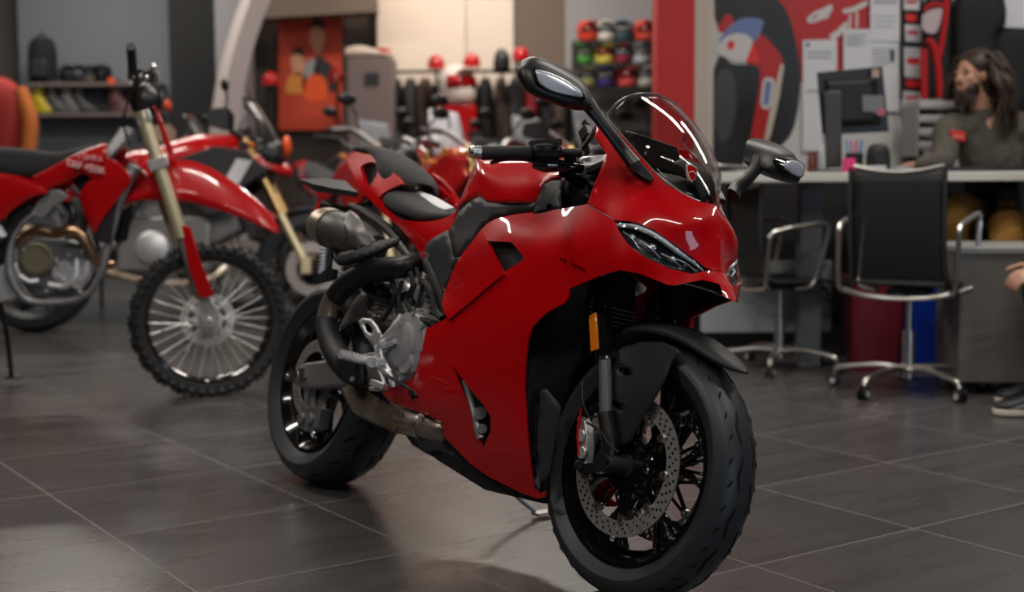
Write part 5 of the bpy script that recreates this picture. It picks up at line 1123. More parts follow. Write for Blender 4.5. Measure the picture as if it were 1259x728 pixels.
skin([(-60, 212), (0, 214), (28, 221), (55, 232), (60, 237), (38, 244), (12, 262), (2, 272), (-60, 290)], .125, .145, 'tail_panel', M_red2)
for s in (1, -1):
    m = Mb(); q = V(1, s, 1)
    def stroke(pts, r=.0035): m.tube([D(x, y, .1585)*q for x, y in pts], r, n=5, k=1)
    # upper row of small pale letters, lower row CRF450R
    for i, g in enumerate(([(0, 0), (0, 6)], [(0, 0), (4, 0), (4, 6), (0, 6), (0, 0)], [(0, 6), (0, 0), (4, 6), (4, 0)], [(0, 0), (3, 1), (3, 5), (0, 6), (0, 0)], [(0, 6), (2, 0), (4, 6)])):
        stroke([(97+i*6+x, 189+i*.8+y) for x, y in g], .003)
    G = {'C': [[(5, 1), (1, 0), (0, 4), (1, 8), (5, 8)]], 'R': [[(0, 9), (0, 0), (4, 0), (4, 4), (0, 4), (5, 9)]], 'F': [[(5, 0), (0, 0), (0, 9)], [(0, 4), (4, 4)]], '4': [[(4, 9), (4, 0), (0, 6), (5, 6)]], '5': [[(5, 0), (0, 0), (0, 4), (4, 4), (4, 9), (0, 9)]], '0': [[(0, 0), (4, 0), (4, 9), (0, 9), (0, 0)]]}
    for i, c in enumerate('CRF450R'):
        for g in G[c]: stroke([(83+i*6.7+x*.95, 197+i*1.5+y*.8) for x, y in g], .0042)
    m.build('side_lettering', mat('pink white lettering %d' % s, (.75, .42, .42), .5), dirt, smooth=0)
rg = []
for x, yt, hw, yb in ((-80, 176, .06, 212), (-30, 180, .075, 214), (10, 181, .08, 216), (40, 184, .075, 220), (70, 187, .065, 212), (100, 181, .055, 194), (122, 174, .04, 182)):
    t = D(x, yt, 0.); b = D(x, yb, hw); rg.append([V(t[0], hw*k, b[2]+(t[2]-b[2])*(1-abs(k)**3)) for k in np.linspace(-1, 1, 11)])
Mb().loft(rg, k=3, caps=False, closed=False).build('seat', M_seat, dirt, smooth=60, solid=.01)
Mb().loft([[D(x, y, w) for x, y in ((90, 190), (125, 180), (150, 205), (140, 235), (110, 250), (90, 225))] for w in (.09, -.09)]).build('tank', M_blk, dirt, bevel=.015)
for s in (1, -1): Mb().loft([[D(x, y, w)*V(1, s, 1) for x, y in ((120, 225), (148, 228), (136, 300), (114, 296))] for w in (.13, .07)]).build('radiator', M_rad, dirt, bevel=.004)
# frame
m = Mb()
for s in (1, -1):
    w = .11*s
    m.tube([D(158, 160, .03*s), D(140, 182, w*.7), D(118, 204, w)], [.05, .042, .035], n=8, flat=.5); m.tube([D(165, 205, .03*s), D(150, 240, w*.6), D(136, 290, w*.9), D(126, 330, w), D(112, 358, w)], [.03, .022, .018, .016, .016], n=8)
    m.tube([D(112, 358, w), D(95, 368, w), D(70, 372, w), D(40, 371, w), D(26, 362, w), D(14, 340, w), D(12, 318, w), D(16, 295, w), D(28, 275, w), D(44, 262, w)], [.016, .015, .016, .017, .019, .026, .022, .012, .011, .014], n=8)
    m.loft([[D(x, y, ww*s) for x, y in ((38, 262), (45, 250), (62, 232), (74, 234), (86, 242), (76, 248), (66, 254), (60, 262), (50, 270))] for ww in (.09, .12)])
    m.loft([[D(x, y, ww*s) for x, y in ((58, 258), (66, 254), (80, 282), (72, 284))] for ww in (.08, .10)])
m.build('frame', M_frm, dirt, bevel=.004)
m = Mb(); m.loft([[D(x, y, w) for x, y in ((22, 300), (44, 290), (80, 290), (110, 300), (112, 340), (90, 366), (40, 366), (22, 340))] for w in (.09, -.09)]); m.build('crankcase', M_dalu, dirt, bevel=.02)
m = Mb(); m.loft([[D(x, y, w) for x, y in ((62, 300), (88, 240), (108, 250), (100, 300))] for w in (.07, -.07)]); m.build('cylinder', M_dalu, dirt, bevel=.01)
m = Mb(); c = D(46, 318, .10); m.lathe([(0, .035), (.055, .035), (.06, .03), (.062, .024), (.070, .022), (.072, 0), (.072, -.03)], o=c, ax=(.12, -1, 0), n=32)
m.build('clutch_cover', mat('olive gold cover', (.30, .27, .18), .4, .7), dirt)
m = Mb(); c = D(78, 335, .11); m.lathe([(0, .012), (.045, .012), (.05, 0), (.05, -.04)], o=c, ax=(0, -1, 0), n=24); m.tube([D(60, 350, .12), D(80, 352, .125), D(92, 338, .12), D(94, 318, .11)], .014, n=8); m.tube([D(24, 338, .13), D(36, 346, .135), D(48, 345, .13)], .011, n=8); m.tube([D(92, 352, .1), D(104, 338, .1), D(108, 320, .1)], .03, n=10)
for i in range(14): rnd = random.Random(i+20); p = D(rnd.uniform(30, 105), rnd.uniform(300, 362), .115); m.cyl(p, p+V(0, -.02, 0), .007, n=6)
m.build('engine_covers', M_alu, dirt)
Mb().tube([D(24, 298, .13), D(32, 290, .135), D(48, 284, .14), D(66, 287, .145), D(86, 284, .145), D(98, 289, .14), D(108, 303, .13), D(118, 320, .11), D(130, 327, .05), D(136, 325, 0)], [.018, .021, .022, .023, .030, .027, .024, .022, .021, .02], n=14).build('exhaust_header', M_copper, dirt, smooth=60)
for q, r in (([(96, 262, .1), (104, 275, .11), (100, 292, .1)], .012), ([(110, 250, .1), (116, 285, .1), (122, 310, .1)], .010), ([(80, 250, .06), (90, 262, .1), (84, 280, .1)], .014), ([(0, 300, .12), (-8, 285, .12), (8, 268, .12)], .02)): Mb().tube([D(*p) for p in q], r, n=8).build('hose', M_rubb, dirt)
m = Mb(); m.loft([[D(x, y, w) for x, y in ((5, 325), (20, 322), (30, 345), (18, 368), (0, 372), (-30, 372), (-30, 345))] for w in (.11, -.11)]); m.build('swingarm_pivot', M_alu, dirt, bevel=.01)
m = Mb(); m.loft([[D(x, y, w) for x, y in ((10, 262), (38, 246), (44, 262), (20, 290), (0, 330), (-20, 330), (-14, 290))] for w in (.10, -.10)]); m.build('airbox', M_blkm, dirt, bevel=.02)
m = Mb(); m.tube([D(-4, 278, .13), D(4, 292, .13)], .02, n=8, k=1); m.build('silencer_mount', M_alu, dirt)
m = Mb(); m.loft([[D(x, y, w) for x, y in ((0, 345), (0, 362), (-160, 392), (-160, 380))] for w in (.10, -.10)]); m.build('swingarm', M_alu, dirt, bevel=.01)
c, M4 = wheel_at(-158, 388, 0, 0); spoke_wheel(dirt, M4, .325, .11, .245, -1)
m = Mb(); rr_ = [D(-80, 222, .08)*V(1, k, 1)*1.0 for k in (1,)]
Mb().loft([[V(D(x, y, 0)[0], hw*k, D(x, y, 0)[2]) for k in np.linspace(-1, 1, 5)] for x, y, hw in ((-60, 212, .08), (-140, 196, .09), (-240, 172, .09))], caps=False, closed=False).build('rear_fender', M_red2, dirt, solid=.006)
# prop stand that carries it
m = Mb(); m.tube([D(0, 372, -.10), D(8, 410, -.22), D(14, 462, -.30)], .012, n=8); m.bar(D(8, 464, -.30), D(28, 464, -.30), .05, .01); m.build('side_stand', M_dgrey, dirt)
# =================================================================== row of road bikes behind
M_bwin = mat('smoked screen', (.45, .47, .50), .08, trans=.6, ior=1.2)
M_or = mat('orange lacquer', (.80, .10, .02), .35)
def road_bike(label, M4, st):
    """local axes: X forward from the rear axle line, Z up"""
    t = thing('road_motorcycle', label, 'motorcycle', M4, None)
    body = st.get('body', M_red2); fk = st.get('fork', M_gold); WBs = 1.50
    for x, nm, W in ((0, 'rear_wheel', .15), (WBs, 'front_wheel', .11)):
        w_ = bpy.data.objects.new(nm, None); COL.objects.link(w_); w_.parent = t; R, rr = .325, .235; sh = lambda m, x=x: m.xf(lambda p: p+V(x, 0, .325))
        sh(Mb().lathe([(rr-.01, -W*.36), (rr+.02, -W*.5), (R-.025, -W*.42), (R-.005, -W*.2), (R, 0), (R-.005, W*.2), (R-.025, W*.42), (rr+.02, W*.5), (rr-.01, W*.36)], ax=(0, 1, 0), n=48)).build('tyre', M_rub, w_)
        sh(Mb().lathe([(rr, -W*.34), (rr+.004, -W*.38), (rr-.012, -W*.34), (rr-.02, 0), (rr-.012, W*.34), (rr+.004, W*.38), (rr, W*.34), (rr-.006, 0)], ax=(0, 1, 0), n=48, closed=True)).build('rim', M_gblk, w_)
        m = Mb()
        for k in range(10): a = 2*pi*k/10; m.bar(V(.03*cos(a), 0, .03*sin(a)), V((rr-.015)*cos(a), 0, (rr-.015)*sin(a)), .014, .02, up=(0, 1, 0))
        m.cyl((0, -.06, 0), (0, .06, 0), .04); sh(m).build('spokes', M_gblk, w_)
        m = Mb()
        for s in (-1, 1): m.lathe([(.09, -.002), (.145, -.002), (.145, .002), (.09, .002)], o=(0, s*.06, 0), ax=(0, 1, 0), n=40, closed=True)
        sh(m).build('brake_disc', M_disc, w_)
    hd = V(1.15, 0, .98); ax_ = V(WBs-.02, 0, .325); d = ax_-hd
    for s in (-1, 1):
        Mb().cyl(hd+V(0, s*.1, .02)-d*.03, hd+d*.55+V(0, s*.1, 0), .027).build('fork_tube', fk, t); Mb().cyl(hd+d*.53+V(0, s*.1, 0), ax_+V(0, s*.1, 0), .021).box(ax_+V(-.01, s*.1, .02), (.05, .04, .09)).build('fork_leg', M_cream if fk is M_gold else M_dalu, t)
    m = Mb().bar(hd+V(0, -.13, .0), hd+V(0, .13, 0), .07, .03); p = hd+d*.25; m.bar(p+V(0, -.13, 0), p+V(0, .13, 0), .07, .03); m.build('fork_clamp', M_dgrey, t, bevel=.004)
    # fender
    hi = st.get('beak', False)
    m = Mb().loft([[V(WBs+.35*cos(a)*1.02, .065*k, .325+.35*sin(a)-.03*abs(k)**2) for k in np.linspace(-1, 1, 7)] for a in np.linspace(radians(25), radians(140), 9)], caps=False, closed=False); m.build('front_fender', M_blk if hi else body, t, solid=.004)
    # tank and side shells
    tk = [(.50, .08, .80, .86), (.58, .13, .80, .93), (.70, .155, .78, 1.00), (.85, .17, .76, 1.04), (.97, .16, .78, 1.02), (1.06, .10, .84, .95)]
    Mb().loft([arch_ring(x, hw, a, b, 13, .55, .8) for x, hw, a, b in tk], k=3, caps=False, closed=False).build('fuel_tank', body, t, smooth=60)
    m = Mb()
    for s in (-1, 1):
        P = [(.66, .80), (.80, .90), (1.0, .97), (1.15, .95), (1.28, .84), (1.16, .76), (1.06, .62), (.96, .60), (.86, .72)]
        m.loft([[V(x, s*w, z) for x, z in P] for w in (.15, .185, .19)])
    m.build('side_fairing', st.get('side', body), t, bevel=.01)
    if st.get('panel'):
        for s in (-1, 1): m = Mb().loft([[V(x, s*w, z) for x, z in ((1.12, .90), (1.20, .89), (1.08, .68), (1.01, .70))] for w in (.19, .197)]); m.build('pale_panel', M_white, t)
    if hi:
        rg = [[V(x, hw*k, z-.09*abs(k)**2*(hw/.1)) for k in np.linspace(-1, 1, 9)] for x, hw, z in ((.70, .13, 1.00), (.82, .16, 1.05), (.98, .17, 1.06), (1.12, .16, 1.05), (1.24, .13, .99), (1.33, .09, .92), (1.38, .04, .87))]
        Mb().loft(rg, k=3, caps=False, closed=False).build('beak', body, t, solid=.02)
    rg = [(-.12, .05, .93, .955), (.0, .10, .88, .92), (.2, .13, .82, .87), (.4, .12, .80, .855), (.56, .08, .82, .88)]
    Mb().loft([arch_ring(x, hw, a, b, 11, .5, .8) for x, hw, a, b in rg], k=3, caps=False, closed=False).build('seat', M_seat, t, smooth=60, solid=.01)
    Mb().loft([[V(x, y, z) for y, z in ((-hw, z0), (hw, z0), (hw, z1), (-hw, z1))] for x, hw, z0, z1 in ((-.30, .03, .93, .97), (-.1, .09, .84, .93), (.15, .12, .74, .85), (.5, .11, .66, .82))]).build('tail', st.get('tail', body), t, bevel=.012)
    Mb().box((-.31, 0, .93), (.02, .1, .035)).build('tail_lamp', M_redlens, t, bevel=.004)
    m = Mb(); m.box((.72, 0, .46), (.5, .26, .3)); m.bar((.72, 0, .55), (.62, 0, .76), .18, .16, up=(0, 1, 0)); m.bar((.86, 0, .5), (1.1, 0, .62), .18, .16, up=(0, 1, 0)); m.build('engine', M_dalu, t, bevel=.02)
    for s in (-1, 1): Mb().lathe([(0, .02), (.06, .02), (.085, .008), (.09, -.03)], o=(.66, s*.14, .44), ax=(0, s, 0), n=24).build('engine_cover', M_alu, t)
    m = Mb()
    for s in (-1, 1): m.tube([(.48, s*.12, .46), (.62, s*.15, .70), (.9, s*.13, .82), (1.04, 0, .88)], .018, n=8); m.tube([(.48, s*.1, .46), (.25, s*.12, .75), (-.05, s*.07, .86)], .012, n=8)
    m.tube([(0, -.1, .325), (.25, -.1, .38), (.48, -.1, .44)], [.022, .03, .03], n=8); m.tube([(0, .1, .325), (.25, .1, .38), (.48, .1, .44)], [.022, .03, .03], n=8); m.build('frame', st.get('frame', M_dgrey), t)
    m = Mb(); m.tube([(1.05, 0, .56), (1.08, -.05, .40), (.95, -.1, .27), (.7, -.13, .25), (.45, -.14, .30)], .022, n=10); m.tube([(.45, -.14, .30), (.25, -.17, .42), (.0, -.19, .52)], [.03, .055, .055], n=14); m.build('exhaust', M_exh, t)
    Mb().box((1.15, 0, .62), (.04, .28, .28), Matrix.Rotation(-.3, 3, 'Y')).build('radiator', M_rad, t)
    # front: lamp, screen, bars, mirrors
    n_before = set(kids(t))
    m = Mb().loft([[V(x, hw*cos(a), z+hh*sin(a)) for a in np.linspace(0, 2*pi, 13)[:-1]] for x, hw, hh, z in ((1.10, .09, .10, .93), (1.18, .12, .11, .94), (1.25, .09, .08, .93), (1.27, .03, .03, .925))]); m.build('headlight', st.get('nose', M_blk), t, smooth=50)
    m = Mb(); [m.ell((1.245, s*.045, .935), (.02, .03, .025)) for s in (-1, 1)]; m.build('lamp_lens', M_lens if False else M_silver, t)
    if st.get('chin'): Mb().ell((1.27, 0, .99), (.025, .05, .06)).build('chin_panel', M_or, t)
    if st.get('badge'): Mb().cyl((.86, -.155, .98), (.86, -.172, .98), .035, n=16).build('tank_badge', mat('yellow badge', (.75, .30, .03), .4), t)
    if st.get('screen', 1):
        h = st.get('sh', .26); m = Mb().loft([[V(x-.05*abs(k)**2, hw*k, z) for k in np.linspace(-1, 1, 9)] for x, hw, z in ((1.24, .10, .98), (1.19, .14, .98+h*.45), (1.10, .12, .98+h))], k=3, caps=False, closed=False); m.build('windscreen', st.get('wm', M_bwin), t, solid=.004)
    Mb().box((1.08, 0, 1.04), (.03, .2, .08), Matrix.Rotation(-.7, 3, 'Y')).build('instruments', M_blk, t, bevel=.006)
    hb = st.get('bar', M_silver); m = Mb().tube([(.90, -.33, 1.09), (.95, -.22, 1.10), (1.04, -.10, 1.02), (1.05, 0, 1.02), (1.04, .10, 1.02), (.95, .22, 1.10), (.90, .33, 1.09)], st.get('br', .013), n=10); m.build('handlebar', hb, t)
    for s in (-1, 1):
        Mb().cyl((.885, s*.36, 1.09), (.935, s*.24, 1.10), .019).build('grip', M_grip, t)
        Mb().tube([(.95, s*.22, 1.1), (.99, s*.28, 1.09), (.95, s*.35, 1.085)], .007, n=6).build('brake_lever' if s < 0 else 'clutch_lever', M_blk, t)
        q = Mb().tube([(.97, s*.20, 1.11), (1.0, s*.24, 1.20), (1.0, s*.28, 1.24)], .006, n=6).build('mirror_stem', M_blk, t); Mb().ell((1.0, s*.30, 1.27), (.02, .06, .035)).build('mirror_head', st.get('mir', M_blk), q)
        if st.get('guards'): Mb().loft([[V(.93, s*.38, 1.05), V(.93, s*.38, 1.13), V(.93, s*.36, 1.13), V(.93, s*.36, 1.05)], [V(1.02, s*.33, 1.03), V(1.02, s*.33, 1.15), V(1.0, s*.32, 1.15), V(1.0, s*.32, 1.03)], [V(1.04, s*.26, 1.05), V(1.04, s*.26, 1.12), V(1.02, s*.26, 1.12), V(1.02, s*.26, 1.05)]]).build('hand_guard', st['guards'], t)
        Mb().tube([(1.12, s*.10, .97), (1.12, s*.20, .97)], .007, n=6).ell((1.12, s*.22, .97), (.02, .03, .015)).build('indicator', M_amber, t)
    for q in set(kids(t))-n_before: q.location.x += .08
    Mb().tube([(.55, .14, .30), (.52, .22, .14), (.50, .30, .012)], .011, n=8).box((.50, .31, .008), (.06, .05, .014)).build('side_stand', M_dgrey, t)
    return t
def bike_at(px, Y, yaw, ref=1.5, sc=1.10):     # px of the front axle
    x = at(px, 300, Y)[0]; ref *= sc; return Matrix.Translation((x-cos(yaw)*ref, Y-sin(yaw)*ref, 0)) @ Matrix.Rotation(yaw, 4, 'Z') @ Matrix.Rotation(radians(-7), 4, 'X') @ Matrix.Scale(sc, 4)
S = dict
road_bike('red adventure bike with a long beak and pale shroud panel, right behind the motocross bike', bike_at(385, 8.4, 0.0, 1.5, 1.15), S(beak=True, panel=True, side=M_dgrey, guards=M_blk, wm=mat('dark screen', (.03, .03, .03), .2), nose=M_blk, chin=1, bar=M_blk))
road_bike('road bike with tan hand guards and orange mirrors, second row behind the motocross handlebar', bike_at(300, 9.5, 0.0), S(wm=mat('dark screen two', (.02, .02, .02), .3), guards=mat('tan guard', (.30, .20, .15), .5), mir=M_or, bar=M_blk, side=M_dgrey, tail=M_red2))
YW = -1.05
road_bike('red road bike with a bare silver bar, directly behind the near sport motorcycle\'s tail', bike_at(455, 8.75, YW, 1.05), S(screen=0, bar=M_silver, br=.022, mir=M_blk, nose=M_blk))
road_bike('red naked bike with a yellow tank badge, behind the near sport motorcycle\'s grip', bike_at(566, 9.0, YW, 1.05), S(screen=0, bar=M_silver, br=.020, tail=M_white, badge=1))
road_bike('red road bike with a steep clear screen below the large black mirror', bike_at(690, 9.3, YW, 1.05), S(sh=.28, bar=M_silver, br=.02, guards=M_blk))
road_bike('burnt orange road bike half hidden behind the upper cowl of the near motorcycle', bike_at(806, 9.6, YW, 1.05), S(body=mat('burnt orange', (.50, .10, .05), .4), bar=M_blk, sh=.2))
road_bike('black road bike in the back row below the box plinth', bike_at(430, 10.55, YW, 1.05), S(body=M_blk, bar=M_blk))
road_bike('dark red road bike in the back row with a tall shiny screen', bike_at(516, 10.8, YW, 1.05), S(body=mat('dark red lacquer', (.30, .01, .02), .35), bar=M_silver, sh=.34, wm=mat('bright screen', (.75, .77, .80), .15, trans=.3)))
road_bike('red road bike in the back row under the pale cream panel', bike_at(618, 11.0, YW, 1.05), S(bar=M_blk, mir=M_blk, guards=M_blk, sh=.3))
# =================================================================== merchandise on the far walls
def P3(x, y, Y): return V(*at(x, y, Y))
# poster with two riders
po2 = tag(quad(Mb(), [(343, 20), (421, 12), (421, 160), (343, 160)], 12.9, .03).build('poster', mat('orange red print', (.52, .055, .02), .6), smooth=0), 'tall orange red wall poster printed with two men, beyond the white arch', 'poster')
def ink2(name, pts, m_, d): quad(Mb(), pts, 12.87-d, .002, 1).build(name, m_, po2, smooth=0)
M_sk = mat('printed skin', (.62, .30, .17), .6); M_hr = mat('printed hair', (.04, .02, .015), .6)
ink2('printed_face', [(382, 34), (390, 31), (398, 36), (399, 52), (395, 63), (390, 67), (385, 62), (381, 50)], M_sk, .003); ink2('printed_hair', [(381, 34), (384, 25), (391, 22), (398, 27), (399, 36), (390, 32)], M_hr, .004)
ink2('printed_jacket', [(390, 68), (400, 74), (410, 84), (412, 110), (395, 112), (386, 95)], M_dgrey, .003); ink2('printed_jacket', [(375, 80), (386, 72), (390, 90), (388, 110), (372, 112)], M_wgrey, .003)
ink2('printed_face', [(359, 68), (366, 64), (373, 68), (374, 82), (370, 92), (363, 92), (358, 82)], M_sk, .003); ink2('printed_hair', [(359, 68), (362, 60), (368, 58), (373, 62), (373, 70), (366, 66)], M_hr, .004); ink2('printed_jacket', [(354, 96), (362, 90), (374, 92), (378, 112), (352, 114)], mat('printed orange', (.72, .26, .05), .6), .003)
ink2('printed_suit', [(378, 96), (390, 92), (400, 98), (402, 122), (374, 122)], M_or, .005)
# shelf with helmets, goggles and boots by the pale panel
shf = thing('wall_shelf', 'two tier wall shelf on the pale panel at the upper left', 'shelf', Matrix.Translation(tuple(P3(110, 120, 12.4))))
for y in (105, 142): 
    a, b = P3(42, y, 12.45), P3(196, y, 12.45); put(Mb().box(((a[0]+b[0])/2, 12.5, a[2]), (b[0]-a[0], .36, .03)), 'shelf_board', mat('shelf board', (.16, .13, .12), .6), shf)
def onshelf(y): return P3(100, y, 12.45)[2]+.0155
def helmet(name, lab, x, y, Y, r, m1, m2, group=None, yaw=-1.2, z=None):
    c = P3(x, y, Y); t = thing(name, lab, 'helmet', Matrix.Translation((c[0], Y, (z if z is not None else c[2]))) @ Matrix.Rotation(yaw, 4, 'Z'), group)
    m = Mb(); m.loft([[V(r*k*1.15*cos(a)+ox, r*k*.92*sin(a), z_*r) for a in np.linspace(0, 2*pi, 17)[:-1]] for z_, k, ox in ((0, .72, .1*r), (.15, .86, .1*r), (.6, .98, .05*r), (1.1, 1.0, 0), (1.5, .88, -.05*r), (1.8, .62, -.05*r), (1.95, .3, -.05*r), (1.98, .03, -.05*r))], k=2); m.build('shell', m1, t, smooth=60)
    m = Mb(); m.loft([[V(r*(1.17*k)*cos(a), r*.96*k*sin(a), z_*r) for a in np.linspace(-1.15, 1.15, 9)] for z_, k in ((.75, 1.0), (1.1, 1.03), (1.4, .96))], caps=False, closed=False); m.build('visor', m2, t, solid=.006)
    m = Mb(); m.loft([[V(r*x_, r*y_*k, r*z_) for x_, z_ in ((.5, 1.55), (1.5, 1.75), (1.5, 1.68), (.6, 1.45))] for k, y_ in ((-1, .5), (1, .5))]); m.build('peak', m1, t)
    return t
C_ = lambda n, *c: mat(n, c, .4)
bk = thing('backpack', 'black backpack on the left end of the upper wall shelf', 'backpack', Matrix.Translation((P3(57, 105, 12.5)[0], 12.42, onshelf(105))))
Mb().loft([[V(.13*k*cos(a), .09*k*sin(a), z) for a in np.linspace(0, 2*pi, 13)[:-1]] for z, k in ((0, .8), (.05, 1), (.28, 1), (.38, .8), (.41, .4))], k=2).build('bag_body', M_jb, bk, smooth=60); Mb().tube([(-.04, 0, .40), (0, 0, .45), (.04, 0, .40)], .008, n=6).build('loop', M_jb, bk); Mb().box((0, -.09, .13), (.14, .05, .16)).build('pocket', M_dgrey, bk, bevel=.015)
for i, x in enumerate((84, 98, 113, 127)):
    helmet('goggle_helmet', ['dark helmet beside the backpack', 'dark helmet with a blue grey visor, second from the backpack', 'brown grey helmet in the middle of the upper shelf', 'black helmet at the right of the upper shelf, just left of the orange tag'][i], x, 105, 12.42, .085, [M_blk, M_dgrey, C_('taupe shell', .12, .10, .09), M_blk][i], [M_dgrey, C_('blue visor', .08, .11, .16), M_dgrey, M_blk][i], 'helmets on the upper left shelf', -1.2-.2*i, onshelf(105))
for i, (x, c_) in enumerate(((55, (.45, .35, .02)), (72, (.05, .05, .05)), (90, (.10, .10, .10)), (104, (.03, .03, .03)), (150, (.12, .05, .05)), (178, (.03, .03, .03)))):
    t = thing('riding_boot', ['yellow', 'black', 'grey', 'jet black', 'dark red', 'black far right'][i]+' riding boot standing on the lower wall shelf', 'boot', Matrix.Translation((P3(x, 142, 12.5)[0], 12.42, onshelf(142))), 'boots on the lower left shelf')
    q = mat('boot leather %d' % i, c_, .5); Mb().loft([[V(ox+rx*cos(a), .05*sin(a), z) for a in np.linspace(0, 2*pi, 13)[:-1]] for z, rx, ox in ((.01, .12, .04), (.05, .12, .04), (.10, .08, -.01), (.18, .055, -.03), (.30, .065, -.03))], k=2).build('upper', q, t, smooth=60); Mb().loft([[V(.04+.125*cos(a), .053*sin(a), z) for a in np.linspace(0, 2*pi, 13)[:-1]] for z in (0, .015)]).build('sole', M_blk, t)
tag(Mb().prism([P3(x, y, 12.24) for x, y in ((132, 96), (139, 95), (141, 103), (134, 104))], (0, .01, 0)).build('price_tag', M_or), 'small orange tag hanging at the shelf edge, upper left', 'tag')
# red and orange riding jacket on a stand at the far left edge
t = thing('mannequin_jacket', 'red and orange riding jacket on a dress stand at the far left edge', 'jacket', Matrix.Translation((P3(-6, 200, 11)[0], 11.0, 0)))
zt_ = P3(0, 95, 11)[2]
Mb().loft([[V(rx*cos(a), ry*sin(a), z) for a in np.linspace(0, 2*pi, 17)[:-1]] for z, rx, ry in ((zt_-.75, .20, .14), (zt_-.5, .24, .15), (zt_-.2, .25, .15), (zt_-.05, .19, .12), (zt_, .08, .07))], k=2).build('jacket_body', mat('crimson textile', (.30, .02, .015), .8), t, smooth=60)
for s in (-1, 1): Mb().tube([(s*.21, 0, zt_-.1), (s*.30, -.03, zt_-.35), (s*.29, -.08, zt_-.65)], [.07, .065, .055], n=12).build('sleeve', mat('amber textile %d' % s, (.45, .12, .02), .8), t)
Mb().cyl((0, 0, .02), (0, 0, zt_-.7), .02).cyl((0, 0, 0), (0, 0, .02), .18).build('stand_pole', M_dgrey, t)
# plinth with a cap and shoe, white helmet on box
pl = thing('display_plinth', 'grey brown box plinth with merchandise below the cream panels', 'plinth', Matrix.Translation((P3(458, 100, 12.25)[0], 12.25, 0)))
zt_ = P3(458, 71, 12.05)[2]; Mb().box((0, 0, zt_/2), (.40, .4, zt_)).build('plinth_body', mat('plinth brown', (.20, .15, .14), .7), pl, bevel=.01); Mb().box((.02, -.21, zt_-.18), (.12, .01, .10)).build('plinth_sign', M_dgrey, pl)
def shoe_mb(L=.28, W=.10):
    m = Mb(); rg = []
    for x, hw, h in ((-.14, .035, .075), (-.10, .042, .095), (-.04, .042, .10), (.02, .044, .075), (.08, .050, .055), (.12, .042, .045), (.145, .015, .03)):
        rg.append([V(x*L/.28, hw*W/.1*sin(a), .012+h*(.5-.5*cos(a)) if True else 0) for a in np.linspace(0, 2*pi, 15)[:-1]])
    return m.loft(rg, k=3)
t = thing('racing_shoe', 'white and red riding shoe on the box plinth', 'shoe', Matrix.Translation((P3(452, 100, 12.15)[0]+.02, 12.15, zt_)) @ Matrix.Rotation(.1, 4, 'Z'))
shoe_mb(.42, .15).build('shoe_upper', mat('shoe white', (.75, .62, .52), .5), t, smooth=60); Mb().ell((.12, 0, .05), (.08, .07, .05)).build('toe_cap', M_red2, t)
helmet('display_helmet', 'cream white helmet with red base between the bikes, under the cream panels', 562, 128, 12.0, .17, mat('cream shell', (.80, .70, .62), .35), M_red2, None, -1.0)
bx_ = P3(562, 130, 12.0); o = Mb().box((0, 0, bx_[2]/2-.002), (.34, .30, bx_[2]-.004)).build('display_box', M_red2, bevel=.01); o.location = (bx_[0], 12.0, 0); tag(o, 'red display box carrying the cream white helmet', 'box')
# hats on stands in front of the cream panels
for i, (x, y, m1) in enumerate(((536, 78, M_red2), (580, 76, M_red2), (617, 78, M_blk), (640, 68, M_red2), (414, 95, M_red2), (333, 98, M_red2))):
    Yh = 12.1 if x > 500 else 12.4; c = P3(x, y, Yh); t = thing('cap_stand', ['red cap on a thin stand in front of the cream wall panel', 'red cap on the stand at the seam of the cream panels', 'black helmet like hat on the tall stand before the pale cream panel', 'red cap on a stand just left of the large black mirror', 'red cap on a stand at the right of the orange poster', 'red cap on a stand left of the orange poster'][i], 'cap', Matrix.Translation((c[0], Yh, 0)))
    z = c[2]; k_ = 1.7 if i == 2 else 1.; Mb().loft([[V(.075*k*cos(a), .075*k*sin(a), z+h*k_) for a in np.linspace(0, 2*pi, 13)[:-1]] for h, k in ((-.05, 1), (0, 1), (.04, .85), (.07, .4), (.075, .05))], k=2).build('cap', m1, t, smooth=60)
    Mb().loft([[V(.07*cos(a), -.06-.07*sin(a), z-.05) for a in np.linspace(0, pi, 9)]+[V(-.07, -.05, z-.05)], [V(.07*cos(a), -.06-.07*sin(a), z-.042) for a in np.linspace(0, pi, 9)]+[V(-.07, -.05, z-.042)]]).build('brim', m1, t)
    Mb().cyl((0, 0, .01), (0, 0, z-.02), .012).cyl((0, 0, 0), (0, 0, .012), .14).build('stand_pole', M_dark, t)
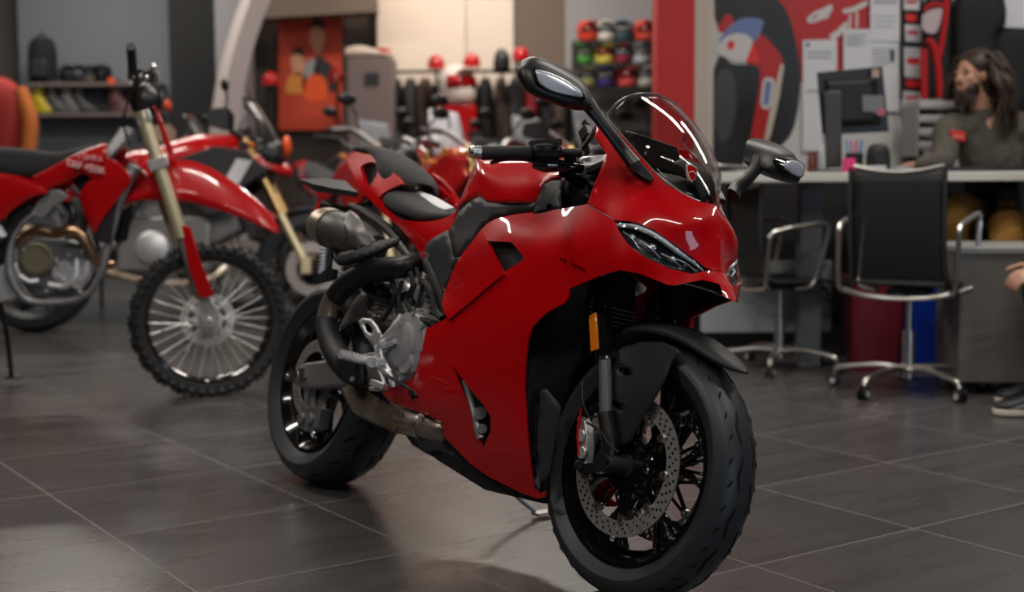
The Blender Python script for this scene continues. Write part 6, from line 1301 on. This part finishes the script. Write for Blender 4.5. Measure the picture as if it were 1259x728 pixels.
# wall of colourful helmets right of the brown panel
rk = thing('helmet_rack', 'black stepped rack filled with bright helmets left of the red column', 'rack', Matrix.Translation((P3(760, 100, 12.25)[0], 12.25, 0)))
cols = [(.55, .05, .03), (.60, .56, .50), (.04, .08, .10), (.50, .06, .04), (.55, .30, .22), (.10, .35, .08), (.60, .50, .10), (.25, .03, .05), (.38, .40, .44), (.65, .18, .06), (.30, .30, .12), (.06, .04, .20), (.60, .08, .08), (.45, .42, .38), (.06, .05, .05)]
nm = ['red', 'cream', 'dark blue', 'brick red', 'salmon', 'green', 'yellow', 'maroon', 'silver grey', 'orange', 'olive', 'violet', 'scarlet', 'stone', 'black']
k = 0; rows = [(52, (722, 745, 768, 791, 812), 'top'), (80, (718, 742, 766, 790, 812), 'middle'), (108, (722, 746, 770, 794, 815), 'bottom')]
for y, xs, rn in rows:
    zz = P3(760, y, 12.25)[2]; put(Mb().box((P3(767, y, 12.25)[0], 12.25, zz-.015), (.85, .25, .03)), 'rack_shelf', M_dark, rk)
    for x in xs:
        helmet('helmet', f'{nm[k]} helmet on the {rn} shelf of the rack left of the red column', x, y, 12.25, .098, mat('helmet %s' % nm[k], cols[k], .3), mat('visor %s' % nm[k], tuple(.25*c for c in cols[(k*5+3) % 15]), .2), 'helmets on the rack', -1.2-.4*(k % 3), zz+.002); k += 1
for s in (-1, 1): put(Mb().box((P3(767, 80, 12.25)[0]+s*.44, 12.252, 1.05), (.03, .25, 2.1)), 'rack_side', M_dark, rk)
# rail of dark jackets in the gloom between the bikes and the cream panels
rl = thing('clothes_rail', 'black clothes rail in the gloom under the cream wall panels', 'clothes rail', Matrix.Translation((P3(560, 100, 12.47)[0]+.3, 12.47, 0)))
zr = P3(560, 88, 12.47)[2]
put(Mb().tube([(P3(478, 88, 12.47)[0], 12.47, zr), (P3(700, 88, 12.47)[0], 12.47, zr)], .015, n=8, k=1), 'rail', M_dark, rl)
for x in (478, 700): put(Mb().cyl((P3(x, 88, 12.47)[0], 12.47, .02), (P3(x, 88, 12.47)[0], 12.47, zr), .015).box((P3(x, 88, 12.47)[0], 12.47, .015), (.05, .3, .03)), 'upright', M_dark, rl)
jc = [('black', (.012, .012, .013)), ('charcoal', (.03, .03, .032)), ('dark brown', (.05, .03, .022)), ('black leather', (.015, .014, .014)), ('wine red', (.12, .01, .015)), ('slate', (.04, .045, .05)), ('jet black', (.008, .008, .009)), ('dusty brown', (.09, .06, .05)), ('dark grey', (.035, .033, .033)), ('deep red', (.22, .01, .012)), ('black mesh', (.02, .02, .02)), ('umber', (.07, .045, .035))]
for i, (nm_, c_) in enumerate(jc):
    x = 486+i*18.5; p_ = P3(x, 90, 12.47); M4 = Matrix.Translation((p_[0], 12.47, 0)) @ Matrix.Rotation(.08*sin(i*2.1)+1.5, 4, 'Z')
    t = thing('hanging_jacket', f'{nm_} jacket hanging on the clothes rail under the cream panels', 'jacket', M4, 'jackets on the clothes rail')
    q = mat('jacket cloth %s' % nm_, c_, .8, bump=(40, .5)); zz = zr-.06
    Mb().loft([[V(rx*cos(a), ry*sin(a), z) for a in np.linspace(0, 2*pi, 15)[:-1]] for z, rx, ry in ((zz-.72, .19, .05), (zz-.45, .19, .06), (zz-.12, .21, .06), (zz-.04, .14, .05), (zz, .05, .04))], k=2).build('jacket_body', q, t, smooth=60)
    for s in (-1, 1): Mb().tube([(s*.17, 0, zz-.08), (s*.235, -.01, zz-.3), (s*.22, -.03, zz-.62)], [.055, .05, .042], n=10).build('sleeve', q, t)
    Mb().tube([(0, 0, zz), (0, 0, zz+.05), (.02, 0, zz+.07), (0, 0, zz+.08)], .004, n=5).build('hanger_hook', M_silver, t)
# =================================================================== people
def blob(name, m, m_, parent, vox=.007, smooth_it=6, disp=None):
    o = m.build(name, m_, parent, smooth=180); r = o.modifiers.new('remesh', 'REMESH'); r.mode = 'VOXEL'; r.voxel_size = vox; r.use_smooth_shade = True
    s = o.modifiers.new('smooth', 'SMOOTH'); s.factor = .6; s.iterations = smooth_it
    if disp:
        tx = bpy.data.textures.new(name+'_folds', 'CLOUDS'); tx.noise_scale = disp[0]; d = o.modifiers.new('folds', 'DISPLACE'); d.texture = tx; d.strength = disp[1]; d.mid_level = .5
    return o
def limb(m, pts, rs, n=14): 
    m.tube(pts, rs, n=n, k=4)
    for p, r in zip(pts, rs): m.ell(p, r*.98, 12, 8)
M_skin = mat('skin', (.46, .24, .16), .5); M_hair = mat('dark brown hair', (.028, .014, .008), .45, bump=(300, .6)); M_hood = mat('olive grey sweatshirt', (.075, .068, .054), .9, bump=(400, .4)); M_ochre = mat('ochre trousers', (.34, .17, .035), .85, bump=(200, .3))
def W3(px, py, Y): return V(*at(px, py, Y))
def hand(m, wrist, dirn, palm_n, curl=.5, L=.185, side=1):
    """palm and five separate fingers; dirn along the fingers, palm_n out of the back of the hand"""
    d = nrm(dirn); nn = nrm(palm_n - d*np.dot(palm_n, d)); sd = np.cross(d, nn)*side; k = L/.185
    pc = wrist + d*.05*k
    m.loft([[wrist+sd*.026*k*cos(a)+nn*.016*k*sin(a) for a in np.linspace(0, 2*pi, 13)[:-1]], [pc+sd*.038*k*cos(a)+nn*.015*k*sin(a) for a in np.linspace(0, 2*pi, 13)[:-1]], [wrist+d*.095*k+sd*.040*k*cos(a)+nn*.011*k*sin(a) for a in np.linspace(0, 2*pi, 13)[:-1]]], k=3)
    for off, ln in ((-.030, .065), (-.010, .078), (.010, .085), (.030, .076)):
        p = wrist+d*.088*k+sd*off*k; P = [p]; ang = .1; seg = ln/3*k
        for i in range(3): ang += curl*.55; P.append(P[-1] + (d*cos(ang)-nn*sin(ang))*seg + sd*off*.06)
        limb(m, P, [.0098*k, .0092*k, .0085*k, .0072*k], 8)
    p = wrist+d*.025*k+sd*.03*k; limb(m, [p, p+(d*.6+sd*.8)*.035*k, p+(d*.9+sd*.55)*.065*k-nn*.006, p+(d*1.0+sd*.4)*.09*k-nn*.012], [.013*k, .012*k, .010*k, .008*k], 8)
man = thing('person', 'long haired bearded man in an olive grey sweatshirt and ochre trousers seated at the counter', 'person', Matrix.Translation((0, 0, 0)))
YP = 7.02
hip = W3(1228, 268, 7.12); chest = W3(1216, 178, 7.02); neck = W3(1208, 138, 7.0); head = W3(1196, 92, 6.98)
shR = W3(1168, 158, 7.0); shL = W3(1262, 158, 7.02); elR = W3(1158, 197, 6.80); haR = W3(1136, 204, 6.66); elL = W3(1277, 218, 7.0); haL = W3(1239, 238, 6.72)
zc_ = zt+.002
elR[2] = zc_+.045; haR[2] = zc_+.035
knR = W3(1172, 262, 6.62); knL = W3(1238, 285, 6.52); anR = V(knR[0]+.03, knR[1]+.12, .33); anL = V(knL[0]+.03, knL[1]+.12, .33)
f = nrm(V(-.90, -.42, -.04)); up = nrm(V(-.05, 0, 1)); sd_ = np.cross(up, f); up = np.cross(f, sd_)
def hp(a, b, c): return head + f*a + sd_*b + up*c
b = Mb()
limb(b, [hip, (hip+chest)/2, chest, neck], [.12, .12, .13, .058]); limb(b, [neck, head+up*-.06-f*.02], [.056, .055])
# head: cranium, face, jaw, nose, brows, lips, ears
b.ell(head+up*.02-f*.01, (.082, .075, .095), 20, 14, np.array([f, sd_, up]).T); b.ell(hp(.035, 0, -.045), (.055, .058, .07), 16, 12, np.array([f, sd_, up]).T); b.ell(hp(.055, 0, -.088), (.032, .034, .026), 12, 8, np.array([f, sd_, up]).T)
b.loft([[hp(.078, s*.006, .025) for s in (-1, 1)]+[hp(.07, s*.01, .02) for s in (1, -1)], [hp(.108, s*.011, -.022) for s in (-1, 1)]+[hp(.07, s*.018, -.025) for s in (1, -1)], [hp(.092, s*.014, -.034) for s in (-1, 1)]+[hp(.07, s*.016, -.036) for s in (1, -1)]])
b.ell(hp(.084, 0, -.052), (.008, .024, .006), 10, 6, np.array([f, sd_, up]).T); b.ell(hp(.082, 0, -.063), (.009, .022, .007), 10, 6, np.array([f, sd_, up]).T)
for s in (-1, 1): b.ell(hp(.074, s*.03, .018), (.012, .022, .008), 10, 6, np.array([f, sd_, up]).T); b.ell(hp(-.005, s*.078, -.01), (.018, .008, .03), 10, 8, np.array([f, sd_, up]).T); b.ell(hp(.058, s*.038, -.02), (.02, .02, .022), 10, 8, np.array([f, sd_, up]).T)
for sh, el, ha in ((shR, elR, haR), (shL, elL, haL)): limb(b, [chest+(sh-chest)*.6+V(0, 0, .02), sh, (sh+el)/2, el, (el+ha)/2, ha], [.06, .055, .048, .038, .034, .024])
hand(b, haR, V(-.6, .75, -.05), V(0, 0, 1), .35); hand(b, haL, V(-.25, -.15, -.9), V(-.3, -.9, .2), .35, side=-1)
for kn, an, s in ((knR, anR, -1), (knL, anL, 1)): limb(b, [hip+V(.06*s, 0, -.02), (hip+kn)/2+V(.03*s, 0, 0), kn, (kn+an)/2, an, an+V(-.08, -.10, -.05)], [.09, .08, .06, .055, .04, .035])
body = blob('body', b, M_skin, man, .0065, 3)
h = Mb(); limb(h, [hip+V(0, 0, .05), (hip+chest)/2, chest+V(0, 0, -.03), chest+V(0, 0, .06), neck+V(0, 0, -.03)], [.145, .150, .155, .12, .075])
for s, sh, el, ha in ((-1, shR, elR, haR), (1, shL, elL, haL)): limb(h, [chest+(sh-chest)*.55+V(0, 0, .03), sh, (sh*.5+el*.5), el, (el+ha)/2, ha+(ha-el)*.05], [.085, .078, .070, .060, .050, .042])
limb(h, [neck+V(.07, .03, -.04), neck+V(.05, .09, -.05), neck+V(-.03, .09, -.05)], [.04, .045, .04])
blob('sweatshirt', h, M_hood, man, .010, 5, (.09, .022))
p = Mb(); limb(p, [hip+V(0, 0, .02), hip+V(0, 0, -.05)], [.15, .14])
for kn, an, s in ((knR, anR, -1), (knL, anL, 1)): limb(p, [hip+V(.07*s, 0, -.02), (hip+kn)/2+V(.03*s, 0, 0), kn, (kn+an)/2, an], [.11, .10, .082, .075, .062])
blob('trousers', p, M_ochre, man, .010, 5, (.08, .018))
for an in (anR, anL): sm = shoe_mb(.28, .10); sm.xf(lambda q: V(an[0]-.05-q[0]*.7+q[1]*.7, an[1]-.06-q[0]*.7-q[1]*.7, q[2]+an[2]-.08)); sm.build('shoe', M_dark, man, smooth=60)
# eyes, hair, beard
for s in (-1, 1): Mb().ell(hp(.066, s*.031, .004), (.009, .011, .009), 10, 8).build('eye', mat('eye %d' % s, (.12, .08, .06), .2), body); 
hm = Mb(); rnd = random.Random(11)
hm.ell(hp(-.035, 0, .045), (.098, .098, .090), 18, 12, np.array([f, sd_, up]).T); hm.ell(hp(-.06, 0, -.02), (.075, .09, .12), 16, 10, np.array([f, sd_, up]).T)
for i in range(210):
    a = rnd.uniform(-1.95, 1.95); st0 = hp(-.02-.075*cos(a)*(.4+.6*rnd.random()), .088*sin(a), rnd.uniform(.0, .10)) if i % 3 else hp(rnd.uniform(-.05, .01), rnd.uniform(-.06, .06), .085+rnd.uniform(0, .02))
    L = rnd.uniform(.20, .34); out = nrm((st0-head)*V(1, 1, .1)); P = []; ph = rnd.uniform(0, 6); 
    if i % 3 == 0: out = nrm(-f*.9+sd_*(1 if rnd.random() > .5 else -1)*.8)
    for j in range(9): u_ = j/8; P.append(st0 + out*(.035+.085*sin(u_*2.2)) - V(0, 0, L*u_) + V(cos(ph+u_*9), sin(ph+u_*9), 0)*.010)
    hm.tube(P, [.011, .011, .011, .010, .010, .009, .008, .007, .004], n=6, k=2)
hm.build('hair', M_hair, man, smooth=70)
bd = Mb(); 
for c_, r_ in (((.052, 0, -.098), (.042, .050, .040)), ((.04, .045, -.075), (.04, .02, .04)), ((.04, -.045, -.075), (.04, .02, .04)), ((.088, 0, -.044), (.008, .026, .006)), ((.05, 0, -.125), (.03, .038, .03))): bd.ell(hp(*c_), r_, 14, 10, np.array([f, sd_, up]).T)
for i in range(70):
    a = rnd.uniform(-1.3, 1.3); q = hp(.03+.05*cos(a), .06*sin(a), rnd.uniform(-.12, -.07)); bd.cyl(q, q+nrm(q-head)*.02+V(0, 0, -.03), .006, .002, n=5)
bd.build('beard', M_hair, man, smooth=60)
ed = Mb(); [ed.bar(hp(.083, s*.018, .028), hp(.074, s*.048, .026), .006, .006) for s in (-1, 1)]; ed.build('eyebrows', M_hair, man)
# red chest patch with pale lettering
q = W3(1178, 168, 6.86); pt = Mb().prism([W3(x, y, 6.845) for x, y in ((1169, 160), (1187, 162), (1187, 174), (1170, 172))], (0, .03, 0)).build('chest_patch', M_pred2, man, bevel=.002)
m = Mb(); [m.bar(W3(1172+i*2.6, 166+i*.3, 6.842), W3(1173.2+i*2.6, 169+i*.3, 6.842), .004, .002) for i in range(5)]; m.build('patch_lettering', M_white, pt, smooth=0)
st2 = thing('bar_stool', 'dark stool carrying the seated man behind the counter', 'stool', Matrix.Translation((hip[0], hip[1], 0)))
Mb().cyl((0, 0, hip[2]-.22), (0, 0, hip[2]-.165), .19, .18, n=28).build('seat', M_dark, st2, bevel=.01); Mb().cyl((0, 0, .07), (0, 0, hip[2]-.22), .025).build('pedestal', M_ctube, st2)
for k in range(5):
    a = 2*pi*k/5+.5; u = V(cos(a), sin(a), 0); Mb().tube([u*.015+V(0, 0, .11), u*.12+V(0, 0, .118), u*.24+V(0, 0, .10), u*.30+V(0, 0, .06)], [.02, .016, .014, .012], n=10).build('leg', M_ctube, st2)
    Mb().cyl(u*.30+V(-u[1], u[0], 0)*.02+V(0, 0, .03), u*.30-V(-u[1], u[0], 0)*.02+V(0, 0, .03), .03, n=18).build('castor', M_blk, st2); Mb().tube([(.17*cos(a), .17*sin(a)-.05, .26) for a in np.linspace(0, 2*pi, 13)[:-1]], .01, n=6, closed=True).build('footrest', M_ctube, st2)
# second person: a seated visitor mostly outside the frame
vis = thing('person', 'visitor at the right edge, only a sneaker and one hand in view', 'person', Matrix.Translation((0, 0, 0)))
YV = 5.30; ft = V(*onfloor(1256, 512, 0.)); hv = W3(1281, 333, 5.45); b = Mb()
hipv = V(ft[0]+.62, 5.60, .62); kv = V(ft[0]+.16, 5.42, .56); av = V(ft[0]+.12, ft[1]+.02, .10); cv = hipv+V(.05, 0, .38); nv = cv+V(-.02, 0, .16); hd = nv+V(-.03, 0, .17)
limb(b, [hipv, cv, nv], [.13, .14, .055]); limb(b, [nv, hd], [.055, .05]); b.ell(hd, (.09, .078, .115), 18, 12); b.ell(hd+V(-.09, 0, -.01), (.02, .012, .02)); limb(b, [hipv+V(0, -.06, 0), (hipv+kv)/2, kv, (kv+av)/2, av, av+V(-.09, -.01, -.05)], [.10, .085, .06, .055, .04, .035])
kv2 = kv+V(.06, .26, 0); av2 = av+V(.1, .26, 0); limb(b, [hipv+V(0, .08, 0), (hipv+kv2)/2, kv2, (kv2+av2)/2, av2, av2+V(-.09, 0, -.05)], [.10, .085, .06, .055, .04, .035])
shv = cv+V(-.02, -.18, .08); elv = shv+V(-.12, -.04, -.28); limb(b, [cv+V(0, -.08, .08), shv, elv, hv], [.07, .055, .04, .025]); shv2 = cv+V(-.02, .18, .08); elv2 = shv2+V(-.1, .05, -.28); hv2 = kv2+V(.22, 0, .13); limb(b, [cv+V(0, .08, .08), shv2, elv2, hv2], [.07, .055, .04, .025])
hand(b, hv, V(-.95, -.05, -.25), V(.0, -.6, .8), .8); hand(b, hv2, V(-.95, 0, -.3), V(0, 0, 1), .5)
blob('body', b, M_skin, vis, .007, 3)
cl = Mb(); limb(cl, [hipv, cv, cv+V(0, 0, .1)], [.15, .16, .10])
for a_, b_, c_ in ((shv, elv, hv), (shv2, elv2, hv2)): limb(cl, [cv+(a_-cv)*.5, a_, b_, c_+(b_-c_)*.25], [.085, .07, .055, .038])
blob('jumper', cl, M_dark, vis, .012, 4)
cl = Mb(); limb(cl, [hipv, hipv+V(0, 0, -.04)], [.15, .14])
for k_, a_ in ((kv, av), (kv2, av2)): limb(cl, [hipv+V(0, (k_[1]-hipv[1])*.3, 0), (hipv+k_)/2, k_+V(0, 0, .005), (k_+a_)/2, a_], [.125, .112, .092, .078, .066])
blob('trousers', cl, M_dark, vis, .012, 4)
for i, a_ in enumerate((av, av2)):
    xf2 = lambda q, a_=a_: V(a_[0]-.075-q[0], a_[1]-q[1], q[2]+.004)
    s_ = shoe_mb(.28, .10).xf(xf2).build('sneaker', M_blk, vis, smooth=60)
    Mb().loft([[V(x*1.0, hw*k, z) for k, z in ((-1, .0), (-1, .026), (1, .026), (1, .0))] for x, hw in ((-.145, .028), (-.11, .044), (0, .046), (.08, .053), (.12, .045), (.148, .02))]).xf(xf2).build('sole', mat('cream sole %d' % i, (.62, .55, .45), .6), s_, bevel=.006)
    Mb().loft([[V(x, hw*k, z+.004) for k, z in ((-1, z0), (-.7, z0+.022), (.0, z0+.03), (.7, z0+.022), (1, z0))] for x, hw, z0 in ((-.03, .046, .055), (.02, .048, .045), (.07, .052, .030), (.1, .049, .026))], caps=False, closed=False).xf(xf2).build('toe_panel', mat('white leather %d' % i, (.66, .62, .58), .5), s_, solid=.004)
hm = Mb().ell(hd+V(.012, 0, .035), (.098, .086, .100), 18, 12); hm.ell(hd+V(.04, 0, -.03), (.06, .078, .09), 14, 10); hm.build('hair', M_hair, vis, smooth=70)
Mb().cyl(hv+(elv-hv)*.14, hv+(elv-hv)*.30, .036, .04).build('cuff', M_cream, vis)
ot = thing('visitor_seat', 'dark padded stool under the visitor, beyond the right edge', 'stool', Matrix.Translation((hipv[0], hipv[1]+.02, 0)))
Mb().cyl((0, 0, .40), (0, 0, .47), .20, n=28).build('seat', M_dark, ot, bevel=.01); Mb().cyl((0, 0, 0), (0, 0, .40), .03).cyl((0, 0, 0), (0, 0, .02), .2).build('pedestal', M_ctube, ot)
# =================================================================== ceiling lamps
M_lampf = mat('lamp frame', (.02, .02, .02), .5)
def lamp_bar(x, y, z, lx, ly, power, col=(1., .93, .85), rot=0):
    t = thing('ceiling_lamp', LAMP.pop(0), 'lamp', Matrix.Translation((x, y, z)) @ Matrix.Rotation(rot, 4, 'Z'), 'ceiling lamps')
    Mb().box((0, 0, .03), (lx+.04, ly+.04, .05)).build('housing', M_lampf, t, bevel=.004)
    Mb().cyl((0, 0, .05), (0, 0, CEIL-z), .008, n=8).build('suspension_rod', M_lampf, t)
    m = Mb().box((0, 0, .002), (lx, ly, .008)); o = m.build('diffuser', mat('lamp diffuser', (.8, .8, .8), .5, emit=col, estr=8.), t)
    l = bpy.data.lights.new('lamp_light', 'AREA'); l.energy = power; l.color = col; l.shape = 'RECTANGLE'; l.size, l.size_y = lx, ly
    q = bpy.data.objects.new('lamp_light', l); COL.objects.link(q); q.parent = t; q.location = (0, 0, -.02)
LAMP = ['long ceiling lamp above the open floor, row %s' % r for r in ('one', 'two', 'three', 'four', 'five', 'six', 'seven', 'eight', 'nine', 'ten', 'eleven', 'twelve')]
for x, y, p in ((-2.4, 2.0, 50), (.2, 1.2, 35), (2.4, 2.6, 40), (-1.2, 4.6, 52), (1.6, 5.0, 46), (-3.6, 7.5, 60), (-.6, 8.0, 60), (3.2, 6.0, 46), (-3.5, 11.0, 70), (.2, 11.0, 85)):
    lamp_bar(x, y, 3.55, 1.5, .10, p)
w = bpy.data.worlds.new('world'); scene.world = w; w.use_nodes = True; w.node_tree.nodes['Background'].inputs[0].default_value = (.5, .5, .5, 1); w.node_tree.nodes['Background'].inputs[1].default_value = .2
# wall washers over the cream panels and a spot over the cluster of helmets
for x, y, z, tx, p, c in ((at(520, 0, 11.6)[0], 11.7, 3.7, 12.7, 70, (1, .84, .66)), (at(600, 0, 11.6)[0], 11.7, 3.7, 12.7, 40, (1, .84, .66)), (at(382, 0, 11.6)[0], 11.9, 3.7, 12.8, 30, (1, .8, .6))):
    l = bpy.data.lights.new('wall_washer', 'SPOT'); l.energy = p*.95; l.color = c; l.spot_size = radians(75); l.spot_blend = .8; l.shadow_soft_size = .08
    q = bpy.data.objects.new('wall_washer', l); COL.objects.link(q); q.location = (x, y, z); q.rotation_euler = (radians(38), 0, 0)
# =================================================================== camera and lights
cam = bpy.data.cameras.new('camera'); co = bpy.data.objects.new('camera', cam); COL.objects.link(co); scene.camera = co
cam.sensor_width = 36; cam.lens = CF*36/1259; co.location = (0, 0, CH)
co.matrix_world = Matrix.Translation((0, 0, CH)) @ Matrix.Rotation(pi/2-CP, 4, 'X') @ Matrix.Rotation(-CR*-1, 4, 'Z')
cam.clip_start = .05; cam.dof.use_dof = True; cam.dof.focus_distance = 3.15; cam.dof.aperture_fstop = 2.3
cam.dof.aperture_blades = 0
vs = scene.view_settings; vs.view_transform = 'Standard'; vs.look = 'None'; vs.gamma = 1; vs.use_curve_mapping = False; vs.exposure = -.25
